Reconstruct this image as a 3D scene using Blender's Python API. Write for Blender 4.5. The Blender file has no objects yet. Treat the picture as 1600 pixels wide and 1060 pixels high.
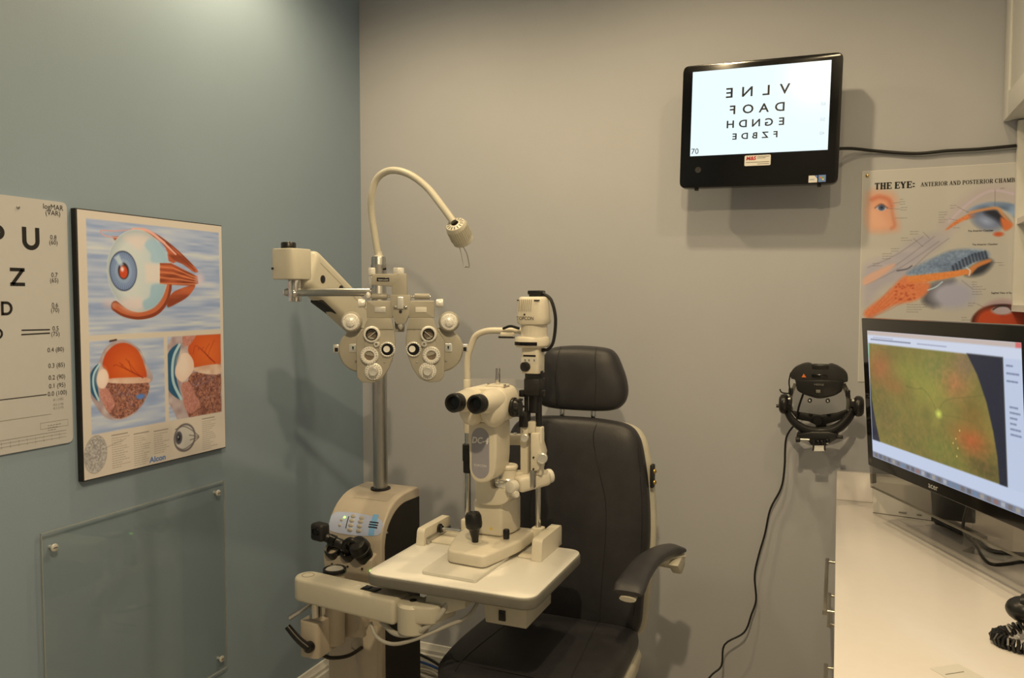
import bpy, bmesh, math, random
import numpy as np
from mathutils import Vector, Matrix, Quaternion

# ------------------------------------------------------------------ camera, world, lights, exposure
scene = bpy.context.scene
COL = scene.collection
rad = math.radians
cam_data = bpy.data.cameras.new('camera')
cam_data.sensor_width = 36.0
cam_data.lens = 1220.0 / 1600.0 * 36.0
cam_data.clip_start = 0.05
cam = bpy.data.objects.new('camera', cam_data)
cam.location = (0.0, 0.0, 1.55)
cam.rotation_euler = (rad(90 - 2.85), 0.0, rad(22.7))
COL.objects.link(cam)
scene.camera = cam

world = bpy.data.worlds.new('world')
scene.world = world
world.use_nodes = True
world.node_tree.nodes['Background'].inputs[0].default_value = (1.0, 0.86, 0.66, 1)
world.node_tree.nodes['Background'].inputs[1].default_value = 0.02

CEIL = 2.96
WARM = (1.0, 0.765, 0.435)
DOWNLIGHTS = [(-1.52, 1.98, 41, 'd'), (-0.50, 1.95, 38, 'd'), (0.22, 1.70, 16, 'd'), (-0.15, 0.30, 128, 'd')]     # x, y, watts, kind
vs = scene.view_settings
vs.view_transform = 'Standard'
vs.look = 'None'
vs.gamma = 1.0
vs.use_curve_mapping = False
vs.exposure = 0.0

# ------------------------------------------------------------------ colour helpers and materials
def lin(c):
    c = c / 255.0
    return c / 12.92 if c <= 0.04045 else ((c + 0.055) / 1.055) ** 2.4

def S(r, g, b):
    return (lin(r), lin(g), lin(b), 1.0)

MATS = {}

def mat(name, col, rough=0.5, metal=0.0, noise=0.0, nscale=40.0, bump=0.0, bscale=200.0, spec=0.5,
        emit=None, estr=0.0, trans=0.0, ior=1.45, alpha=1.0, coat=0.0, stretch=None):
    if name in MATS:
        return MATS[name]
    m = bpy.data.materials.new(name)
    m.use_nodes = True
    nt = m.node_tree
    b = nt.nodes['Principled BSDF']
    b.inputs['Base Color'].default_value = col
    b.inputs['Roughness'].default_value = rough
    b.inputs['Metallic'].default_value = metal
    b.inputs['Specular IOR Level'].default_value = spec
    b.inputs['IOR'].default_value = ior
    b.inputs['Transmission Weight'].default_value = trans
    b.inputs['Alpha'].default_value = alpha
    b.inputs['Coat Weight'].default_value = coat
    if emit:
        b.inputs['Emission Color'].default_value = emit
        b.inputs['Emission Strength'].default_value = estr
    if noise > 0 or bump > 0:
        tc = nt.nodes.new('ShaderNodeTexCoord')
        src = tc.outputs['Object']
        if stretch:
            mp = nt.nodes.new('ShaderNodeMapping')
            mp.inputs['Scale'].default_value = stretch
            nt.links.new(src, mp.inputs['Vector'])
            src = mp.outputs['Vector']
        if noise > 0:
            n = nt.nodes.new('ShaderNodeTexNoise')
            n.inputs['Scale'].default_value = nscale
            n.inputs['Detail'].default_value = 4
            r = nt.nodes.new('ShaderNodeValToRGB')
            lo = tuple(max(0, c * (1 - noise)) for c in col[:3]) + (1,)
            hi = tuple(min(1, c * (1 + noise)) for c in col[:3]) + (1,)
            r.color_ramp.elements[0].position = 0.3
            r.color_ramp.elements[1].position = 0.7
            r.color_ramp.elements[0].color = lo
            r.color_ramp.elements[1].color = hi
            nt.links.new(src, n.inputs['Vector'])
            nt.links.new(n.outputs['Fac'], r.inputs['Fac'])
            nt.links.new(r.outputs['Color'], b.inputs['Base Color'])
        if bump > 0:
            n2 = nt.nodes.new('ShaderNodeTexNoise')
            n2.inputs['Scale'].default_value = bscale
            n2.inputs['Detail'].default_value = 3
            bp = nt.nodes.new('ShaderNodeBump')
            bp.inputs['Strength'].default_value = bump
            bp.inputs['Distance'].default_value = 0.002
            nt.links.new(src, n2.inputs['Vector'])
            nt.links.new(n2.outputs['Fac'], bp.inputs['Height'])
            nt.links.new(bp.outputs['Normal'], b.inputs['Normal'])
    MATS[name] = m
    return m

mat('wall_blue', (0.245, 0.325, 0.425, 1), 0.42, noise=0.02, nscale=3, bump=0.12, bscale=260)
mat('wall_grey', (0.44, 0.455, 0.505, 1), 0.6, noise=0.02, nscale=3, bump=0.12, bscale=260)
mat('ceiling_white', (0.78, 0.78, 0.76, 1), 0.8, noise=0.01, bump=0.1)
mat('floor_vinyl', (0.40, 0.365, 0.32, 1), 0.45, noise=0.25, nscale=30)
mat('trim_white', (0.74, 0.74, 0.73, 1), 0.35, noise=0.01)
mat('cabinet_white', (0.74, 0.74, 0.73, 1), 0.38, noise=0.01)
mat('counter_white', (0.80, 0.77, 0.77, 1), 0.20, noise=0.01)
mat('cream', (0.58, 0.555, 0.475, 1), 0.38, noise=0.015, nscale=60, bump=0.03, bscale=600)
mat('cream_dark', (0.40, 0.38, 0.325, 1), 0.42, noise=0.015, nscale=60, bump=0.03, bscale=600)
mat('cream_light', (0.72, 0.70, 0.64, 1), 0.32, noise=0.01, nscale=60)
mat('console_dark', (0.45, 0.40, 0.335, 1), 0.4, noise=0.02, nscale=50)
mat('slit_cream', (0.72, 0.675, 0.575, 1), 0.36, noise=0.015, nscale=60, bump=0.03, bscale=600)
mat('console_cream', (0.50, 0.445, 0.375, 1), 0.36, noise=0.02, nscale=50, bump=0.04, bscale=500)
mat('phoropter_cream', (0.375, 0.355, 0.305, 1), 0.36, noise=0.015, nscale=80, bump=0.03, bscale=600)
mat('table_white', (0.88, 0.865, 0.82, 1), 0.28, noise=0.01)
mat('edge_grey', (0.17, 0.165, 0.15, 1), 0.5, noise=0.05)
mat('chrome', (0.66, 0.65, 0.63, 1), 0.16, metal=1.0, noise=0.03, nscale=20, stretch=(1, 1, 12))
mat('steel', (0.48, 0.475, 0.46, 1), 0.34, metal=1.0, noise=0.12, nscale=60, stretch=(30, 30, 1), bump=0.05)
mat('silver_paint', (0.76, 0.76, 0.74, 1), 0.26, metal=0.55, noise=0.04)
mat('knurl', (0.80, 0.79, 0.76, 1), 0.3, metal=0.15, noise=0.25, nscale=350)
mat('black_plastic', (0.012, 0.012, 0.013, 1), 0.34, noise=0.1, nscale=80)
mat('black_matte', (0.016, 0.016, 0.018, 1), 0.55, noise=0.1, nscale=80, bump=0.1)
mat('black_gloss', (0.004, 0.004, 0.005, 1), 0.16, noise=0.05)
mat('bezel_brown', (0.010, 0.009, 0.008, 1), 0.10, noise=0.05)
mat('console_side', (0.022, 0.020, 0.019, 1), 0.6, noise=0.1, bump=0.1)
mat('leather', (0.030, 0.030, 0.036, 1), 0.42, noise=0.12, nscale=25, bump=0.25, bscale=420)
mat('leather_seam', (0.016, 0.016, 0.018, 1), 0.6, noise=0.1)
mat('leather_light', (0.045, 0.045, 0.053, 1), 0.36, noise=0.12, nscale=25, bump=0.15, bscale=420)
mat('panel_lilac', (0.34, 0.335, 0.40, 1), 0.35, noise=0.02)
mat('white_print', (0.80, 0.80, 0.78, 1), 0.5, noise=0.01)
mat('paper_white', (0.70, 0.69, 0.67, 1), 0.55, noise=0.01)
mat('chart_white', (0.50, 0.51, 0.55, 1), 0.35, noise=0.01)
mat('ink_black', (0.010, 0.010, 0.011, 1), 0.5, noise=0.05)
mat('ink_grey', (0.20, 0.195, 0.19, 1), 0.5, noise=0.05)
mat('ink_blue', (0.13, 0.24, 0.60, 1), 0.5, noise=0.05)
mat('ink_red', (0.45, 0.03, 0.05, 1), 0.5, noise=0.05)
mat('ink_yellow', (0.75, 0.60, 0.12, 1), 0.5, noise=0.05)
mat('ink_orange', (0.75, 0.19, 0.04, 1), 0.5, noise=0.05)
mat('label_blue', (0.46, 0.54, 0.80, 1), 0.35, noise=0.04)
mat('label_cyan', (0.20, 0.46, 0.85, 1), 0.35, noise=0.04)
mat('button_tan', (0.42, 0.40, 0.36, 1), 0.4, noise=0.05)
mat('led_green', (0.2, 0.8, 0.1, 1), 0.3, emit=(0.25, 1.0, 0.08, 1), estr=4.0, noise=0.01)
mat('cable_grey', (0.44, 0.43, 0.40, 1), 0.45, noise=0.03)
mat('cable_black', (0.010, 0.010, 0.011, 1), 0.42, noise=0.1)
mat('cable_blue', (0.02, 0.06, 0.22, 1), 0.4, noise=0.1)
mat('nickel', (0.52, 0.49, 0.43, 1), 0.30, metal=1.0, noise=0.08, nscale=80, stretch=(1, 20, 1))
mat('brass', (0.60, 0.42, 0.14, 1), 0.3, metal=1.0, noise=0.05)
mat('window_grey', (0.42, 0.47, 0.50, 1), 0.15, noise=0.05)
mat('lens_brown', (0.20, 0.16, 0.125, 1), 0.12, noise=0.05)
mat('acrylic_edge', (0.42, 0.45, 0.46, 1), 0.25, alpha=0.55, noise=0.02)
mat('strap_clear', (0.80, 0.80, 0.78, 1), 0.25, alpha=0.32, noise=0.02)
mat('screen_white', (0.02, 0.02, 0.02, 1), 0.15, emit=(0.82, 0.96, 1.0, 1), estr=1.02, noise=0.01)
mat('screen_frost', (0.02, 0.02, 0.02, 1), 0.15, emit=(0.50, 0.60, 0.80, 1), estr=0.85, noise=0.01)
mat('screen_ink', (0.006, 0.006, 0.006, 1), 0.3, noise=0.02)
mat('screen_faint', (0.02, 0.02, 0.02, 1), 0.3, emit=(0.55, 0.66, 0.72, 1), estr=0.95, noise=0.01)
mat('lamp_glow', (1, 1, 1, 1), 0.3, emit=(1.0, 0.84, 0.55, 1), estr=4.0, noise=0.01)

def clear_mat(name, tint, rough=0.03, ior=1.45):
    # thin clear plastic: lets light straight through, mirrors a little by its angle
    m = bpy.data.materials.new(name)
    m.use_nodes = True
    nt = m.node_tree
    nt.nodes.remove(nt.nodes['Principled BSDF'])
    tr = nt.nodes.new('ShaderNodeBsdfTransparent'); tr.inputs['Color'].default_value = tint
    gl = nt.nodes.new('ShaderNodeBsdfGlossy'); gl.inputs['Roughness'].default_value = rough
    fr = nt.nodes.new('ShaderNodeLayerWeight'); fr.inputs['Blend'].default_value = 0.5
    pw = nt.nodes.new('ShaderNodeMath'); pw.operation = 'POWER'; pw.inputs[1].default_value = 5.0
    ma = nt.nodes.new('ShaderNodeMath'); ma.operation = 'MULTIPLY_ADD'; ma.inputs[1].default_value = 0.9
    ma.inputs[2].default_value = ((ior - 1) / (ior + 1)) ** 2
    nt.links.new(fr.outputs['Facing'], pw.inputs[0])
    nt.links.new(pw.outputs[0], ma.inputs[0])
    mx = nt.nodes.new('ShaderNodeMixShader')
    nt.links.new(ma.outputs[0], mx.inputs['Fac'])
    nt.links.new(tr.outputs['BSDF'], mx.inputs[1])
    nt.links.new(gl.outputs['BSDF'], mx.inputs[2])
    nt.links.new(mx.outputs['Shader'], nt.nodes['Material Output'].inputs['Surface'])
    MATS[name] = m
clear_mat('acrylic', (0.975, 0.98, 0.975, 1))
clear_mat('acrylic_clear', (0.96, 0.96, 0.955, 1))
clear_mat('acrylic_smoke', (0.80, 0.79, 0.77, 1))
clear_mat('lens_glass', (0.90, 0.91, 0.89, 1), 0.02, 1.5)

# ------------------------------------------------------------------ mesh helpers
WM = {}     # world matrix of each thing's root, by object

def _tmp_into(bm, tmp):
    me = bpy.data.meshes.new('tmp')
    tmp.to_mesh(me)
    tmp.free()
    bm.from_mesh(me)
    bpy.data.meshes.remove(me)

def catmull(pts, sub, closed=False):
    P = [Vector(p) for p in pts]
    n = len(P)
    if n < 3 or sub <= 1:
        return P
    out = []
    rng = n if closed else n - 1
    for i in range(rng):
        if closed:
            p0, p1, p2, p3 = P[(i - 1) % n], P[i], P[(i + 1) % n], P[(i + 2) % n]
        else:
            p1, p2 = P[i], P[i + 1]
            p0 = P[i - 1] if i > 0 else p1 * 2 - p2
            p3 = P[i + 2] if i + 2 < n else p2 * 2 - p1
        for k in range(sub):
            t = k / sub
            out.append(0.5 * ((2 * p1) + (p2 - p0) * t + (2 * p0 - 5 * p1 + 4 * p2 - p3) * t * t
                              + (3 * p1 - p0 - 3 * p2 + p3) * t ** 3))
    if not closed:
        out.append(P[-1])
    return out

def rounded(pts, r, seg=5):
    """2-D polygon with its corners rounded (r may be a list)"""
    out = []
    n = len(pts)
    for i in range(n):
        p = Vector(pts[i]); a = Vector(pts[i - 1]); b = Vector(pts[(i + 1) % n])
        ri = r[i] if isinstance(r, (list, tuple)) else r
        if ri <= 0:
            out.append(tuple(p)); continue
        da, db = (a - p), (b - p)
        d = min(ri, da.length * 0.49, db.length * 0.49)
        s, e = p + da.normalized() * d, p + db.normalized() * d
        for k in range(seg + 1):
            t = k / seg
            out.append(tuple((1 - t) ** 2 * s + 2 * t * (1 - t) * p + t * t * e))
    return out

class MB:
    def __init__(self, M=None):
        self.bm = bmesh.new()
        self.M = M or Matrix.Identity(4)

    def _add(self, tmp):
        tmp.transform(self.M)
        _tmp_into(self.bm, tmp)
        return self

    def box(self, c, s, rz=0.0, bev=0.0, seg=2, R=None):
        t = bmesh.new()
        bmesh.ops.create_cube(t, size=1.0)
        t.transform(Matrix.Diagonal((s[0], s[1], s[2], 1)))
        if bev > 0:
            bmesh.ops.bevel(t, geom=list(t.edges), offset=min(bev, min(s) * 0.49), segments=seg, profile=0.5, affect='EDGES')
        t.transform(Matrix.Translation(c) @ (R.to_4x4() if R else Matrix.Rotation(rad(rz), 4, 'Z')))
        return self._add(t)

    def span(self, a, b, bev=0.0, seg=2):
        """axis-aligned box between two corners"""
        c = [(a[i] + b[i]) / 2 for i in range(3)]
        s = [abs(b[i] - a[i]) for i in range(3)]
        return self.box(c, s, bev=bev, seg=seg)

    def bar(self, p, q, w, h, bev=0.0, up=(0, 0, 1), seg=2):
        """box running from p to q, w wide, h high"""
        p, q = Vector(p), Vector(q)
        d = (q - p)
        x = d.normalized()
        y = Vector(up).cross(x).normalized()
        z = x.cross(y)
        R = Matrix((x, y, z)).transposed()
        return self.box(tuple((p + q) / 2), (d.length, w, h), bev=bev, R=R, seg=seg)

    def cyl(self, p, q, r, r2=None, n=20, bev=0.0):
        p, q = Vector(p), Vector(q)
        r2 = r if r2 is None else r2
        L = (q - p).length
        if bev > 0:
            b = min(bev, L * 0.45, r * 0.6, r2 * 0.6 if r2 > 0 else bev)
            prof = [(0, 0), (r - b, 0), (r - b * 0.3, b * 0.3), (r, b), (r2, L - b), (r2 - b * 0.3, L - b * 0.3), (r2 - b, L), (0, L)]
        else:
            prof = [(0, 0), (r, 0), (r2, L), (0, L)]
        return self.lathe(p, q - p, prof, n)

    def lathe(self, o, axis, prof, n=24):
        t = bmesh.new()
        rings = []
        for (r, h) in prof:
            if r <= 1e-7:
                rings.append([t.verts.new((0, 0, h))])
            else:
                rings.append([t.verts.new((r * math.cos(2 * math.pi * i / n), r * math.sin(2 * math.pi * i / n), h)) for i in range(n)])
        for a, b in zip(rings, rings[1:]):
            if len(a) == 1 and len(b) == 1:
                continue
            for i in range(n):
                j = (i + 1) % n
                if len(a) == 1:
                    t.faces.new((a[0], b[j], b[i]))
                elif len(b) == 1:
                    t.faces.new((a[i], a[j], b[0]))
                else:
                    t.faces.new((a[i], a[j], b[j], b[i]))
        bmesh.ops.recalc_face_normals(t, faces=t.faces)
        q = Vector(axis).to_track_quat('Z', 'Y')
        t.transform(Matrix.Translation(Vector(o)) @ q.to_matrix().to_4x4())
        return self._add(t)

    def tube(self, pts, r, n=8, sub=6, closed=False, cap=True, flat=1.0):
        P = catmull(pts, sub, closed)
        m = len(P)
        t = bmesh.new()
        rings = []
        prev = None
        for i, p in enumerate(P):
            if closed:
                d = P[(i + 1) % m] - P[i - 1]
            else:
                d = P[min(i + 1, m - 1)] - P[max(i - 1, 0)]
            d.normalize()
            if prev is None:
                u = d.orthogonal().normalized()
                if abs(d.z) < 0.9:
                    u = Vector((0, 0, 1)).cross(d).normalized()
            else:
                u = (prev - d * prev.dot(d)).normalized()
            prev = u
            v = d.cross(u)
            ri = r if not isinstance(r, (list, tuple)) else r[0] + (r[1] - r[0]) * i / (m - 1)
            rings.append([t.verts.new(p + u * (ri * math.cos(2 * math.pi * k / n)) + v * (ri * flat * math.sin(2 * math.pi * k / n))) for k in range(n)])
        R = range(m) if closed else range(m - 1)
        for i in R:
            a, b = rings[i], rings[(i + 1) % m]
            for k in range(n):
                t.faces.new((a[k], a[(k + 1) % n], b[(k + 1) % n], b[k]))
        if cap and not closed:
            t.faces.new(rings[0][::-1])
            t.faces.new(rings[-1])
        bmesh.ops.recalc_face_normals(t, faces=t.faces)
        return self._add(t)

    def prism(self, pts, vec, bev=0.0, seg=2):
        t = bmesh.new()
        vec = Vector(vec)
        a = [t.verts.new(Vector(p)) for p in pts]
        b = [t.verts.new(Vector(p) + vec) for p in pts]
        n = len(a)
        t.faces.new(a)
        t.faces.new(b[::-1])
        for i in range(n):
            t.faces.new((a[i], b[i], b[(i + 1) % n], a[(i + 1) % n]))
        bmesh.ops.recalc_face_normals(t, faces=t.faces)
        if bev > 0:
            es = [e for e in t.edges if len(e.link_faces) == 2 and e.calc_face_angle(0) > rad(35)]
            bmesh.ops.bevel(t, geom=es, offset=bev, segments=seg, profile=0.5, affect='EDGES', clamp_overlap=True)
        return self._add(t)

    def sphere(self, c, r, sc=(1, 1, 1), n=20, R=None):
        t = bmesh.new()
        bmesh.ops.create_uvsphere(t, u_segments=n, v_segments=n // 2 + 2, radius=r)
        t.transform(Matrix.Translation(c) @ (R.to_4x4() if R else Matrix.Identity(4)) @ Matrix.Diagonal((sc[0], sc[1], sc[2], 1)))
        return self._add(t)

    def pillow(self, outline, f, front, back, n=3.0, rings=10):
        """outline: closed 2-D polygon (star shaped); f(a, b, c) -> point; cushions out by front/back (numbers)"""
        O = [Vector(p) for p in outline]
        cen = sum(O, Vector((0, 0))) / len(O)
        t = bmesh.new()
        def ring(side, th):
            res = []
            for k in range(rings):
                s = k / rings
                rr = 1 - (1 - s) ** 2.2 if False else math.sin(s * math.pi / 2)
                c = th * (1 - rr ** n) ** (1 / n)
                if k == 0:
                    res.append([t.verts.new(f(cen.x, cen.y, side * c))])
                else:
                    res.append([t.verts.new(f(*(cen + (p - cen) * rr), side * c)) for p in O])
            return res
        rim = [t.verts.new(f(p.x, p.y, 0)) for p in O]
        m = len(O)
        for side, th in ((1, front), (-1, back)):
            rg = ring(side, th) + [rim]
            for a, b in zip(rg, rg[1:]):
                for i in range(m):
                    j = (i + 1) % m
                    if len(a) == 1:
                        t.faces.new((a[0], b[i], b[j]) if side > 0 else (a[0], b[j], b[i]))
                    else:
                        t.faces.new((a[i], b[i], b[j], a[j]) if side > 0 else (a[j], b[j], b[i], a[i]))
        bmesh.ops.recalc_face_normals(t, faces=t.faces)
        return self._add(t)

    def flat(self, pts):
        t = bmesh.new()
        t.faces.new([t.verts.new(Vector(p)) for p in pts])
        return self._add(t)

    def mesh(self, name, inv=None, smooth=38):
        if inv is not None:
            self.bm.transform(inv)
        me = bpy.data.meshes.new(name)
        self.bm.to_mesh(me)
        self.bm.free()
        if smooth:
            for p in me.polygons:
                p.use_smooth = True
            me.set_sharp_from_angle(angle=rad(smooth))
        return me

    def build(self, name, m, parent, smooth=38, label=None):
        """one mesh object, a part of parent (a thing or a part of one); the points are world points"""
        W = WM[parent]
        me = self.mesh(name, W.inverted(), smooth)
        o = bpy.data.objects.new(name, me)
        me.materials.append(MATS[m] if isinstance(m, str) else m)
        COL.objects.link(o)
        o.parent = parent
        WM[o] = W
        if label:
            o['label'] = label
        return o

    def solo(self, name, m, label, cat, smooth=38, group=None, kind=None):
        """one mesh object that is a whole thing"""
        lo = [min(v.co[i] for v in self.bm.verts) for i in range(3)]
        hi = [max(v.co[i] for v in self.bm.verts) for i in range(3)]
        W = Matrix.Translation(((lo[0] + hi[0]) / 2, (lo[1] + hi[1]) / 2, lo[2]))
        me = self.mesh(name, W.inverted(), smooth)
        o = bpy.data.objects.new(name, me)
        me.materials.append(MATS[m])
        o.matrix_world = W
        COL.objects.link(o)
        WM[o] = W
        tag(o, label, cat, group, kind)
        return o

def tag(o, label=None, cat=None, group=None, kind=None):
    if label: o['label'] = label
    if cat: o['category'] = cat
    if group: o['group'] = group
    if kind: o['kind'] = kind
    return o

def thing(name, label, cat, loc, rz=0.0, group=None, kind=None):
    o = bpy.data.objects.new(name, None)
    o.empty_display_size = 0.05
    W = Matrix.Translation(loc) @ Matrix.Rotation(rad(rz), 4, 'Z')
    o.location = loc
    o.rotation_euler = (0, 0, rad(rz))
    COL.objects.link(o)
    WM[o] = W
    return tag(o, label, cat, group, kind)

def struct(name, mb, m, label=None, smooth=38):
    o = mb.solo(name, m, label, None, smooth, kind='structure')
    return o

_dg = None
def text(body, size, m, origin, right, up, parent, name='lettering', bold=0.0, xs=1.0, align='CENTER', shear=0.0, space=1.0):
    """flat lettering as a mesh part; origin is the baseline middle (or left end)"""
    cu = bpy.data.curves.new('txt', 'FONT')
    cu.body = body
    cu.size = size
    cu.align_x = align
    cu.offset = bold
    cu.shear = shear
    cu.space_character = space
    cu.resolution_u = 3
    ob = bpy.data.objects.new('txt', cu)
    COL.objects.link(ob)
    dg = bpy.context.evaluated_depsgraph_get()
    me = bpy.data.meshes.new_from_object(ob.evaluated_get(dg))
    bpy.data.objects.remove(ob)
    bpy.data.curves.remove(cu)
    r, u = Vector(right).normalized() * xs, Vector(up).normalized()
    nrm = Vector(right).cross(u).normalized()
    W = Matrix((r, u, nrm)).transposed().to_4x4()
    W.translation = Vector(origin)
    me.transform(WM[parent].inverted() @ W)
    me.name = name
    me.materials.append(MATS[m])
    o = bpy.data.objects.new(name, me)
    COL.objects.link(o)
    o.parent = parent
    WM[o] = WM[parent]
    return o

def text_width(body, size):
    return 0.6 * size * len(body)

# ------------------------------------------------------------------ the room
LX, BY, RX, FY = -1.885, 2.84, 0.815, -1.35
T = 0.12
struct('floor', MB().span((LX - T, FY - T, -0.1), (RX + T, BY + T, 0)), 'floor_vinyl', 'dark vinyl floor of the exam room')
struct('ceiling', MB().span((LX - T, FY - T, CEIL), (RX + T, BY + T, CEIL + 0.1)), 'ceiling_white', 'white ceiling of the exam room')
struct('wall_left', MB().span((LX - T, FY - T, 0), (LX, BY + T, CEIL)), 'wall_blue', 'blue-green painted wall with the eye charts')
struct('wall_back', MB().span((LX, BY, 0), (RX + T, BY + T, CEIL)), 'wall_grey', 'grey painted wall behind the exam chair')
struct('wall_right', MB().span((RX, FY - T, 0), (RX + T, BY, CEIL)), 'wall_grey', 'grey painted wall behind the cabinets')
struct('wall_front', MB().span((LX, FY - T, 0), (RX, FY, CEIL)), 'wall_grey', 'grey painted wall opposite the exam chair')

def base_profile(d):
    return [(0, 0), (d, 0), (d, 0.060), (d * 0.72, 0.066), (d * 0.72, 0.080), (d * 0.5, 0.086), (d * 0.35, 0.104), (0, 0.106)]
b = MB(); b.prism([(LX + x, FY, z) for x, z in base_profile(0.018)], (0, BY - FY, 0))
struct('baseboard_left', b, 'trim_white', 'white moulded baseboard along the blue-green wall', 25)
b = MB(); b.prism([(LX + 0.018, BY - x, z) for x, z in base_profile(0.018)], (0.0 - LX, 0, 0))
struct('baseboard_back', b, 'trim_white', 'white moulded baseboard along the grey wall behind the chair', 25)

# recessed ceiling downlights: the room's lamps
DL_WHERE = ['close to the blue-green wall', 'above the exam chair', 'above the counter', 'just in front of the photographer']
for i, (x, y, w, kind) in enumerate(DOWNLIGHTS):
    if True:
        t = thing('recessed_downlight', 'round white recessed ceiling downlight ' + DL_WHERE[i], 'downlight', (x, y, CEIL - 0.012), group='ceiling downlights')
        MB().lathe((x, y, CEIL - 0.012), (0, 0, 1), [(0.052, 0.010), (0.052, 0.004), (0.056, 0), (0.082, 0.002), (0.085, 0.006), (0.085, 0.012)], 28).build('trim_ring', 'trim_white', t)
        MB().cyl((x, y, CEIL - 0.004), (x, y, CEIL), 0.050, n=24).build('lens', 'lamp_glow', t)
        ld = bpy.data.lights.new('downlight_lamp', 'SPOT')
        ld.spot_size = rad(165)
        ld.spot_blend = 0.7
        ld.shadow_soft_size = 0.035
        dz = -0.03
    ld.energy = w
    ld.color = WARM
    lo = bpy.data.objects.new('lamp', ld)
    lo.location = (0, 0, dz)
    lo.parent = t
    COL.objects.link(lo)

# ------------------------------------------------------------------ flat print: a fine grid of coloured points, painted here by code
ILL = np.array((1.0, 0.78, 0.47))

def srgb2lin(a):
    a = np.asarray(a, dtype=float) / 255.0
    return np.where(a <= 0.04045, a / 12.92, ((a + 0.055) / 1.055) ** 2.4)

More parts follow.
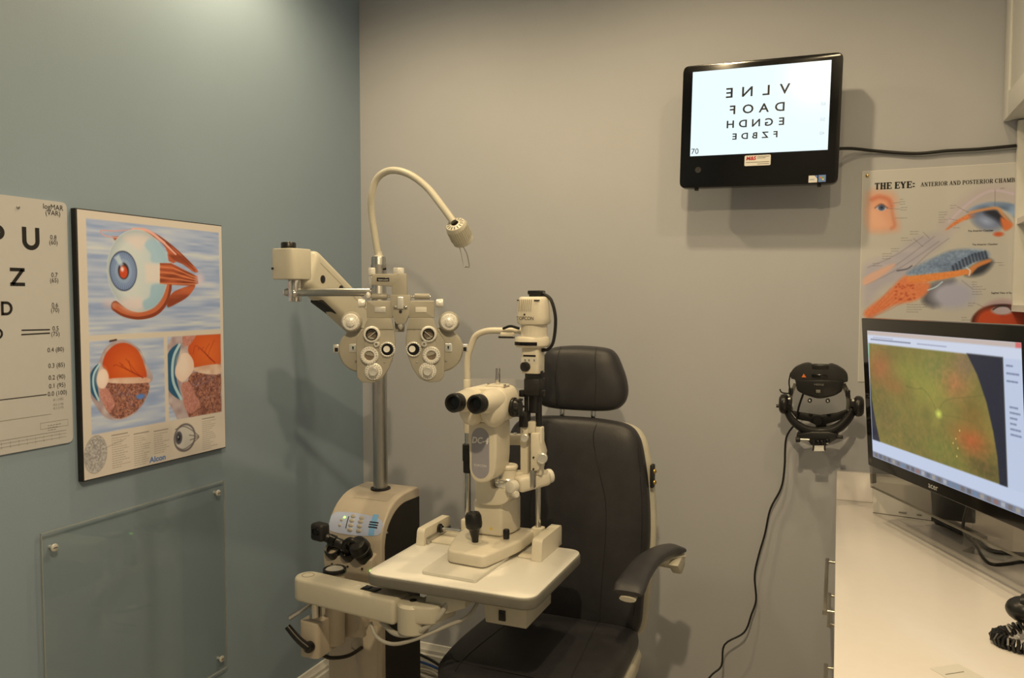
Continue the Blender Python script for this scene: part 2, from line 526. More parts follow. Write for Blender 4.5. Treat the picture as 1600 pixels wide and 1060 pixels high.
class Canvas:
    def __init__(self, w, h, aspect, bg):
        self.w, self.h, self.asp = w, h, aspect        # aspect = height / width in metres
        u = np.linspace(0, 1, w); v = np.linspace(0, 1, h)
        self.U, self.V = np.meshgrid(u, v)
        self.X, self.Y = self.U, self.V * aspect        # square units
        self.a = np.zeros((h, w, 3)); self.a[:] = bg
        self.px = 1.0 / w
        self.rng = np.random.RandomState(4)

    def noise(self, nx, ny, seed=0):
        r = np.random.RandomState(seed).rand(ny + 2, nx + 2)
        fx, fy = self.U * nx, self.V * ny
        ix, iy = fx.astype(int), fy.astype(int)
        tx, ty = fx - ix, fy - iy
        tx, ty = tx * tx * (3 - 2 * tx), ty * ty * (3 - 2 * ty)
        ix1, iy1 = np.minimum(ix + 1, nx + 1), np.minimum(iy + 1, ny + 1)
        return (r[iy, ix] * (1 - tx) + r[iy, ix1] * tx) * (1 - ty) + (r[iy1, ix] * (1 - tx) + r[iy1, ix1] * tx) * ty

    def put(self, mask, col):
        m = mask[..., None]
        self.a = self.a * (1 - m) + np.asarray(col) * m

    def sd_poly(self, pts):
        """signed distance to a polygon given in uv, negative inside"""
        P = [(p[0], p[1] * self.asp) for p in pts]
        d = np.full(self.X.shape, 1e9)
        inside = np.zeros(self.X.shape, bool)
        n = len(P)
        for i in range(n):
            (x1, y1), (x2, y2) = P[i], P[(i + 1) % n]
            d = np.minimum(d, self._seg(x1, y1, x2, y2))
            c = ((y1 > self.Y) != (y2 > self.Y))
            if y1 != y2:
                c &= self.X < (x2 - x1) * (self.Y - y1) / (y2 - y1) + x1
            inside ^= c
        return np.where(inside, -d, d)

    def _seg(self, x1, y1, x2, y2):
        dx, dy = x2 - x1, y2 - y1
        L = dx * dx + dy * dy + 1e-12
        t = np.clip(((self.X - x1) * dx + (self.Y - y1) * dy) / L, 0, 1)
        return np.hypot(self.X - x1 - t * dx, self.Y - y1 - t * dy)

    def poly(self, pts, col, soft=None, alpha=1.0, smooth=0):
        if smooth:
            pts = [(p.x, p.y) for p in catmull([(q[0], q[1], 0) for q in pts], smooth, True)]
        s = soft or self.px
        d = self.sd_poly(pts)
        self.put(np.clip(0.5 - d / (2 * s), 0, 1) * alpha, col)
        return d

    def ell(self, c, rx, ry, col, soft=None, alpha=1.0, rot=0.0):
        """rx, ry in width units"""
        s = soft or self.px
        x, y = self.X - c[0], self.Y - c[1] * self.asp
        ca, sa = math.cos(rot), math.sin(rot)
        x, y = x * ca + y * sa, -x * sa + y * ca
        q = np.hypot(x / rx, y / ry)
        d = (q - 1) * min(rx, ry)
        self.put(np.clip(0.5 - d / (2 * s), 0, 1) * alpha, col)
        return q

    def line(self, pts, col, wid, alpha=1.0, soft=None, smooth=0):
        if smooth:
            pts = [(p.x, p.y) for p in catmull([(q[0], q[1], 0) for q in pts], smooth)]
        s = soft or self.px * 0.6
        d = np.full(self.X.shape, 1e9)
        for (p, q) in zip(pts, pts[1:]):
            d = np.minimum(d, self._seg(p[0], p[1] * self.asp, q[0], q[1] * self.asp))
        self.put(np.clip(0.5 - (d - wid / 2) / (2 * s), 0, 1) * alpha, col)

    def words(self, u0, v0, u1, rows, dv, col, alpha=0.6, wid=0.0022, seed=0):
        """rows of print too small to read: broken thin strokes"""
        r = random.Random(seed)
        for k in range(rows):
            v = v0 + k * dv
            x = u0
            e = u1 - (u1 - u0) * r.random() * 0.55
            segs = []
            while x < e:
                L = 0.006 + r.random() * 0.014
                self.line([(x, v), (min(x + L, e), v)], col, wid, alpha)
                x += L + 0.006

    def build(self, name, P, right, up, wid, hei, parent, emit=0.0, rough=0.45):
        """P = top-left corner (world)"""
        P, right, up = Vector(P), Vector(right).normalized(), Vector(up).normalized()
        inv = WM[parent].inverted()
        o, r, d = inv @ P, inv.to_3x3() @ right * wid, inv.to_3x3() @ up * -hei
        co = (np.array(o)[None, None] + self.U[..., None] * np.array(r) + self.V[..., None] * np.array(d)).reshape(-1, 3)
        h, w = self.h, self.w
        idx = np.arange(h * w).reshape(h, w)
        f = np.stack([idx[1:, :-1], idx[1:, 1:], idx[:-1, 1:], idx[:-1, :-1]], -1).reshape(-1, 4)
        me = bpy.data.meshes.new(name)
        me.vertices.add(len(co)); me.vertices.foreach_set('co', co.ravel())
        me.loops.add(f.size); me.loops.foreach_set('vertex_index', f.ravel().astype(np.int32))
        me.polygons.add(len(f))
        me.polygons.foreach_set('loop_start', np.arange(0, f.size, 4, dtype=np.int32))
        me.polygons.foreach_set('loop_total', np.full(len(f), 4, dtype=np.int32))
        me.update()
        at = me.color_attributes.new('ink', 'FLOAT_COLOR', 'POINT')
        c = srgb2lin(np.clip(self.a, 0, 255))
        if emit == 0:
            c = np.clip(c / ILL * self.gain, 0, 0.88)
        c = np.concatenate([c, np.ones((h, w, 1))], -1).reshape(-1)
        at.data.foreach_set('color', c.astype(np.float32))
        m = bpy.data.materials.new(name + '_ink')
        m.use_nodes = True
        nt = m.node_tree
        b = nt.nodes['Principled BSDF']
        b.inputs['Roughness'].default_value = rough
        an = nt.nodes.new('ShaderNodeAttribute')
        an.attribute_name = 'ink'
        if emit > 0:
            b.inputs['Base Color'].default_value = (0.01, 0.01, 0.01, 1)
            nt.links.new(an.outputs['Color'], b.inputs['Emission Color'])
            b.inputs['Emission Strength'].default_value = emit
        else:
            nt.links.new(an.outputs['Color'], b.inputs['Base Color'])
        me.materials.append(m)
        o = bpy.data.objects.new(name, me)
        COL.objects.link(o)
        o.parent = parent
        WM[o] = WM[parent]
        return o
    gain = 1.0

def mixc(a, b, t):
    t = np.asarray(t)[..., None]
    return np.asarray(a) * (1 - t) + np.asarray(b) * t

# ------------------------------------------------------------------ framed eye poster on the blue-green wall
def framed_poster():
    y0, y1, z1, z0 = 1.472, 2.003, 1.794, 1.061
    t = thing('framed_eye_poster', 'black-edged plaque poster of eyeball anatomy, three painted panels, on blue-green wall', 'poster', (LX, (y0 + y1) / 2, z0))
    MB().span((LX, y0, z0), (LX + 0.0185, y1, z1), bev=0.001).build('backing_board', 'black_matte', t, 30)
    W, Hh = y1 - y0, z1 - z0
    cv = Canvas(330, 456, Hh / W, (196, 172, 138))
    def streaks(seed):
        n = cv.noise(3, 42, seed) * 0.55 + cv.noise(9, 110, seed + 1) * 0.45
        return mixc((134, 140, 150), (190, 180, 166), np.clip((n - 0.2) * 1.5, 0, 1))
    def panel(a, b, c, d, seed):
        pts = [a, b, c, d]
        cv.poly(pts, streaks(seed))
        return cv.sd_poly(pts)
    A = (0.050, 0.030, 0.975, 0.462)
    B = (0.050, 0.484, 0.530, 0.835)
    C = (0.556, 0.484, 0.975, 0.835)
    for q, s in ((A, 3), (B, 5), (C, 9)):
        panel((q[0], q[1]), (q[2], q[1]), (q[2], q[3]), (q[0], q[3]), s)
    fibre = cv.noise(10, 60, 21)
    def muscle(pts, n=5, dark=(120, 48, 22), mid=(176, 82, 42), hi=(206, 122, 74), smooth=4):
        cv.poly(pts, mixc(mid, dark, np.clip(fibre * 1.2 - 0.2, 0, 1)), smooth=smooth)
    # --- panel A: whole eyeball with muscles
    # back muscles
    muscle([(0.3352,0.0546), (0.4143,0.0477), (0.5141,0.0682), (0.6158,0.1078), (0.7213,0.1583), (0.7985,0.2046), (0.7646,0.2101), (0.6836,0.1801), (0.5951,0.1583), (0.5461,0.1064), (0.4633,0.0737)])
    cv.line([(0.3352,0.0532), (0.4313,0.0518), (0.5292,0.0873), (0.6309,0.1364)], (214, 150, 120), 0.016, smooth=4)
    cv.line([(0.5631,0.0955), (0.6761,0.1555), (0.774,0.2033)], (120, 46, 22), 0.006, smooth=3)
    cv.line([(0.5122,0.0709), (0.6328,0.1173), (0.7571,0.1828)], (110, 44, 22), 0.005, smooth=3)
    cv.poly([(0.2015,0.0887), (0.258,0.0846), (0.258,0.101), (0.2203,0.1037)], (150, 74, 42))
    cv.line([(0.258,0.0887), (0.1977,0.0914), (0.1469,0.0846), (0.1375,0.0696), (0.2147,0.0668), (0.3202,0.0559)], (196, 140, 120), 0.006, smooth=3)
    # inferior muscle loop
    cv.line([(0.2128,0.3547), (0.2693,0.3765), (0.3616,0.3888), (0.467,0.3765), (0.5367,0.337), (0.565,0.2879), (0.5706,0.2578)], (126, 52, 26), 0.056, smooth=5)
    cv.line([(0.2128,0.3533), (0.2693,0.3738), (0.3616,0.3847), (0.4652,0.3697), (0.5292,0.3329), (0.5574,0.2879), (0.5631,0.2578)], (178, 88, 48), 0.034, smooth=5)
    muscle([(0.58,0.3179), (0.6252,0.292), (0.7533,0.266), (0.7721,0.2756), (0.7156,0.3165), (0.6234,0.3479), (0.5612,0.3602)])
    # globe
    g = (0.3691,0.2156)
    q = cv.ell(g, 0.203, 0.226, (192, 184, 160), rot=0.0)
    m = np.clip((1 - q) * 30, 0, 1)
    sh = np.clip((cv.U - g[0] + 0.02) / 0.2, 0, 1)
    cv.put(m * sh * 0.55, (158, 170, 160))
    cv.put(m * np.clip((q - 0.72) / 0.28, 0, 1) * 0.5, (126, 134, 126))
    cv.poly([(0.2806,0.0846), (0.4143,0.0696), (0.4633,0.0914), (0.4124,0.1119), (0.3804,0.1323), (0.3183,0.1119)], (214, 180, 150), soft=0.02, alpha=0.65, smooth=4)
    cv.poly([(0.4105,0.1842), (0.5254,0.1801), (0.5235,0.2633), (0.4143,0.2606)], (216, 184, 150), soft=0.015, alpha=0.7)
    cv.poly([(0.2411,0.3329), (0.3729,0.3233), (0.3955,0.3615), (0.339,0.3752), (0.2693,0.3643)], (212, 178, 152), soft=0.02, alpha=0.7, smooth=4)
    cv.poly([(0.4124,0.1119), (0.4539,0.0819), (0.5292,0.1064), (0.5782,0.1583), (0.5782,0.1774), (0.4595,0.1774), (0.452,0.1446)], (148, 166, 160), soft=0.008, alpha=0.8, smooth=3)
    cv.poly([(0.4557,0.2701), (0.5386,0.2688), (0.5292,0.3179), (0.4689,0.3615), (0.403,0.367), (0.3917,0.337), (0.4369,0.3179)], (140, 160, 154), soft=0.008, alpha=0.8, smooth=3)
    # lateral muscle
    muscle([(0.516,0.1801), (0.5951,0.1774), (0.7006,0.2046), (0.7966,0.2292), (0.8004,0.2592), (0.7533,0.2701), (0.5913,0.2674), (0.5122,0.2633)], smooth=0)
    for k in range(8):
        f0 = k / 7
        cv.line([(0.516,0.1828), (0.6026,0.1842), (0.7928,0.2374)] if k == 0 else
                [((1 - f0) * (0.516,0.1828)[0] + f0 * (0.5122,0.2619)[0], (1 - f0) * (0.516,0.1828)[1] + f0 * (0.5122,0.2619)[1]),
                 ((1 - f0) * (0.6121,0.1869)[0] + f0 * (0.6083,0.2633)[0], (1 - f0) * (0.6121,0.1869)[1] + f0 * (0.6083,0.2633)[1]),
                 ((1 - f0) * (0.7928,0.2333)[0] + f0 * (0.7815,0.2619)[0], (1 - f0) * (0.7928,0.2333)[1] + f0 * (0.7815,0.2619)[1])],
                (216, 128, 74) if k % 2 else (118, 48, 24), 0.005, 0.8)
    cv.poly([(0.5706,0.1392), (0.6309,0.1719), (0.6121,0.1774), (0.5782,0.1692)], (168, 76, 40))
    cv.ell((0.8117,0.2387), 0.03, 0.035, (206, 170, 156), soft=0.02, alpha=0.7)
    cv.ell((0.1733,0.3465), 0.03, 0.02, (206, 164, 140), soft=0.02, alpha=0.6)
    # iris
    ic = (0.2693,0.2183)
    q = cv.ell(ic, 0.088, 0.108, (62, 68, 82))
    ang = np.arctan2(cv.Y - ic[1] * cv.asp, cv.X - ic[0])
    ray = 0.5 + 0.5 * np.sin(ang * 46 + cv.noise(14, 14, 31) * 5)
    mi = np.clip((0.95 - q) * 30, 0, 1)
    cv.put(mi, mixc((96, 106, 122), (138, 146, 154), ray * np.clip(1.3 - abs(q - 0.55) * 2.2, 0.1, 1)))
    cv.put(np.clip((0.62 - abs(q - 0.52) * 6) * 4, 0, 1) * ray * 0.55, (178, 184, 176))
    cv.ell(ic, 0.034, 0.044, (54, 36, 30))
    cv.ell((0.2693,0.2224), 0.026, 0.034, (186, 62, 26))
    cv.ell((0.2618,0.2115), 0.010, 0.012, (226, 190, 170), soft=0.006)
    cv.poly([(0.2128,0.1678), (0.2429,0.1555), (0.2693,0.1937), (0.2524,0.2033)], (188, 190, 186), soft=0.006, alpha=0.75)
    # --- panel B: cut eyeball
    def blend(p, q, t): return (p[0] + (q[0] - p[0]) * t, p[1] + (q[1] - p[1]) * t)
    def cut_eye(clip, k, skin, cornea, iris1, lens, retina, lower, canal, cil):
        n1 = cv.noise(150, 200, 41) * 0.7 + cv.noise(70, 95, 47) * 0.3; n2 = cv.noise(30, 40, 43)
        old = cv.a.copy()
        cv.poly(skin, mixc((186, 162, 140), (150, 118, 104), n2), smooth=4)
        if cornea: cv.poly(cornea, (38, 76, 92), smooth=3)
        cv.poly(lower, mixc((96, 52, 40), (176, 112, 78), np.clip(n1 * 1.5 - 0.25, 0, 1)), smooth=3)
        for j in range(22):
            r = random.Random(j * 7 + int(k * 10))
            a = lower[r.randrange(len(lower))]; b = lower[r.randrange(len(lower))]
            mid = ((a[0] + b[0]) / 2 + r.uniform(-.03, .03), (a[1] + b[1]) / 2 + r.uniform(-.02, .02))
            cv.line([blend(a, mid, 0.35), mid, blend(b, mid, 0.35)], (188, 150, 120) if j % 3 else (92, 96, 128), 0.0022, 0.5, smooth=4)
        d = cv.poly(retina, (176, 58, 20), smooth=4)
        cx = sum(p[0] for p in retina) / len(retina); cy = sum(p[1] for p in retina) / len(retina)
        dd = np.hypot(cv.X - cx - 0.03, cv.Y - (cy + 0.02) * cv.asp)
        sdm = np.clip(0.5 - d / (2 * cv.px), 0, 1)
        cv.put(sdm * np.clip(1 - dd / (0.17 * k), 0, 1) * 0.8, (214, 102, 34))
        cv.poly(canal, mixc((214, 176, 136), (196, 142, 106), n2), smooth=3)
        for cpoly in cil: cv.poly(cpoly, mixc((196, 132, 104), (158, 92, 70), n1), smooth=3)
        cv.poly(lens, (218, 178, 142), smooth=5)
        lc = (sum(p[0] for p in lens) / len(lens), sum(p[1] for p in lens) / len(lens))
        cv.ell((lc[0] - 0.008 * k, lc[1] - 0.006 * k), 0.03 * k, 0.045 * k, (226, 192, 156), soft=0.02, alpha=0.8)
        if iris1: cv.line(iris1, (164, 178, 184), 0.012 * k, smooth=4)
        keep = np.clip(0.5 - cv.sd_poly(clip) / (2 * cv.px), 0, 1)[..., None]
        cv.a = old * (1 - keep) + cv.a * keep
    clipB = [(B[0], B[1]), (B[2], B[1]), (B[2], B[3]), (B[0], B[3])]
    clipC = [(C[0], C[1]), (C[2], C[1]), (C[2], C[3]), (C[0], C[3])]
    cut_eye(clipB, 1.0,
            [(0.0979,0.5689), (0.1375,0.5184), (0.2053,0.4884), (0.2825,0.4911), (0.3635,0.528), (0.4087,0.5921), (0.4444,0.633), (0.4426,0.6576), (0.4181,0.6753), (0.3974,0.7299), (0.322,0.7804), (0.2222,0.7967), (0.1356,0.779), (0.081,0.7326), (0.0433,0.6821), (0.032,0.6357), (0.0471,0.5962)],
            [(0.1073,0.5716), (0.064,0.5907), (0.0377,0.6357), (0.0527,0.678), (0.0942,0.7108), (0.0942,0.663), (0.0885,0.6221)],
            [(0.1073,0.573), (0.0753,0.603), (0.0659,0.6371), (0.0753,0.6739), (0.096,0.708)],
            [(0.1111,0.5962), (0.1431,0.5962), (0.1601,0.6235), (0.1507,0.6494), (0.1262,0.6658), (0.0942,0.6548), (0.0885,0.6248)],
            [(0.1243,0.5771), (0.1507,0.5307), (0.2147,0.5007), (0.2825,0.5007), (0.3484,0.5307), (0.3879,0.5853), (0.3992,0.6453), (0.2768,0.6398), (0.1601,0.6317), (0.1469,0.6016)],
            [(0.1544,0.6439), (0.2674,0.6562), (0.4162,0.6658), (0.3974,0.7244), (0.322,0.7735), (0.2222,0.7913), (0.1544,0.764), (0.1394,0.7026)],
            [(0.1563,0.6317), (0.2768,0.6344), (0.4105,0.6439), (0.4181,0.663), (0.2768,0.6589), (0.1544,0.6453)],
            [[(0.1036,0.6644), (0.1488,0.6671), (0.177,0.6999), (0.194,0.7367), (0.1507,0.7572), (0.1243,0.7244), (0.1055,0.693)]])
    for vein in ([(0.3804,0.6426), (0.339,0.6194), (0.2712,0.5607)], [(0.3804,0.6426), (0.3089,0.6112), (0.29,0.5689)], [(0.3804,0.6426), (0.2787,0.6016), (0.2298,0.573)], [(0.3804,0.6426), (0.2486,0.5921), (0.2505,0.5812)], [(0.3804,0.6426), (0.2203,0.5839), (0.1902,0.5853)]):
        cv.line(vein, (140, 34, 14), 0.0035, 0.7, smooth=4)
    cv.ell((0.3616,0.7162), 0.03, 0.014, (84, 112, 150), soft=0.006)
    cv.line([(0.1733,0.4884), (0.2128,0.4843)], (70, 44, 34), 0.010)
    # --- panel C: enlarged front of the eye
    cut_eye(clipC, 1.6,
            [(0.6648,0.442), (0.9642,0.4338), (0.9623,0.8704), (0.661,0.8527), (0.5932,0.7995), (0.5273,0.7217), (0.5066,0.6494), (0.5273,0.5675), (0.5819,0.4925)],
            [(0.6478,0.5143), (0.5687,0.543), (0.5235,0.618), (0.5405,0.6849), (0.5838,0.7271), (0.6535,0.7531), (0.6215,0.6767), (0.6177,0.6112), (0.6422,0.5593)],
            [(0.6441,0.5198), (0.6026,0.5648), (0.5876,0.6221), (0.597,0.6821), (0.6478,0.749)],
            [(0.6591,0.5607), (0.7081,0.5593), (0.7476,0.5921), (0.7476,0.6317), (0.7043,0.663), (0.6554,0.678), (0.6102,0.6494), (0.6139,0.6112), (0.6478,0.5866)],
            [(0.7834,0.4584), (0.9642,0.442), (0.9736,0.5402), (0.9642,0.6235), (0.8531,0.6194), (0.742,0.618), (0.7194,0.5703), (0.7137,0.5293)],
            [(0.7401,0.6453), (0.8644,0.6562), (0.968,0.663), (0.9661,0.7585), (0.9492,0.8554), (0.7326,0.8472), (0.6874,0.7885), (0.6911,0.7026)],
            [(0.7533,0.6262), (0.8531,0.618), (0.9699,0.6221), (0.968,0.663), (0.8512,0.6576), (0.7646,0.6398)],
            [[(0.6761,0.4447), (0.7966,0.4447), (0.7589,0.498), (0.7137,0.5266), (0.6723,0.5211), (0.6685,0.4816)],
             [(0.6554,0.6862), (0.7156,0.6835), (0.7495,0.734), (0.7966,0.7858), (0.7213,0.8186), (0.6742,0.7872), (0.6591,0.7326)]])
    for vein in ([(0.9247,0.6112), (0.8682,0.5771), (0.9209,0.5102)], [(0.9247,0.6112), (0.8456,0.5648), (0.8776,0.5239)], [(0.9247,0.6112), (0.823,0.5525), (0.8343,0.5375)], [(0.9247,0.6112), (0.8004,0.5416), (0.791,0.5498)], [(0.9247,0.6112), (0.7797,0.5293), (0.7476,0.5634)]):
        cv.line(vein, (140, 34, 14), 0.004, 0.6, smooth=4)
    # --- strip of text under the panels
    ink = (70, 58, 48)
    q = cv.ell((0.0697,0.9113), 0.068, 0.098, (120, 106, 90), rot=0.1)
    cv.put(np.clip((1 - q) * 20, 0, 1) * (cv.noise(150, 200, 51) * 0.8 + 0.1), (196, 178, 150))
    cv.line([(0.06 + 0.20 * k / 8, 0.905 - 0.004 * k) for k in range(9)], ink, 0.002, 0.5)
    for (u0, v0, u1, n, s) in (((0.1695,0.8636)[0], (0.1695,0.8636)[1], (0.2881,0.8786)[0], 14, 1), ((0.3107,0.8745)[0], (0.3107,0.8745)[1], (0.4237,0.8881)[0], 14, 2), ((0.4463,0.8786)[0], (0.4463,0.8786)[1], (0.5556,0.8909)[0], 10, 3), ((0.8098,0.8649)[0], (0.8098,0.8649)[1], (0.9341,0.8786)[0], 15, 4)):
        cv.words(u0, v0, u1, n, 0.0088, ink, 0.55, seed=s)
        cv.line([(u0, v0 - 0.012), (u0 + 0.10, v0 - 0.012)], ink, 0.004, 0.7)
    # line-drawn eyeball
    lc = (0.6704,0.9181)
    q = cv.ell(lc, 0.078, 0.078, (186, 168, 140))
    cv.put(np.clip(0.12 - abs(q - 1), 0, 0.1) * 8, (70, 60, 54))
    cv.ell((0.6252,0.9141), 0.026, 0.038, (74, 68, 64)); cv.ell((0.6252,0.9141), 0.012, 0.018, (30, 26, 24)); cv.ell((0.6215,0.91), 0.004, 0.006, (190, 180, 160))
    for pts in ([(0.6008,0.8759), (0.661,0.869), (0.7194,0.8895), (0.7797,0.9236)], [(0.7062,0.9113), (0.7797,0.9263)], [(0.7119,0.9332), (0.7797,0.9291)], [(0.6045,0.9495), (0.6573,0.9673), (0.7175,0.9536), (0.7797,0.9304)]):
        cv.line(pts, (96, 82, 70), 0.006, 0.8, smooth=4)
    cv.gain = 1.2
    cv.build('print', (LX + 0.0190, y0 + 0.004, z1 - 0.003), (0, 1, 0), (0, 0, 1), W - 0.006, Hh - 0.006, t, rough=0.3)
    text('Alcon', 0.022, 'ink_blue', (LX + 0.0194, y0 + (0.4708,0.9864)[0] * W, z1 - (0.4708,0.9864)[1] * Hh), (0, 1, 0), (0, 0, 1), t, 'brand_lettering', bold=0.0008, xs=1.15)
framed_poster()

# ------------------------------------------------------------------ letter chart on the blue-green wall
def eye_chart():
    y0, y1, z1, z0 = 0.84, 1.457, 1.806, 1.172
    x = LX + 0.0060
    t = thing('letter_chart', 'white plastic visual acuity letter chart with rounded corners on blue-green wall', 'eye chart', (LX, (y0 + y1) / 2, z0))
    MB().prism([(LX + 0.0005, a, b) for a, b in rounded([(y0, z0), (y1, z0), (y1, z1), (y0, z1)], 0.016, 6)], (0.005, 0, 0)).build('board', 'chart_white', t, 30)
    MB().cyl((-1.879,1.324,1.78), (LX + 0.0085, (-1.879,1.324,1.78)[1], (-1.879,1.324,1.78)[2]), 0.0042, n=14, bev=0.001).build('wall_pin', 'steel', t)
    R, U = (0, 1, 0), (0, 0, 1)
    def strokes(paths, w, name='letter'):
        mb = MB()
        for pts in paths:
            V = [Vector((x, a, b)) for a, b in pts]
            L, Rr = [], []
            for i, p in enumerate(V):
                d0 = (p - V[i - 1]).normalized() if i else (V[1] - p).normalized()
                d1 = (V[i + 1] - p).normalized() if i + 1 < len(V) else d0
                d = (d0 + d1).normalized()
                nrm = Vector((0, -d.z, d.y)) * (w / 2 / max(0.35, d.dot(d1)))
                L.append(p + nrm); Rr.append(p - nrm)
            for i in range(len(V) - 1):
                mb.flat([L[i], L[i + 1], Rr[i + 1], Rr[i]])
        mb.build(name, 'ink_black', t, 0)
    def arc(cy, cz, ry, rz, a0, a1, n=14):
        return [(cy + ry * math.cos(rad(a0 + (a1 - a0) * k / n)), cz + rz * math.sin(rad(a0 + (a1 - a0) * k / n))) for k in range(n + 1)]
    def letter(ch, ya, yb, za, zb, w):
        ya, yb, za, zb = ya + w / 2, yb - w / 2, za + w / 2, zb - w / 2
        ry = (yb - ya) / 2; cy = (ya + yb) / 2
        if ch == 'U':
            P = [[(ya, zb + w / 2), (ya, za + ry)] + arc(cy, za + ry, ry, ry, 180, 360)[1:] + [(yb, zb + w / 2)]]
        elif ch == 'Z':
            P = [[(ya - w / 2, zb), (yb + w / 2, zb)], [(yb - w * 0.1, zb), (ya + w * 0.1, za)], [(ya - w / 2, za), (yb + w / 2, za)]]
        elif ch == 'D':
            rz = (zb - za) / 2
            P = [[(ya, za - w / 2), (ya, zb + w / 2)], [(ya, zb), (yb - rz * 0.9, zb)] + arc(yb - rz * 0.9, za + rz, rz * 0.9, rz, 90, -90)[1:] + [(ya, za)]]
        elif ch == 'P':
            rz = (zb - za) * 0.27
            P = [[(ya, za - w / 2), (ya, zb + w / 2)], [(ya, zb), (yb - rz, zb)] + arc(yb - rz, zb - rz, rz, rz, 90, -90)[1:] + [(ya, zb - 2 * rz)]]
        else:
            rz = (zb - za) / 2
            P = [arc(cy, za + rz, ry, rz, 0, 360, 28)]
        strokes(P, w)
    uy0, uy1 = (-1.879,1.332,1.705)[1], (-1.879,1.378,1.708)[1]
    uz1, uz0 = (-1.879,1.355,1.733)[2], (-1.879,1.353,1.676)[2]
    h = uz1 - uz0
    letter('U', uy0, uy1, uz0, uz1, h / 5)
    letter('P', (-1.879,1.288,1.715)[1] - h, (-1.879,1.288,1.715)[1], (-1.879,1.275,1.674)[2], (-1.879,1.277,1.733)[2], h / 5)
    zz0, zz1 = (-1.879,1.317,1.585)[2], (-1.879,1.319,1.63)[2]
    letter('Z', (-1.879,1.298,1.609)[1], (-1.879,1.336,1.61)[1], zz0, zz1, (zz1 - zz0) / 5.2)
    dz0, dz1 = (-1.879,1.286,1.513)[2], (-1.879,1.287,1.547)[2]
    letter('D', (-1.879,1.273,1.53)[1], (-1.879,1.302,1.53)[1], dz0, dz1, (dz1 - dz0) / 5.2)
    oz0, oz1 = (-1.879,1.27,1.455)[2], (-1.879,1.27,1.482)[2]
    letter('O', (-1.879,1.276,1.468)[1] - (oz1 - oz0), (-1.879,1.276,1.468)[1], oz0, oz1, (oz1 - oz0) / 5.2)
    for (s, yy, zz, sz, bo) in (('logMAR', (-1.879,1.418,1.784)[1], (-1.879,1.418,1.784)[2], 0.0190, 0), ('(VAR)', (-1.879,1.417,1.769)[1], (-1.879,1.417,1.769)[2], 0.0185, 0),
            ('0.8', (-1.879,1.416,1.707)[1], (-1.879,1.416,1.707)[2], 0.0165, 0), ('(60)', (-1.879,1.416,1.694)[1], (-1.879,1.416,1.694)[2], 0.0165, 0),
            ('0.7', (-1.879,1.416,1.61)[1], (-1.879,1.416,1.61)[2], 0.0165, 0), ('(65)', (-1.879,1.415,1.596)[1], (-1.879,1.415,1.596)[2], 0.0165, 0),
            ('0.6', (-1.879,1.415,1.532)[1], (-1.879,1.415,1.532)[2], 0.0165, 0), ('(70)', (-1.879,1.415,1.519)[1], (-1.879,1.415,1.519)[2], 0.0165, 0),
            ('0.5', (-1.879,1.415,1.471)[1], (-1.879,1.415,1.471)[2], 0.0165, 0), ('(75)', (-1.879,1.414,1.457)[1], (-1.879,1.414,1.457)[2], 0.0165, 0),
            ('0.4 (80)', (-1.879,1.414,1.416)[1], (-1.879,1.414,1.416)[2], 0.0165, 0), ('0.3 (85)', (-1.879,1.415,1.375)[1], (-1.879,1.415,1.375)[2], 0.0165, 0),
            ('0.2 (90)', (-1.879,1.415,1.344)[1], (-1.879,1.415,1.344)[2], 0.0165, 0), ('0.1 (95)', (-1.879,1.415,1.322)[1], (-1.879,1.415,1.322)[2], 0.0165, 0),
            ('0.0 (100)', (-1.879,1.415,1.302)[1], (-1.879,1.415,1.302)[2], 0.0165, 0),
            ('-0.1 (105)', (-1.879,1.416,1.288)[1], (-1.879,1.416,1.288)[2], 0.0085, 0), ('-0.2 (110)', (-1.879,1.416,1.275)[1], (-1.879,1.416,1.275)[2], 0.0085, 0),
            ('-0.3 (115)', (-1.879,1.416,1.266)[1], (-1.879,1.416,1.266)[2], 0.0085, 0)):
        text(s, sz, 'ink_black' if sz > 0.01 else 'ink_grey', (x, yy, zz), R, U, t, 'score_lettering', bold=bo, xs=0.92)
    def rule(a, b, w, m='ink_black'):
        mb = MB()
        mb.flat([(x, a[1], a[2] - w / 2), (x, b[1], b[2] - w / 2), (x, b[1], b[2] + w / 2), (x, a[1], a[2] + w / 2)])
        mb.build('rule_line', m, t, 0)
    rule((-1.879,1.323,1.475), (-1.879,1.399,1.474), 0.0032)
    rule((-1.879,1.322,1.464), (-1.879,1.399,1.465), 0.0032)
    yl = y0 + 0.02
    for (a, w, m) in (((-1.879,1.385,1.307), 0.0022, 'ink_black'), ((-1.879,1.396,1.255), 0.0010, 'ink_grey'), ((-1.879,1.438,1.207), 0.0010, 'ink_grey'), ((-1.879,1.437,1.199), 0.0007, 'ink_grey'), ((-1.879,1.437,1.19), 0.0007, 'ink_grey')):
        rule((0, yl, a[2]), a, w, m)
    bx0, bx1 = (-1.879,1.365,1.225), (-1.879,1.442,1.229)
    za, zb = bx0[2] - 0.006, bx1[2] + 0.006
    for a, b in (((bx0[1], za), (bx1[1], za)), ((bx0[1], zb), (bx1[1], zb))):
        rule((0, a[0], a[1]), (0, b[0], b[1]), 0.0007, 'ink_grey')
    mb = MB()
    for yy in (bx0[1], bx1[1]):
        mb.flat([(x, yy, za), (x, yy + 0.0007, za), (x, yy + 0.0007, zb), (x, yy, zb)])
    r = random.Random(3)
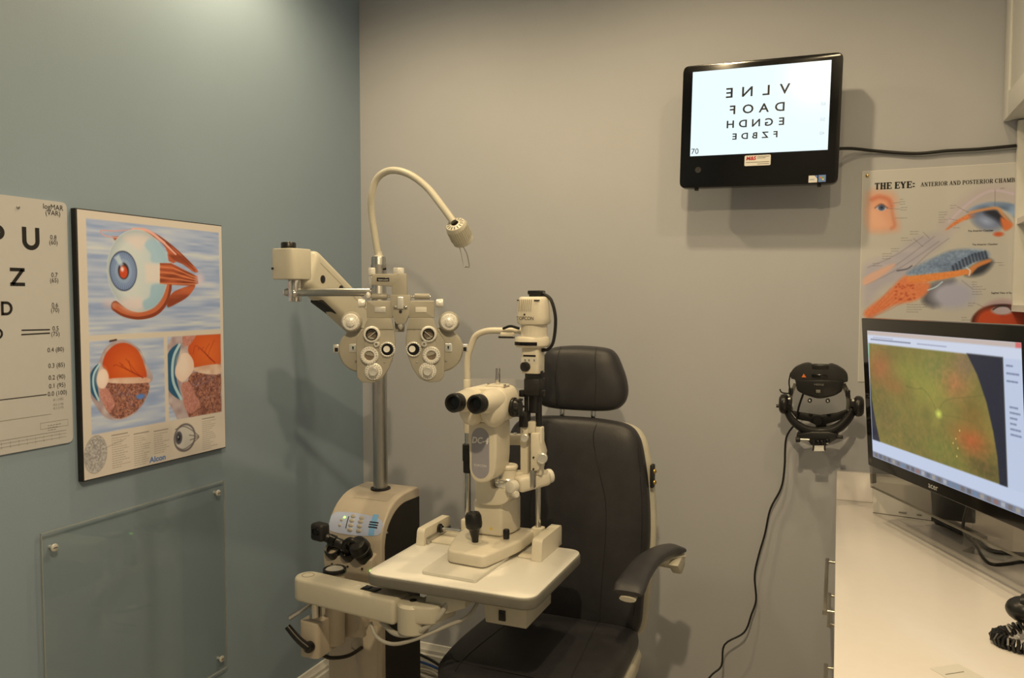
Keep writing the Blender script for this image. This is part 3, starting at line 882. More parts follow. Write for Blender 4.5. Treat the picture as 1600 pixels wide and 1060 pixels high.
    for k in range(3):
        a = bx0[1] + 0.02
        while a < bx1[1] - 0.02 - 0.01 * k:
            L = 0.004 + r.random() * 0.004
            mb.flat([(x, a, zb - 0.010 - k * 0.006), (x, a + L, zb - 0.010 - k * 0.006), (x, a + L, zb - 0.0085 - k * 0.006), (x, a, zb - 0.0085 - k * 0.006)])
            a += L + 0.002
    for k in range(24):
        yy = y1 - 0.04 - k * 0.022
        for zz in ((-1.879,1.437,1.199)[2], (-1.879,1.437,1.19)[2]):
            mb.flat([(x, yy, zz - 0.004), (x, yy + 0.0007, zz - 0.004), (x, yy + 0.0007, zz + 0.003), (x, yy, zz + 0.003)])
    mb.build('fine_print', 'ink_grey', t, 0)['kind'] = 'stuff'
eye_chart()

# ------------------------------------------------------------------ clear acrylic sheet on the blue-green wall
def acrylic_sheet():
    y0, y1, z1, z0 = 1.350, 1.996, 0.953, 0.320
    t = thing('clear_acrylic_sheet', 'clear acrylic sheet screwed on to blue-green wall below the posters', 'acrylic sheet', (LX, (y0 + y1) / 2, z0))
    MB().span((LX + 0.012, y0, z0), (LX + 0.017, y1, z1), bev=0.0008, seg=1).build('sheet', 'acrylic', t, 25)
    for (a, b) in (((y0, z1 - 0.0018), (y1, z1)), ((y0, z0), (y1, z0 + 0.0018)), ((y0, z0), (y0 + 0.002, z1)), ((y1 - 0.002, z0), (y1, z1))):
        MB().span((LX + 0.0118, a[0], a[1]), (LX + 0.0172, b[0], b[1])).build('edge_glow', 'acrylic_edge', t, 0)  # glow of the acrylic edges put in as paler strips
    for (yy, zz) in ((y0 + 0.035, z1 - 0.045), (y1 - 0.030, z1 - 0.035), (y1 - 0.028, z0 + 0.040), (y0 + 0.035, z0 + 0.040)):
        s = MB().lathe((LX, yy, zz), (1, 0, 0), [(0, 0), (0.005, 0), (0.005, 0.0168), (0.0105, 0.0172), (0.0100, 0.0195), (0.007, 0.0215), (0, 0.022)], 18).build('screw', 'silver_paint', t)
        MB().box((LX + 0.0221, yy, zz), (0.0006, 0.011, 0.0018)).build('slot', 'black_matte', s, 0)
acrylic_sheet()

# ------------------------------------------------------------------ instrument stand: console, pole, lamp and arm
PXY = (-1.438, 2.270)      # pole axis
def instrument_stand():
    px, py = PXY
    t = thing('instrument_stand', 'cream ophthalmic instrument stand with black side panels, steel pole and gooseneck lamp', 'instrument stand', (px, py, 0))
    x0, x1 = px - 0.105, px + 0.105
    yf, yb = py - 0.165, py + 0.085
    # body profile in y/z: straight front, quarter round shoulder up to the pole
    prof = [(yb, 0.02), (yf, 0.02), (yf, 0.765)]
    cy, cz, ry, rz = yf + 0.155, 0.765, 0.155, 0.138
    arc = [(cy - ry * math.cos(rad(a)), cz + rz * math.sin(rad(a))) for a in range(10, 91, 8)]
    prof += arc + [(yb - 0.012, 0.905), (yb, 0.893)]
    MB().prism([(x0, a, b) for a, b in prof], (x1 - x0, 0, 0), bev=0.007, seg=3).build('console_body', 'console_cream', t, 30)
    MB().span((x0 - 0.02, yf - 0.03, 0), (x1 + 0.02, yb + 0.02, 0.035), bev=0.01).build('foot_plate', 'console_cream', t)
    # dark side panels, set into the sides under a cream rim
    def side(xs, d):
        pr = [(yb - 0.006, 0.04), (yf + 0.020, 0.04), (yf + 0.020, 0.755)]
        pr += [(cy - (ry - 0.022) * math.cos(rad(a)), cz - 0.008 + (rz - 0.022) * math.sin(rad(a))) for a in range(10, 91, 8)] + [(yb - 0.006, 0.870)]
        return MB().prism([(xs, a, b) for a, b in pr], (d, 0, 0), bev=0.0008, seg=1).build('side_panel', 'console_side', t, 30)
    s = side(x1 - 0.001, 0.003); side(x0 + 0.001, -0.003)
    MB().cyl((x1 + 0.001, yf + 0.032, 0.800), (x1 + 0.005, yf + 0.032, 0.800), 0.004, n=12).build('panel_screw', 'chrome', s)
    # recessed panel line on the shoulder
    def on_shoulder(xl, a, lift=0.0006):
        c, sn = math.cos(rad(a)), math.sin(rad(a))
        n = Vector((0, -c / ry, sn / rz)).normalized()
        p = Vector((xl, cy - ry * c, cz + rz * sn)) + n * lift
        return p
    def patch(name, m, xa, xb, a0, a1, lift, rag=None, n=8, label=None, parent=t):
        tb = bmesh.new()
        rows = []
        for i in range(n + 1):
            a = a0 + (a1 - a0) * i / n
            f = math.sin(math.pi * i / n) if rag else 0
            rows.append([tb.verts.new(on_shoulder(xa - rag * f if rag else xa, a, lift)), tb.verts.new(on_shoulder((xa + xb) / 2, a, lift)), tb.verts.new(on_shoulder(xb + rag * f if rag else xb, a, lift))])
        for r0, r1 in zip(rows, rows[1:]):
            for k in range(2):
                tb.faces.new((r0[k], r0[k + 1], r1[k + 1], r1[k]))
        mb = MB(); mb._add(tb)
        return mb.build(name, m, parent, 40, label)
    # control label: lens-shaped blue strip
    tb = bmesh.new()
    rows = []
    for i in range(21):
        s_ = i / 20
        xx = x0 + 0.004 + (0.202) * s_
        bow = math.sin(math.pi * min(1, max(0, s_))) ** 0.28
        lo, hi = 15 - 7 * bow + 3 * s_, 31 + 9 * bow - 3 * s_
        rows.append([tb.verts.new(on_shoulder(xx, lo + (hi - lo) * k / 4, 0.0008)) for k in range(5)])
    for r0, r1 in zip(rows, rows[1:]):
        for k in range(4):
            tb.faces.new((r0[k], r1[k], r1[k + 1], r0[k + 1]))
    mb = MB(); mb._add(tb)
    lab = mb.build('control_label', 'label_blue', t, 40, 'pale blue control label')
    def X(f): return x0 + 0.210 * f
    patch('cyan_stripe', 'label_cyan', X(0.76), X(0.86), 12, 40, 0.0012, parent=lab)
    def oval(name, m, f, a, rx, rr, h=0.002, parent=lab):
        p = on_shoulder(X(f), a, 0.0006)
        c, sn = math.cos(rad(a)), math.sin(rad(a))
        nrm = Vector((0, -c / ry, sn / rz)).normalized()
        up = Vector((1, 0, 0)).cross(nrm)
        R = Matrix((Vector((1, 0, 0)), -up, nrm)).transposed()
        return MB().sphere(tuple(p), 1.0, (rx, rr, h), 14, R).build(name, m, parent)
    for fx in (0.42, 0.58):
        for k, a in enumerate((16, 22, 28, 34)):
            if fx > 0.5 and k == 3: a = 33
            oval('push_button', 'button_tan', fx, a, 0.0105, 0.0066, 0.003)
    oval('push_button', 'button_tan', 0.22, 20, 0.006, 0.005)
    oval('indicator_light', 'led_green', 0.27, 31, 0.0042, 0.0035, 0.0025)
    oval('indicator_light', 'button_tan', 0.23, 27, 0.006, 0.005)
    patch('scale_mark', 'ink_black', X(0.335), X(0.35), 17, 33, 0.0013, parent=lab)
    for k in range(3):
        patch('model_lettering', 'ink_black', X(0.74) , X(0.90), 22 + k * 3.2, 23.6 + k * 3.2, 0.0015, parent=lab, n=2)
    patch('top_recess', 'console_dark', X(0.22), X(0.88), 62, 80, 0.0005)
    # handpiece wells: sloped ledge with three black cups
    lz = 0.722
    MB().prism([(x0 + 0.010, yf + 0.004, lz + 0.020), (x0 + 0.010, yf - 0.034, lz + 0.004), (x0 + 0.010, yf - 0.030, lz - 0.045), (x0 + 0.010, yf + 0.004, lz - 0.085)], (0.185, 0, 0), bev=0.006).build('well_ledge', 'console_cream', t, 30)
    for k, xx in enumerate((x0 + 0.045, x0 + 0.105, x0 + 0.160)):
        o = Vector((xx, yf - 0.012, lz + 0.002)); ax = Vector((0, -0.62, 0.78))
        w = MB().lathe(o, ax, [(0.0, 0.004), (0.019, 0.004), (0.0205, 0.030), (0.027, 0.032), (0.029, 0.026), (0.026, 0.0), (0.0, -0.004)], 24).build('charging_well', 'black_plastic', t)
        MB().cyl((xx, yf - 0.0335, lz - 0.026), (xx, yf - 0.036, lz - 0.0262), 0.0035, n=10).build('contact_hole', 'black_matte', w)
    MB().sphere((x0 + 0.190, yf - 0.031, lz - 0.030), 0.004).build('indicator_light', 'led_green', t)
    # lower front door line
    MB().span((x0 + 0.018, yf - 0.002, 0.10), (x1 - 0.018, yf + 0.002, 0.50), bev=0.001).build('service_door', 'console_cream', t)
    # pole
    MB().lathe((px, py, 0.905), (0, 0, 1), [(0.034, -0.003), (0.034, 0.003), (0.0255, 0.004)], 28).build('pole_collar', 'black_matte', t)
    pole = MB().lathe((px, py, 0.90), (0, 0, 1), [(0.0, 0), (0.0245, 0), (0.0245, 0.790), (0.022, 0.797), (0, 0.797)], 32).build('pole', 'steel', t)
    MB().lathe((px, py, 1.600), (0, 0, 1), [(0.0245, 0), (0.0265, 0.0005), (0.0265, 0.070), (0.0245, 0.0705)], 28).build('pole_sleeve', 'steel', pole)
    MB().cyl((px + 0.025, py - 0.008, 1.655), (px + 0.033, py - 0.011, 1.655), 0.004, n=10).build('set_screw', 'black_plastic', pole)
    # gooseneck lamp
    neck = [(px, py, 1.690), (-1.448,2.261,1.776), (-1.454,2.253,1.848), (-1.448,2.245,1.899), (-1.426,2.244,1.953), (-1.375,2.243,1.977), (-1.305,2.24,1.962), (-1.234,2.237,1.914), (-1.171,2.22,1.85), (-1.125,2.212,1.796)]
    MB().tube(neck, 0.0118, 14, 8).build('gooseneck', 'cream', t)
    MB().lathe((px, py, 1.690), (0, 0, 1), [(0.018, 0), (0.018, 0.006), (0.013, 0.012), (0.0122, 0.025), (0.0, 0.026)], 20).build('gooseneck_socket', 'cream', t)
    h0 = Vector((-1.118,2.21,1.789)); h1 = Vector((-1.115,2.26,1.741))
    ax = (h1 - h0).normalized(); L = (h1 - h0).length
    head = MB().lathe(h0, ax, [(0.012, -0.004), (0.030, 0.0), (0.0335, 0.006), (0.0345, L * 0.8), (0.034, L), (0.030, L + 0.004), (0.026, L - 0.01), (0, L - 0.012)], 36).build('lamp_head', 'cream', t, 30)
    u = ax.orthogonal().normalized(); v = ax.cross(u)
    for k in range(14):
        a = 2 * math.pi * k / 14
        d = u * math.cos(a) + v * math.sin(a)
        MB().bar(h0 + d * 0.017 - ax * 0.0015, h0 + d * 0.0275 + ax * 0.0005, 0.0028, 0.003, up=tuple(ax)).build('vent_slot', 'black_matte', head, 0)
    for k in range(30):
        a = 2 * math.pi * k / 30
        d = u * math.cos(a) + v * math.sin(a)
        MB().bar(h0 + d * 0.0345 + ax * 0.010, h0 + d * 0.0350 + ax * (L * 0.78), 0.0028, 0.0022, up=tuple(d)).build('grip_rib', 'cream', head, 0)
    MB().tube([(-1.127,2.249,1.727), (-1.12,2.252,1.706), (-1.111,2.256,1.659), (-1.103,2.259,1.657), (-1.095,2.263,1.658), (-1.101,2.26,1.695), (-1.108,2.257,1.712), (-1.114,2.255,1.723)], 0.0016, 6, 4).build('handle_wire', 'steel', t)
    # upper arm: from the pole forwards and up to the head block
    a1 = Vector((px + 0.002, py - 0.035, 1.435)); a0 = Vector((-1.412, 1.842, 1.643))
    d = (a1 - a0).normalized()
    MB().bar(a0 - d * 0.01, a1 + d * 0.05, 0.062, 0.118, bev=0.022, seg=4).build('upper_arm', 'cream', t, 40)
    arm_side = Vector((0, 0, 1)).cross(d).normalized()     # horizontal, across the arm
    upn = d.cross(arm_side)
    sgn = 1 if arm_side.x > 0 else -1
    for (k, hh) in ((0.050, -0.010), (0.150, 0.012)):
        p = a0 + d * k + upn * hh * (1 if upn.z > 0 else -1) + arm_side * (sgn * 0.0305)
        MB().cyl(p, p + arm_side * (sgn * 0.003), 0.0115, n=18, bev=0.001).build('cover_cap', 'black_matte', t)
    MB().bar(a0 + d * 0.02 + arm_side * sgn * 0.0302 + upn * 0.026, a1 + arm_side * sgn * 0.0302 + upn * 0.026, 0.0022, 0.003).build('mould_shade_line', 'cream_dark', t, 0)  # mould crease, its shading put in as a darker cream line
    MB().bar(a0 + d * 0.06 - Vector((0, 0, 0.062)), a0 + d * 0.20 - Vector((0, 0, 0.050)), 0.04, 0.02, bev=0.004).build('spring_cover', 'black_matte', t)
    MB().lathe((px, py, 1.340), (0, 0, 1), [(0.026, 0), (0.044, 0.002), (0.046, 0.01), (0.046, 0.120), (0.044, 0.128), (0.026, 0.13)], 28).build('arm_collar', 'cream', t)
    # head block at the end of the arm
    hc = Vector((-1.424, 1.790, 1.650))
    MB().prism([(a, b, hc.z - 0.042) for a, b in rounded([(hc.x - 0.042, hc.y - 0.030), (hc.x + 0.040, hc.y - 0.036), (hc.x + 0.042, hc.y + 0.045), (hc.x - 0.040, hc.y + 0.045)], [0.010, 0.03, 0.012, 0.012])], (0, 0, 0.086), bev=0.004).build('head_block', 'cream', t, 30)
    MB().lathe((hc.x - 0.005, hc.y, hc.z + 0.044), (0, 0, 1), [(0.021, 0), (0.021, 0.015), (0.019, 0.018), (0, 0.018)], 24).build('lock_knob', 'black_plastic', t)
    MB().sphere((hc.x - 0.005, hc.y, hc.z + 0.061), 0.006, (1, 1, 0.6)).build('knob_pin', 'chrome', t)
    MB().cyl((hc.x - 0.033, hc.y - 0.034, hc.z - 0.012), (hc.x - 0.033, hc.y - 0.0365, hc.z - 0.012), 0.0035, n=10).build('set_screw', 'black_plastic', t)
    # vertical stub and cross rod
    sx, sy = -1.410, 1.790
    MB().cyl((sx, sy, 1.546), (sx, sy, 1.612), 0.0175, n=24, bev=0.001).build('stub_post', 'chrome', t)
    rod_end = Vector((-1.18,1.831,1.607)); rs = Vector((sx, sy, 1.572))
    rod_end.z = 1.572
    rd = (rod_end - rs).normalized()
    MB().cyl(rs - rd * 0.024, rod_end, 0.0112, n=20, bev=0.001).build('cross_rod', 'steel', t)
    MB().sphere(tuple(rs - rd * 0.026), 0.0105, (1, 1, 1)).build('rod_end', 'chrome', t)
    lv = rs + rd * 0.022 + Vector((0.0, -0.012, -0.010))
    le = Vector((-1.332,1.687,1.567))
    lever = MB().tube([lv, lv * 0.5 + le * 0.5, le], (0.0042, 0.0065), 10, 4).build('clamp_lever', 'chrome', t)
    MB().sphere(tuple(le), 0.0095).build('lever_ball', 'chrome', lever)
    # lower clamp: post, block and black lever beside the console
    bx, by = -1.440, 1.905
    MB().cyl((bx, by, 0.585), (bx, by, 0.690), 0.0185, n=24).build('swivel_post', 'chrome', t)
    MB().prism([(a, b, 0.482) for a, b in rounded([(bx - 0.036, by - 0.036), (bx + 0.034, by - 0.036), (bx + 0.034, by + 0.10), (bx - 0.036, by + 0.10)], [0.018, 0.018, 0.004, 0.004])], (0, 0, 0.108), bev=0.004).build('clamp_block', 'console_cream', t, 30)
    MB().span((bx - 0.02, by + 0.09, 0.500), (bx + 0.06, yf + 0.01, 0.580), bev=0.004).build('clamp_bracket', 'console_cream', t)
    kz = 0.522
    MB().cyl((bx + 0.010, by - 0.036, kz), (bx + 0.010, by - 0.056, kz), 0.0165, n=20, bev=0.004).build('lever_hub', 'black_plastic', t)
    MB().tube([(bx + 0.010, by - 0.050, kz), (bx - 0.020, by - 0.058, kz + 0.024), (bx - 0.055, by - 0.062, kz + 0.058)], (0.012, 0.0095), 12, 5).build('clamp_lever', 'black_plastic', t)
    MB().cyl((-1.405, 1.955, 0.50), (-1.405, 1.955, 0.728), 0.030, n=28, bev=0.003).build('pivot_column', 'console_cream', t)
    c = MB().lathe((-1.405, 1.955, 0.728), (0, 0, 1), [(0.0, 0.001), (0.027, 0.001), (0.031, 0.006), (0.035, 0.004), (0.036, -0.006), (0.030, -0.008)], 30).build('pivot_cap', 'black_plastic', t)
    MB().lathe((-1.405, 1.955, 0.7295), (0, 0, 1), [(0.0, 0.003), (0.026, 0.002), (0.028, 0)], 26).build('cap_disc', 'silver_paint', c)
    MB().prism([(-1.424,1.99,0.598), (-1.344,1.99,0.61), (-1.326,1.99,0.513), (-1.459,1.99,0.498)], (0, 0.02, 0), bev=0.004).build('cord_holder', 'console_cream', t)
    MB().tube([(-1.413,1.975,0.611), (-1.428,1.975,0.558), (-1.445,1.975,0.507)], 0.004, 8).build('holder_strap', 'cream', t)
    MB().tube([(-1.444,1.89,0.639), (-1.467,1.87,0.622), (-1.493,1.85,0.604)], (0.010, 0.014), 10, 5, flat=0.5).build('release_lever', 'steel', t)
    MB().tube([(bx + 0.01, by, 0.485), (bx + 0.025, by + 0.04, 0.455), (bx + 0.035, by + 0.12, 0.43), (bx + 0.03, by + 0.215, 0.42)], 0.006, 8).build('power_cord', 'cable_black', t)
    MB().tube([(-1.335, 1.93, 0.68), (-1.33, 1.95, 0.62), (-1.345, 1.98, 0.55), (-1.40, 2.03, 0.46), (-1.42, 2.085, 0.40), (-1.40, 2.09, 0.20), (-1.37, 2.095, 0.05)], 0.003, 6).build('lamp_cord', 'cable_grey', t)
    return t
instrument_stand()

# ------------------------------------------------------------------ hand-held scopes in the console wells
def scopes():
    x0, yf, lz = PXY[0] - 0.105, PXY[1] - 0.165, 0.722
    ax = Vector((0, -0.62, 0.78))
    # scope A: head leaning up to the left
    base = Vector((x0 + 0.105, yf - 0.012, lz + 0.002)) + ax * 0.006
    t = thing('handheld_scope', 'black hand-held eye scope with its head leaning out to the left of the wells', 'ophthalmoscope', tuple(base), group='hand-held scopes in the console wells')
    k = base + ax * 0.045
    MB().tube([base, base + ax * 0.03, k + Vector((-0.008, -0.004, 0.006)), k + Vector((-0.035, -0.010, 0.016)), k + Vector((-0.062, -0.018, 0.030))], 0.0155, 16, 5).build('handle', 'black_plastic', t)
    hd = k + Vector((-0.080, -0.024, 0.046))
    h = MB().box(tuple(hd), (0.054, 0.040, 0.056), rz=-12, bev=0.010, seg=3).build('head', 'black_matte', t)
    MB().lathe(hd + Vector((0, -0.018, 0.006)), (0.1, -1, 0.1), [(0, 0), (0.014, 0), (0.014, 0.008), (0.011, 0.010), (0.009, 0.006), (0, 0.006)], 18).build('lens_ring', 'black_gloss', h)
    MB().lathe(k + Vector((-0.03, -0.012, 0.016)), (-1, -0.2, 0.35), [(0.0155, 0), (0.0185, 0.002), (0.0185, 0.020), (0.0155, 0.022)], 18).build('collar_ring', 'black_gloss', t)
    # scope B: short fat handle in the right-hand well
    base = Vector((x0 + 0.160, yf - 0.012, lz + 0.002)) + ax * 0.006
    t = thing('handheld_scope', 'short fat black scope handle seated in the right-hand console well', 'ophthalmoscope', tuple(base), group='hand-held scopes in the console wells')
    MB().lathe(base, ax, [(0, 0), (0.016, 0), (0.0175, 0.02), (0.030, 0.032), (0.032, 0.060), (0.026, 0.076), (0.012, 0.083), (0, 0.084)], 24).build('handle', 'black_plastic', t)
    MB().lathe(base + ax * 0.040, ax, [(0.030, 0), (0.0335, 0.002), (0.0335, 0.008), (0.030, 0.010)], 24).build('grip_ring', 'black_matte', t)
    MB().tube([base + ax * 0.078, base + ax * 0.085 + Vector((-0.018, -0.004, 0.004)), base + ax * 0.062 + Vector((-0.045, -0.010, 0.004)), base + ax * 0.045 + Vector((-0.05, -0.012, -0.002))], 0.0085, 10, 5).build('neck', 'black_plastic', t)
scopes()

# ------------------------------------------------------------------ instrument table on its swing arm
TZ = 0.800
def instrument_table():
    x0, x1, y0, y1 = -1.195, -0.692, 1.792, 2.214
    t = thing('instrument_table', 'white rectangular instrument table with grey edge carried on a cream swing arm', 'instrument table', ((x0 + x1) / 2, (y0 + y1) / 2, 0.60))
    out = rounded([(x0, y0), (x1, y0), (x1, y1), (x0, y1)], 0.045, 7)
    MB().prism([(a, b, TZ - 0.034) for a, b in out], (0, 0, 0.031), bev=0.006, seg=3).build('table_edge', 'edge_grey', t, 50)
    ins = rounded([(x0 + 0.003, y0 + 0.003), (x1 - 0.003, y0 + 0.003), (x1 - 0.003, y1 - 0.003), (x0 + 0.003, y1 - 0.003)], 0.044, 7)
    MB().prism([(a, b, TZ - 0.006) for a, b in ins], (0, 0, 0.006), bev=0.001, seg=1).build('table_top', 'table_white', t, 50)
    zt = TZ - 0.034
    # power box
    bx0, bx1, by0, by1 = -0.912, -0.776, 1.955, 2.155
    pb = MB()
    pb.prism([(bx0, by0, zt), (bx1 + 0.004, by0, zt), (bx1, by0 + 0.003, 0.645), (bx0 + 0.012, by0 + 0.003, 0.645)], (0, by1 - by0, 0), bev=0.003)
    box = pb.build('power_box', 'cream', t, 30)
    sw = MB().span((-0.858, by0 - 0.002, 0.658), (-0.838, by0 + 0.004, 0.687), bev=0.001).build('power_switch', 'black_plastic', box)
    MB().box((-0.848, by0 - 0.003, 0.676), (0.010, 0.002, 0.008)).build('rocker', 'black_gloss', sw)
    MB().cyl((-0.848, by0 + 0.002, 0.702), (-0.848, by0 - 0.003, 0.702), 0.0045, n=12).build('fuse_cap', 'ink_red', box)
    # bracket to the knuckle
    MB().prism([(-1.015, 1.83, zt), (-0.90, 1.83, zt), (-0.90, 1.83, zt - 0.035), (-0.985, 1.83, zt - 0.070), (-1.030, 1.83, zt - 0.070)], (0, 0.10, 0), bev=0.004).build('arm_bracket', 'cream', t, 30)
    # swing arm
    az0, az1 = 0.668, 0.738
    A, B = Vector((-1.432, 1.862, 0)), Vector((-1.062, 1.822, 0))
    d = (B - A).normalized(); n = Vector((-d.y, d.x, 0))
    w = 0.039
    outl = []
    for k in range(13):
        a = rad(90 + 180 * k / 12); outl.append(A + n * (w * math.sin(a)) + d * (w * math.cos(a)))
    outl += [B - n * w - d * 0.028, B + n * w - d * 0.028]
    arm = MB().prism([(p.x, p.y, az0) for p in outl], (0, 0, az1 - az0), bev=0.010, seg=3).build('swing_arm', 'cream', t, 40)
    MB().lathe((A.x, A.y, az1), (0, 0, 1), [(0.0185, 0.0), (0.0185, 0.0008), (0.0170, 0.0008), (0.0170, 0.0)], 28).build('pivot_mark', 'ink_grey', arm)
    sp = A + d * 0.235
    s2 = MB().box((sp.x, sp.y, az1), (0.052, 0.030, 0.006), rz=-6, bev=0.001).build('arm_switch', 'black_plastic', arm)
    MB().box((sp.x - 0.012, sp.y, az1 + 0.003), (0.020, 0.022, 0.004), rz=-6, bev=0.001).build('rocker', 'black_gloss', s2)
    for k, (dx, dy) in enumerate(((-0.050, -0.008), (-0.050, 0.006), (-0.034, 0.014), (0.034, -0.012))):
        p = sp + d * dx + n * dy
        MB().box((p.x, p.y, az1 + 0.0004), (0.012, 0.003, 0.0006), rz=-6 + (40 if k % 2 else 0)).build('switch_mark', 'white_print' if k < 3 else 'ink_grey', arm, 0)
    kn = MB()
    kn.lathe((B.x + 0.008, B.y, az0 - 0.022), (0, 0, 1), [(0, 0), (0.034, 0), (0.042, 0.006), (0.043, 0.012), (0.043, 0.078), (0.036, 0.086), (0, 0.087)], 32)
    knu = kn.build('knuckle', 'cream', t, 40)
    MB().cyl((B.x + 0.008, B.y, az0 + 0.0645), (B.x + 0.008, B.y, az0 + 0.0665), 0.010, n=18).build('bolt_hole', 'black_matte', knu)
    MB().prism([(a, b, 0.682) for a, b in rounded([(B.x + 0.01, B.y - 0.040), (B.x + 0.085, B.y - 0.022), (B.x + 0.110, B.y + 0.07), (B.x + 0.02, B.y + 0.06)], 0.02)], (0, 0, 0.050), bev=0.008, seg=3).build('knuckle_link', 'cream', t, 40)
    # grey cables looping under the arm
    MB().tube([(-0.955, 1.84, 0.742), (-0.975, 1.815, 0.700), (-1.035, 1.80, 0.655), (-1.10, 1.805, 0.640), (-1.16, 1.83, 0.655)], 0.0075, 10).build('power_cable', 'cable_grey', t)
    MB().tube([(-0.885, 1.90, 0.745), (-0.905, 1.86, 0.700), (-0.965, 1.84, 0.668), (-1.03, 1.80, 0.640), (-1.10, 1.795, 0.615), (-1.155, 1.80, 0.622), (-1.19, 1.82, 0.650)], 0.0052, 10).build('power_cable', 'cable_grey', t)
instrument_table()

# ------------------------------------------------------------------ phoropter
def phoropter():
    k = 2.145 / 1220.0
    o = Vector((-1.109,1.861,1.452))
    rz = 27.0
    M = Matrix.Translation(o) @ Matrix.Rotation(rad(rz), 4, 'Z')
    t = thing('phoropter', 'cream phoropter head with two lens discs and silver dials hanging from steel rod', 'phoropter', tuple(o), rz)
    def L(px, py, y=0.0):           # local metres: across, forward (negative towards the examiner), up
        return (px * k, y, -py * k)
    def q(x, y): return (x - 627, y - 525)
    def mb(): return MB(M)
    # bracket and cross bar
    def plate(name, pts, y0, y1, m, bev=0.002, parent=t, r=0.003):
        P = [(a * k, -b * k) for a, b in (q(*p) for p in pts)]
        P = rounded(P, r, 3) if r else P
        return mb().prism([(a, y0, b) for a, b in P], (0, y1 - y0, 0), bev=bev).build(name, m, parent, 32)
    br = plate('hanger_bracket', [(583, 429), (637, 428), (637, 464), (614, 464), (614, 448), (583, 446)], -0.014, 0.014, 'phoropter_cream')
    lp = plate('name_plate', [(591, 434.5), (610, 434.5), (610, 440), (591, 440)], -0.016, -0.013, 'black_gloss', 0.0005, br, 0)
    c = L(600.5 - 627, 439.3 - 525)
    W = M @ Vector((c[0], -0.0164, c[2]))
    rgt, up = M.to_3x3() @ Vector((1, 0, 0)), Vector((0, 0, 1))
    text('TOPCON', 0.0062, 'white_print', W, rgt, up, t, 'brand_lettering', xs=1.05)
    for (x, y0, y1, r) in ((582.5, 419, 431, 0.0098), (624, 419, 429, 0.0150)):
        p0, p1 = L(*q(x, y1)), L(*q(x, y0))
        kb = mb().cyl(p0, p1, r, n=24, bev=0.002).build('lock_knob', 'knurl', t)
    mb().cyl(L(*q(582.5, 432)), L(*q(582.5, 446)), 0.0085, n=18, bev=0.002).build('clamp_sleeve', 'silver_paint', t)
    plate('center_body', [(611, 461), (643, 461), (640, 492), (634, 506), (620, 506), (614, 492)], -0.016, 0.020, 'phoropter_cream', 0.003)
    plate('level_vial', [(622, 464), (632, 464), (632, 483), (622, 483)], -0.021, -0.014, 'silver_paint', 0.002)
    for x in (619, 635):
        mb().cyl(L(*q(x - 2.5, 479.5), -0.020), L(*q(x + 2.5, 479.5), -0.020), 0.0036, n=12, bev=0.001).build('level_screw', 'chrome', t)
    mb().cyl(L(*q(627, 487), -0.0150), L(*q(627, 487), -0.0180), 0.0042, n=14).build('level_port', 'black_matte', t)
    plate('chin_tab', [(617, 500), (632, 500), (632, 519), (617, 519)], 0.004, 0.014, 'cream_dark', 0.002)
    mb().sphere(L(*q(627, 508), -0.006), 0.0088, (1, 1, 1.5)).build('bend_knob', 'silver_paint', t)
    # halves, mirrored
    for s in (-1, 1):
        def Q(x, y): return (s * (627 - x), y - 525)
        def pl(name, pts, y0, y1, m, bev=0.002, parent=t, r=0.003):
            P = [(a * k, -b * k) for a, b in (Q(*p) for p in pts)]
            P = rounded(P, r, 3) if r else P
            return mb().prism([(a, y0, b) for a, b in P], (0, y1 - y0, 0), bev=bev).build(name, m, parent, 32)
        bar = pl('slide_housing', [(575, 470), (615, 470), (615, 497), (575, 497)], -0.014, 0.018, 'phoropter_cream', 0.0025)
        pl('scale_window', [(587, 480), (604, 480), (604, 488), (587, 488)], -0.0155, -0.0135, 'silver_paint' if s < 0 else 'cream_light', 0.0004, bar, 0)
        mb().cyl(L(*Q(582, 463.5), 0.0), L(*Q(606, 463.5), 0.0), 0.0082, n=18, bev=0.002).build('slide_barrel', 'phoropter_cream', t)
        mb().cyl(L(*Q(572 if s < 0 else 580, 463.5)), L(*Q(612, 463.5)), 0.0035, n=12).build('slide_rod', 'chrome', t)
        if s < 0:
            mb().sphere(L(*Q(577, 462)), 0.0098, (0.8, 1, 1)).build('rotation_knob', 'knurl', t)
        mb().cyl(L(*Q(572.5, 474)), L(*Q(561, 474)), 0.0110, 0.0122, n=20, bev=0.003).build('distance_knob', 'knurl', t)
        # big dial
        dc = Q(552, 503)
        mb().lathe(L(*dc, -0.004), (0, -1, 0), [(0, 0), (0.026, 0), (0.0285, 0.005), (0.0285, 0.020), (0.025, 0.028), (0, 0.028)], 30).build('power_dial', 'phoropter_cream', t)
        dd = mb().lathe(L(*dc, -0.030), (0, -1, 0), [(0.0235, 0), (0.0235, 0.004), (0.021, 0.008), (0.012, 0.0095), (0.0115, 0.014), (0.006, 0.0165), (0, 0.017)], 30).build('dial_face', 'knurl', t)
        for j in range(16):
            a = 2 * math.pi * j / 16
            p = Vector(L(*dc, -0.0375)) + Vector((math.cos(a) * 0.0185, 0, math.sin(a) * 0.0185))
            mb().box(tuple(p), (0.0018, 0.0012, 0.0032), R=Matrix.Rotation(-(a - math.pi / 2), 3, 'Y')).build('dial_mark', 'ink_grey', dd, 0)
        # lens disc behind
        cc = Q(565, 547)
        mb().lathe(L(*cc, 0.022), (0, -1, 0), [(0, 0), (0.057, 0), (0.0605, 0.004), (0.0605, 0.026), (0.0575, 0.032), (0.054, 0.0335), (0, 0.0335)], 44).build('lens_disc', 'phoropter_cream', t)
        mb().lathe(L(*cc, 0.010), (0, -1, 0), [(0.0604, 0), (0.0614, 0.001), (0.0614, 0.009), (0.0604, 0.010)], 44).build('disc_rim', 'cream_dark', t)
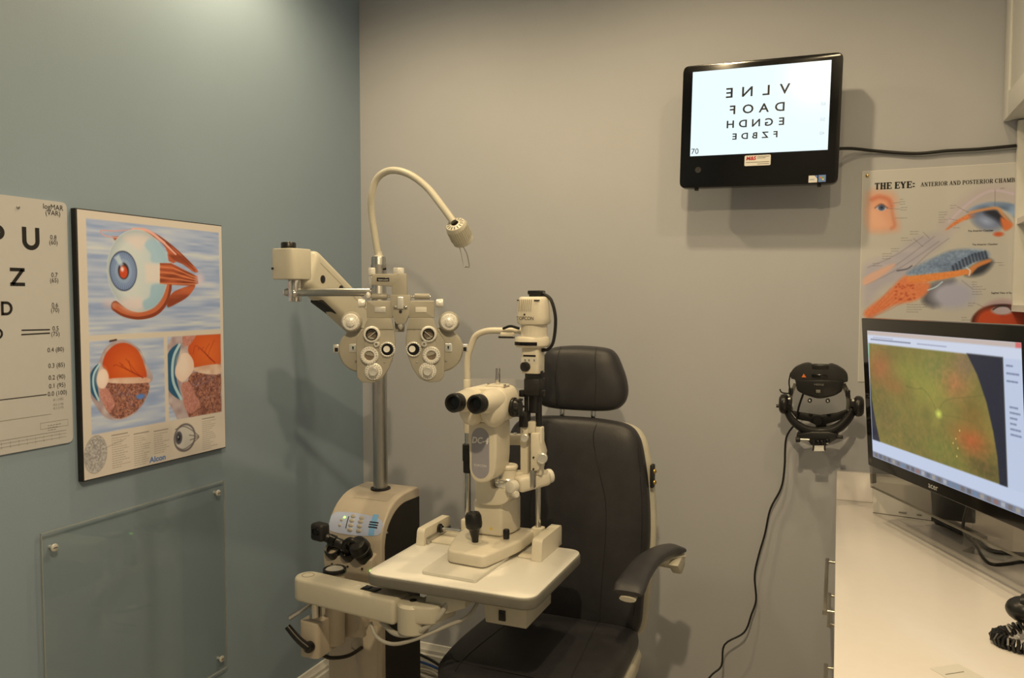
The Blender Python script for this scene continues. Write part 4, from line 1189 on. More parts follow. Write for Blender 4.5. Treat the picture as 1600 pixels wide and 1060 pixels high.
        # front body plate
        body = pl('battery_body', [(577, 497), (613, 497), (617, 515), (619, 533), (617, 552), (609, 575), (598, 591), (584, 597), (567, 596), (560, 588), (559, 532), (570, 515)], -0.030, -0.008, 'phoropter_cream', 0.0035, r=0.006)
        pl('body_step', [(577, 497), (613, 497), (617, 514), (575, 514)], -0.0325, -0.029, 'phoropter_cream', 0.001, r=0.002)
        def ring(name, x, y, r, hole, m='knurl', depth=0.008, parent=t, base=-0.029):
            c0 = L(*Q(x, y), base)
            return mb().lathe(c0, (0, -1, 0), [(hole, -0.001), (hole, depth * 0.6), (hole + 0.0015, depth), (r - 0.003, depth), (r - 0.0008, depth * 0.75), (r, depth * 0.5), (r, 0), (hole, -0.001)], 32).build(name, m, parent)
        def disc(name, x, y, r, yy, m, parent=t, th=0.001):
            c0 = L(*Q(x, y), yy)
            return mb().lathe(c0, (0, -1, 0), [(0, 0), (r, 0), (r, th), (0, th)], 26).build(name, m, parent)
        r1 = ring('cross_cylinder_ring', 583.7, 521.8, 0.0228, 0.0150, depth=0.012)
        ring('black_ring', 583.7, 521.8, 0.0172, 0.0135, 'black_plastic', 0.013, r1)
        disc('lens', 583.7, 521.8, 0.0136, -0.0305, 'lens_brown', r1)
        mb().bar(L(*Q(578, 527), -0.036), L(*Q(590, 517), -0.036), 0.002, 0.001, up=(0, 1, 0)).build('axis_line', 'silver_paint', r1, 0)
        r2 = ring('aperture_ring', 607, 545.3, 0.0212, 0.0158, depth=0.006)
        disc('black_disc', 607, 545.3, 0.0160, -0.0300, 'black_gloss', r2, 0.002)
        disc('aperture', 606 if s < 0 else 609, 544.6, 0.0088, -0.0322, 'white_print', r2)
        r3 = ring('cylinder_gear', 579.5, 554.5, 0.0245, 0.0125, depth=0.010)
        disc('lens', 579.5, 554.5, 0.0128, -0.0305, 'lens_brown', r3)
        ring('link_arm_boss', 590.5, 537, 0.0085, 0.002, 'silver_paint', 0.012)
        pl('link_arm', [(578, 524), (592, 530), (593, 548), (585, 556), (574, 553), (572, 538)], -0.0340, -0.030, 'phoropter_cream', 0.001)
        r4 = ring('axis_dial', 585.5, 579, 0.0240, 0.0125, depth=0.006)
        mb().lathe(L(*Q(585.5, 579), -0.031), (0, -1, 0), [(0, 0), (0.0128, 0), (0.0128, 0.012), (0.0105, 0.015), (0.0075, 0.0145), (0, 0.014)], 26).build('axis_knob', 'silver_paint', r4)
        for rr, cxx, cyy, R in ((r2, 607, 545.3, 0.0185), (r3, 579.5, 554.5, 0.0205), (r4, 585.5, 579, 0.0195)):
            for j in range(20):
                a = 2 * math.pi * j / 20
                p = Vector(L(*Q(cxx, cyy), -0.029 - (0.0102 if rr is r3 else 0.0062))) + Vector((math.cos(a) * R, 0, math.sin(a) * R))
                mb().box(tuple(p), (0.0013, 0.0008, 0.0030), R=Matrix.Rotation(-(a - math.pi / 2), 3, 'Y')).build('scale_tick', 'ink_grey', rr, 0)
        pl('power_window', [(547.5, 537), (559, 537), (559, 550), (547.5, 550)], -0.0135, -0.0100, 'silver_paint', 0.001)
        pl('window_glass', [(549.5, 539), (557, 539), (557, 548), (549.5, 548)], -0.0142, -0.0130, 'window_grey', 0.0003, r=0)
        pl('window_mark', [(552, 541), (555, 541), (554, 546), (553, 546)], -0.0147, -0.0140, 'ink_black', 0, r=0)
        mb().box(L(*Q(527, 544.5), 0.002), (0.016, 0.018, 0.022), bev=0.002).build('lens_lever', 'silver_paint', t)
        mb().box(L(*Q(527.5, 546), -0.0075), (0.009, 0.002, 0.011)).build('lever_mark', 'black_plastic', t, 0)
        mb().sphere(L(*Q(557, 564), -0.012), 0.003).build('rivet', 'chrome', t)
        mb().sphere(L(*Q(602, 565), -0.0305), 0.0028).build('rivet', 'chrome', t)
phoropter()

# ------------------------------------------------------------------ slit lamp on the table
def slit_lamp():
    t = thing('slit_lamp', 'cream slit lamp microscope with black eyepieces and joystick on the white table', 'slit lamp', (-0.95, 2.05, TZ))
    z = TZ
    def add(name, mb, m='slit_cream', parent=t, sm=35, label=None): return mb.build(name, m, parent, sm, label)
    # friction plate and sliding base
    add('slide_plate', MB().prism([(a, b, z) for a, b in rounded([(-1.042, 1.846), (-0.873, 1.838), (-0.868, 2.06), (-1.05, 2.06)], 0.010)], (0, 0, 0.010), bev=0.002), 'cream_light')
    base = add('slide_base', MB().prism([(a, b, z + 0.012) for a, b in rounded([(-1.006, 1.926), (-0.884, 1.916), (-0.846, 2.085), (-0.846, 2.215), (-1.052, 2.215), (-1.052, 2.085)], [0.022, 0.022, 0.03, 0.01, 0.01, 0.03])], (0, 0, 0.036), bev=0.008, seg=3))
    # rails between the two guards
    def guard(x0, x1, h):
        pr = rounded([(2.062, z), (2.242, z), (2.242, z + h), (2.070, z + h)], [0.002, 0.002, 0.012, 0.014])
        return MB().prism([(x0, a, b) for a, b in pr], (x1 - x0, 0, 0), bev=0.004, seg=3)
    gl = add('rail_guard', guard(-1.182, -1.156, 0.050), 'slit_cream')
    gr = add('rail_guard', guard(-0.803, -0.772, 0.062), 'slit_cream')
    add('rail_foot', MB().span((-0.850, 2.075, z), (-0.800, 2.12, z + 0.006), bev=0.002), 'slit_cream')
    add('rail_track', MB().span((-1.157, 2.080, z), (-1.150, 2.235, z + 0.020), bev=0.001), 'steel')
    add('wheel_shaft', MB().cyl((-1.150, 2.165, z + 0.026), (-1.03, 2.165, z + 0.026), 0.0062, n=16), 'chrome')
    for yy in (2.165,):
        add('rail_wheel', MB().lathe((-1.157, yy, z + 0.026), (1, 0, 0), [(0, 0), (0.016, 0), (0.016, 0.006), (0.011, 0.008), (0.011, 0.013), (0, 0.013)], 22), 'black_plastic')
    add('rail_cover', MB().span((-1.150, 2.10, z), (-1.05, 2.215, z + 0.006), bev=0.002), 'slit_cream')
    # joystick
    jx, jy, jz = -0.961, 2.022, z + 0.047
    js = MB().lathe((jx, jy, jz), (-0.06, -0.06, 1), [(0, -0.002), (0.0085, -0.002), (0.010, 0.010), (0.0155, 0.036), (0.0175, 0.040), (0.0235, 0.046), (0.0250, 0.058), (0.0240, 0.078), (0.019, 0.088), (0.010, 0.091), (0.008, 0.0895), (0, 0.0895)], 28)
    j = add('joystick', js, 'black_plastic')
    MB().lathe((jx, jy, jz), (0, 0, 1), [(0, 0.0004), (0.021, 0.0004), (0.022, 0.0012), (0.023, 0)], 26).build('joystick_well', 'black_matte', j)
    lk = add('lock_lever', MB().lathe((-0.884, 2.070, jz), (0, 0, 1), [(0, 0.006), (0.0085, 0.006), (0.0095, 0.009), (0.0098, 0.030), (0.008, 0.034), (0, 0.035)], 18), 'black_plastic')
    MB().lathe((-0.884, 2.070, jz), (0, 0, 1), [(0, 0), (0.009, 0), (0.009, 0.006), (0, 0.006)], 18).build('lever_ring', 'chrome', lk)
    # square column block
    cb = add('column_block', MB().prism([(a, b, jz + 0.004) for a, b in rounded([(-0.997, 2.085), (-0.906, 2.085), (-0.884, 2.150), (-0.890, 2.205), (-0.990, 2.205)], [0.010, 0.010, 0.02, 0.02, 0.01])], (0, 0, 0.104), bev=0.007, seg=3), 'slit_cream')
    MB().span((-0.988, 2.092, jz - 0.001), (-0.900, 2.198, jz + 0.006)).build('undershadow_plinth', 'cream_dark', cb)  # plinth in darker cream, carrying the shade under the block
    MB().flat([(-0.945, 2.0845, jz + 0.022), (-0.933, 2.0845, jz + 0.022), (-0.939, 2.0845, jz + 0.033)]).build('warning_sign', 'ink_yellow', cb, 0)
    # J-shaped lower column
    pts = [(-0.984,2.09,1.017), (-0.985,2.09,0.964), (-0.975,2.09,0.947), (-0.938,2.09,0.945), (-0.897,2.09,0.951), (-0.879,2.09,0.965), (-0.872,2.09,0.986), (-0.872,2.09,1.007), (-0.897,2.09,1.006), (-0.933,2.09,0.993), (-0.938,2.09,1.021)]
    P = rounded([(p[0], p[2]) for p in pts], [0.004, 0.016, 0.016, 0.016, 0.016, 0.012, 0.01, 0.012, 0.012, 0.016, 0.004])
    add('microscope_arm', MB().prism([(a, 2.070, b) for a, b in P], (0, 0.075, 0), bev=0.012, seg=4), 'slit_cream', sm=45)
    # microscope column with lilac name panel
    pts = [(-0.968,2,1.203), (-0.881,2,1.208), (-0.881,2,1.103), (-0.886,2,1.063), (-0.899,2,1.039), (-0.929,2,1.029), (-0.955,2,1.035), (-0.966,2,1.06)]
    P = rounded([(p[0], p[2]) for p in pts], 0.014)
    col = add('microscope_body', MB().prism([(a, 1.990, b) for a, b in P], (0, 0.105, 0), bev=0.010, seg=4), 'slit_cream', sm=45)
    a, b_ = (-0.957,1.989,1.185), (-0.901,1.989,1.044)
    xa, xb, za, zb = a[0] - 0.000, b_[0] - 0.001, b_[2], a[2] + 0.004
    w = (xb - xa) / 2
    cap = [((xa + xb) / 2 + w * math.cos(rad(q)), zb - w * 1.1 + w * 1.1 * math.sin(rad(q))) for q in range(0, 181, 15)] + [((xa + xb) / 2 + w * math.cos(rad(q)), za + w * 1.1 + w * 1.1 * math.sin(rad(q))) for q in range(180, 361, 15)]
    pan = MB().prism([(p, 1.9885, q) for p, q in cap], (0, 0.003, 0), bev=0.0006, seg=1).build('name_panel', 'panel_lilac', col, 30, 'lilac-grey name panel')
    xm = (xa + xb) / 2
    text('DC-4', 0.0245, 'white_print', (xm - 0.001, 1.9880, zb - 0.044), (1, 0, 0), (0, 0, 1), pan, 'model_lettering', bold=0.0007, shear=0.2, xs=0.92)
    text('TOPCON', 0.0095, 'white_print', (xm, 1.9880, za + 0.034), (1, 0, 0), (0, 0, 1), pan, 'brand_lettering', xs=1.0)
    # binocular head
    head = MB()
    head.prism([(a, 1.985, b) for a, b in rounded([(-0.990, 1.205), (-0.868, 1.205), (-0.852, 1.225), (-0.846, 1.275), (-0.862, 1.305), (-0.965, 1.305), (-0.995, 1.265)], 0.018)], (0, 0.10, 0), bev=0.012, seg=4)
    hd = add('binocular_head', head, 'slit_cream', sm=50)
    for i, ex in enumerate((-0.952, -0.886)):
        ez = 1.272
        tube = MB()
        # prism lobe: a rounded box with a tube running towards the examiner
        tube.sphere((ex + 0.002, 1.985, 1.250), 1.0, (0.038, 0.052, 0.055), 24)
        tube.lathe((ex, 1.895, ez), (0.02, 1, -0.03), [(0.0, 0), (0.026, 0.0), (0.0275, 0.006), (0.031, 0.040), (0.035, 0.075), (0.034, 0.11), (0, 0.115)], 28)
        tb = add('eyepiece_tube', tube, 'slit_cream', sm=60)
        ep = MB().lathe((ex, 1.905, ez), (0, -1, 0.03), [(0.0245, 0.0), (0.0258, 0.004), (0.0258, 0.018), (0.0240, 0.020), (0.0240, 0.022), (0.0262, 0.024), (0.0262, 0.038), (0.0235, 0.042), (0.0185, 0.041), (0.0150, 0.032), (0.0135, 0.028), (0, 0.027)], 30)
        e = add('eyepiece', ep, 'black_plastic')
        MB().lathe((ex, 1.905, ez), (0, -1, 0.03), [(0, 0.0285), (0.0130, 0.0282)], 24).build('eye_lens', 'black_gloss', e)
    add('head_plate', MB().prism([(a, b, 1.303) for a, b in rounded([(-0.922, 2.005), (-0.866, 2.005), (-0.866, 2.06), (-0.922, 2.06)], 0.01)], (0, 0, 0.007), bev=0.002), 'slit_cream')
    add('mount_pin', MB().cyl((-0.893, 2.03, 1.308), (-0.893, 2.03, 1.357), 0.0068, n=18, bev=0.001), 'chrome')
    for dx in (-0.022, 0.028):
        add('plate_screw', MB().cyl((-0.893 + dx, 2.015, 1.309), (-0.893 + dx, 2.015, 1.313), 0.004, n=12), 'chrome')
    mk = add('magnification_knob', MB().lathe((-0.850, 2.03, 1.247), (1, 0, 0), [(0, 0), (0.026, 0), (0.028, 0.004), (0.028, 0.010), (0.024, 0.013), (0.024, 0.022), (0.021, 0.026), (0, 0.026)], 28), 'black_plastic')
    for kk in range(6):
        a = kk * math.pi / 3
        MB().box((-0.827, 2.03 + 0.0245 * math.cos(a), 1.247 + 0.0245 * math.sin(a)), (0.012, 0.007, 0.007), bev=0.002).build('knob_grip', 'black_matte', mk)
    # joint between column and illumination arm
    add('pivot_drum', MB().lathe((-0.897,2.1,1.002), (0, 0, 1), [(0, 0), (0.032, 0), (0.034, 0.004), (0.034, 0.022), (0.030, 0.026), (0.022, 0.027), (0.022, 0.040), (0, 0.040)], 28), 'silver_paint')
    dk = (-0.89,2.1,1.056)
    add('focus_disc', MB().lathe((dk[0], dk[1], dk[2] - 0.004), (0, 0, 1), [(0, 0), (0.024, 0), (0.028, 0.004), (0.0285, 0.010), (0.026, 0.014), (0.020, 0.0155), (0.016, 0.014), (0, 0.014)], 30), 'slit_cream')
    add('disc_stem', MB().lathe((dk[0], dk[1], dk[2] - 0.075), (0, 0, 1), [(0, 0), (0.028, 0), (0.026, 0.03), (0.024, 0.071), (0, 0.071)], 26), 'slit_cream')
    kk = (-0.904,2.05,1.026)
    kb = add('small_lever', MB().tube([kk, (kk[0] + 0.02, kk[1] + 0.02, kk[2] - 0.004), (kk[0] + 0.04, kk[1] + 0.05, kk[2] - 0.008)], 0.004, 8), 'chrome')
    MB().sphere(kk, 0.0075).build('lever_ball', 'chrome', kb)
    # illumination cross arm with round knobs
    c0, c1 = Vector((-0.852,2.08,1.014)), Vector((-0.788,2.16,1.027))
    d = (c1 - c0).normalized()
    add('illumination_arm', MB().bar(c0 - d * 0.004, c1, 0.046, 0.046, bev=0.012, seg=3), 'slit_cream')
    add('arm_wedge', MB().prism([(-0.913,2.1,1.04), (-0.844,2.1,1.046), (-0.844,2.1,1.016), (-0.877,2.1,1.006), (-0.913,2.1,1.021)], (0, 0.045, 0), bev=0.006), 'slit_cream')
    add('center_knob', MB().lathe(c0 - d * 0.012 - Vector((0, 0.012, 0)), (-0.35, -1, 0), [(0, -0.01), (0.0175, -0.01), (0.0190, 0.004), (0.0175, 0.012), (0.014, 0.014), (0, 0.0135)], 26), 'cream_light')
    add('center_knob', MB().lathe(c1 + d * 0.002, d, [(0, -0.004), (0.0205, -0.004), (0.0215, 0.004), (0.0195, 0.010), (0, 0.0105)], 26), 'cream_light')
    p = Vector((-0.848,2.06,0.991))
    add('tilt_knob', MB().lathe(p - Vector((0.016, 0, 0)), (1, -0.5, 0.1), [(0, 0), (0.005, 0), (0.005, 0.012), (0.0095, 0.013), (0.0105, 0.018), (0.009, 0.026), (0, 0.027)], 18), 'cream_light')
    add('clamp_strap', MB().box((-0.811,2.115,1.031), (0.014, 0.058, 0.052), bev=0.004), 'steel')
    # fork posts carrying the lamp tower
    tx, ty = -0.816, 2.118
    f1, f2 = (-0.843,2.118,1.182), (-0.843,2.118,1.04)
    add('fork_post', MB().span((f1[0] - 0.012, 2.105, f2[2]), (f1[0] + 0.012, 2.131, f1[2]), bev=0.004, seg=3), 'slit_cream')
    f3 = (-0.798,2.118,1.185)
    add('fork_post', MB().span((f3[0] - 0.010, 2.105, f2[2]), (f3[0] + 0.010, 2.131, f1[2]), bev=0.004, seg=3), 'slit_cream')
    g = (-0.808,2.1,1.165)
    add('tower_block', MB().prism([(-0.818,2.092,1.165), (-0.791,2.092,1.167), (-0.791,2.092,1.138), (-0.782,2.092,1.109), (-0.791,2.092,1.058), (-0.818,2.092,1.05)], (0, 0.05, 0), bev=0.005), 'slit_cream')
    add('tower_stem', MB().span(((-0.82,2.118,1.195)[0] - 0.012, 2.106, (-0.82,2.118,1.161)[2]), ((-0.82,2.118,1.195)[0] + 0.012, 2.13, (-0.82,2.118,1.196)[2]), bev=0.003), 'slit_cream')
    for (p, r) in (((-0.835,2.092,1.151), 0.0115), ((-0.78,2.092,1.096), 0.0155)):
        p = Vector(p)
        add('fork_knob', MB().lathe(p, (0.25, -1, 0), [(0, -0.002), (r, -0.002), (r * 1.05, 0.004), (r, 0.010), (r * 0.8, 0.012), (0, 0.011)], 22), 'silver_paint')
    for p in ((-0.807,2.091,1.095), (-0.807,2.091,1.061)):
        p = Vector(p)
        add('set_screw', MB().cyl(p, p - Vector((0, 0.002, 0)), 0.0028, n=10), 'black_matte')
    # chin rest cross bar
    q0, q1 = Vector((-0.948,2.16,1.124)), Vector((-0.853,2.12,1.138))
    add('lamp_support', MB().prism([(-0.943,2.14,1.147), (-0.91,2.14,1.148), (-0.893,2.14,1.147), (-0.865,2.14,1.149), (-0.865,2.14,1.117), (-0.943,2.14,1.112)], (0, 0.03, 0), bev=0.005), 'slit_cream')
    add('support_bolt', MB().cyl((-0.891,2.155,1.147), (-0.891,2.155,1.151), 0.006, n=14, bev=0.001), 'silver_paint')
    # black lens barrel and slit mechanism
    v = lambda zz: (tx, ty, zz)
    bar = MB()
    bar.lathe(v(1.222), (0, 0, 1), [(0, 0), (0.016, 0), (0.016, 0.045), (0.020, 0.060), (0.020, 0.085), (0.027, 0.088), (0.027, 0.122), (0.017, 0.126), (0.017, 0.142), (0, 0.142)], 28)
    add('lens_barrel', bar, 'black_plastic')
    lb = (-0.843,2.112,1.202)
    add('filter_slide', MB().span((lb[0] - 0.013, 2.096, (-0.843,2.112,1.179)[2]), (lb[0] + 0.013, 2.130, (-0.843,2.112,1.225)[2]), bev=0.003), 'black_matte')
    add('slide_rail', MB().cyl(((-0.837,2.11,1.221)[0], 2.11, (-0.837,2.11,1.221)[2] - 0.005), ((-0.838,2.11,1.321)[0], 2.11, (-0.838,2.11,1.321)[2]), 0.0062, n=12), 'black_plastic')
    add('slide_rail', MB().cyl(((-0.802,2.12,1.184)[0], 2.12, (-0.802,2.12,1.184)[2]), ((-0.802,2.12,1.322)[0], 2.12, (-0.802,2.12,1.322)[2]), 0.0095, n=12), 'black_plastic')
    add('lens_mount', MB().span(((-0.837,2.1,1.33)[0], 2.085, (-0.837,2.1,1.274)[2]), ((-0.788,2.1,1.331)[0], 2.145, (-0.788,2.1,1.324)[2]), bev=0.006), 'black_matte')
    for p in ((-0.845,2.1,1.279), (-0.784,2.1,1.282)):
        add('lens_clip', MB().box(p, (0.016, 0.022, 0.020), bev=0.003), 'black_plastic')
    # neck with scales
    n0 = (-0.826,2.118,1.338)[2]; n1 = (-0.826,2.118,1.414)[2]
    nk = add('tower_neck', MB().prism([(a, b, n0) for a, b in rounded([(tx - 0.030, ty - 0.030), (tx + 0.024, ty - 0.030), (tx + 0.024, ty + 0.030), (tx - 0.030, ty + 0.030)], 0.012)], (0, 0, n1 - n0), bev=0.002), 'slit_cream')
    zz = (-0.826,2.118,1.39)[2]
    MB().span((tx - 0.022, ty - 0.0312, zz - 0.0025), (tx + 0.016, ty - 0.029, zz + 0.0025)).build('filter_slot', 'black_matte', nk, 0)
    zz2 = (-0.826,2.118,1.377)[2]
    MB().span((tx - 0.028, ty - 0.0306, zz2 - 0.008), (tx + 0.020, ty - 0.0298, zz2 + 0.008)).build('scale_plate', 'cream_light', nk, 0)
    for kx in (-0.018, -0.006, 0.010):
        MB().span((tx + kx, ty - 0.0312, zz2 - 0.003), (tx + kx + 0.004, ty - 0.0305, zz2 + 0.003)).build('scale_mark', 'ink_grey', nk, 0)
    kn = Vector((-0.835,2.085,1.358))
    add('slit_knob', MB().lathe(kn + Vector((0.012, 0.02, 0)), (-0.45, -1, 0), [(0, 0), (0.007, 0), (0.007, 0.012), (0.0135, 0.013), (0.0145, 0.018), (0.0135, 0.028), (0.010, 0.030), (0, 0.030)], 22), 'black_plastic')
    # collar disc
    z0 = (-0.826,2.118,1.414)[2]; z1 = (-0.826,2.118,1.442)[2]
    co = add('tower_collar', MB().lathe((tx - 0.006, ty, z0), (0, 0, 1), [(0, 0), (0.046, 0), (0.051, 0.005), (0.053, (z1 - z0) * 0.6), (0.049, z1 - z0), (0.040, z1 - z0 + 0.003), (0, z1 - z0 + 0.003)], 36), 'slit_cream')
    MB().prism([(tx - 0.006 + 0.0535 * math.sin(rad(a)), ty - 0.0535 * math.cos(rad(a)), z0 + (z1 - z0) * 0.58) for a in range(-52, 40, 8)] + [(tx - 0.006 + 0.0500 * math.sin(rad(a)), ty - 0.0500 * math.cos(rad(a)), z0 + (z1 - z0) * 0.58) for a in range(36, -56, -8)], (0, 0, -0.010)).build('aperture_window', 'black_gloss', co, 40)
    # lamp housing
    b0 = (-0.818,2.118,1.443)[2]; b1 = (-0.818,2.118,1.479)[2]; b2 = (-0.818,2.118,1.56)[2]
    add('housing_neck', MB().lathe((tx, ty, b0), (0, 0, 1), [(0.040, 0), (0.039, 0.004), (0.038, b1 - b0), (0.0, b1 - b0)], 32), 'slit_cream')
    def sq(r, n=36, p=3.2):
        return [(r * math.copysign(abs(math.cos(2 * math.pi * i / n)) ** (2 / p), math.cos(2 * math.pi * i / n)), r * math.copysign(abs(math.sin(2 * math.pi * i / n)) ** (2 / p), math.sin(2 * math.pi * i / n))) for i in range(n)]
    tb = bmesh.new(); rows = []
    H_ = b2 - b1
    for (r, f) in ((0.036, 0), (0.043, 0.03), (0.0455, 0.10), (0.0460, 0.25), (0.0450, 0.55), (0.0425, 0.88), (0.040, 0.96), (0.035, 1.0)):
        rows.append([tb.verts.new((tx + a, ty + b, b1 + H_ * f)) for a, b in sq(r)])
    for r0, r1 in zip(rows, rows[1:]):
        for i in range(36):
            tb.faces.new((r0[i], r0[(i + 1) % 36], r1[(i + 1) % 36], r1[i]))
    tb.faces.new(rows[0][::-1]); tb.faces.new(rows[-1])
    mb = MB(); mb._add(tb)
    hs = add('lamp_housing', mb, 'slit_cream', sm=40)
    for i in range(7):
        xx = tx - 0.030 + i * 0.0062
        MB().bar((xx, ty - 0.0455, b1 + H_ * 0.50), (xx + 0.001, ty - 0.0430, b1 + H_ * 0.90), 0.0020, 0.003, up=(0, -1, 0)).build('cooling_rib', 'cream_dark', hs, 0)
    for xx, w in ((tx - 0.034, 0.005), (tx + 0.020, 0.016)):
        MB().box((xx + w / 2 - 0.004, ty - 0.0425 if w > 0.01 else ty - 0.038, b1 + H_ * 0.87), (w, 0.004, 0.0035)).build('vent_slot', 'black_matte', hs, 0)
    MB().cyl((tx - 0.012, ty - 0.044, b1 + H_ * 0.37), (tx - 0.012, ty - 0.0475, b1 + H_ * 0.37), 0.0025, n=10).build('indicator_dot', 'black_matte', hs)
    text('TOPCON', 0.0135, 'ink_black', (tx - 0.010, ty - 0.0470, b1 + H_ * 0.18), (1, 0, 0), (0, 0, 1), hs, 'brand_lettering', bold=0.0001, xs=0.92)
    pg = add('cable_plug', MB().span((tx - 0.010, ty - 0.018, b2 - 0.002), (tx + 0.026, ty + 0.018, b2 + 0.008), bev=0.002), 'black_plastic')
    MB().span((tx - 0.014, ty - 0.020, b2 + 0.006), (tx + 0.028, ty + 0.020, b2 + 0.018), bev=0.003).build('plug_cap', 'black_plastic', pg)
    add('lamp_cable', MB().tube([(tx + 0.022, ty, b2 + 0.012), (-0.766,2.118,1.553), (-0.752,2.118,1.511), (-0.751,2.118,1.47), (-0.758,2.118,1.428), (-0.773,2.118,1.408), (-0.792,2.118,1.405)], 0.0048, 10), 'cable_black')
    add('cable_socket', MB().box((-0.795,2.125,1.405), (0.020, 0.020, 0.010), bev=0.002), 'black_plastic')
    # head rest frame: inverted U with chrome posts
    lx, rx, fy = -1.078, -0.838, 2.212
    fr = [(lx, fy, 1.28), (lx, fy, 1.36), (-1.066,2.212,1.401), (-1.048,2.212,1.438), (-1.009,2.212,1.454), (-0.958,2.212,1.456), (-0.902,2.212,1.457), (-0.862, fy, 1.440), (rx - 0.002, fy, 1.415), (rx, fy, 1.36), (rx, fy, 1.28)]
    add('head_frame', MB().tube(fr, 0.0100, 14, 5), 'slit_cream')
    cl = add('frame_clip', MB().box((-0.931,2.19,1.444), (0.045, 0.018, 0.016), bev=0.005), 'slit_cream')
    MB().tube([(-0.945,2.19,1.463), (-0.917,2.18,1.471), (-0.885,2.17,1.465)], 0.0042, 8).build('clip_cord', 'cable_black', cl)
    MB().box((-0.934,2.19,1.437), (0.048, 0.020, 0.006), bev=0.002).build('clip_pad', 'black_matte', cl)
    for px_, zt_ in ((lx, 1.30), (rx, 1.30)):
        add('frame_post', MB().cyl((px_, fy, z + 0.03), (px_, fy, zt_), 0.0092, n=18), 'chrome')
    add('post_sleeve', MB().cyl((lx, fy, 1.13), (lx, fy, 1.30), 0.0125, n=18, bev=0.002), 'slit_cream')
    g0, g1 = (-1.077,2.2,1.002)[2], (-1.076,2.2,1.096)[2]
    add('hand_grip', MB().lathe((lx, fy, g0), (0, 0, 1), [(0.010, 0), (0.0140, 0.002), (0.0145, (g1 - g0) * 0.4), (0.0165, (g1 - g0) * 0.42), (0.0165, g1 - g0 - 0.003), (0.010, g1 - g0)], 20), 'black_matte')
    for px_ in (lx, rx):
        add('post_clamp', MB().prism([(a, b, z + 0.002) for a, b in rounded([(px_ - 0.018, fy - 0.018), (px_ + 0.018, fy - 0.018), (px_ + 0.018, fy + 0.018), (px_ - 0.018, fy + 0.018)], 0.008)], (0, 0, 0.052), bev=0.003), 'slit_cream')
    add('clamp_knob', MB().cyl((rx - 0.020, fy - 0.012, z + 0.040), (rx - 0.032, fy - 0.016, z + 0.040), 0.009, n=16, bev=0.002), 'silver_paint')
    add('frame_foot', MB().span((lx - 0.02, fy - 0.012, z), (rx + 0.02, fy + 0.012, z + 0.006), bev=0.002), 'slit_cream')
    # forehead band
    s0, s1 = (-1.069,2.2,1.302), (-0.881,2.2,1.281)
    band = [(lx + 0.004, fy - 0.008, 0), (lx + 0.06, fy + 0.025, 0), ((lx + rx) / 2, fy + 0.040, 0), (rx - 0.06, fy + 0.025, 0), (rx - 0.004, fy - 0.008, 0)]
    P = catmull(band, 6)
    tb = bmesh.new(); lo, hi = [], []
    for p in P:
        lo.append(tb.verts.new((p.x, p.y, 1.275))); hi.append(tb.verts.new((p.x, p.y, 1.303)))
    for i in range(len(P) - 1):
        tb.faces.new((lo[i], lo[i + 1], hi[i + 1], hi[i]))
    bmesh.ops.solidify(tb, geom=list(tb.faces), thickness=0.0025)
    mb = MB(); mb._add(tb)
    add('forehead_band', mb, 'strap_clear', sm=60)
slit_lamp()

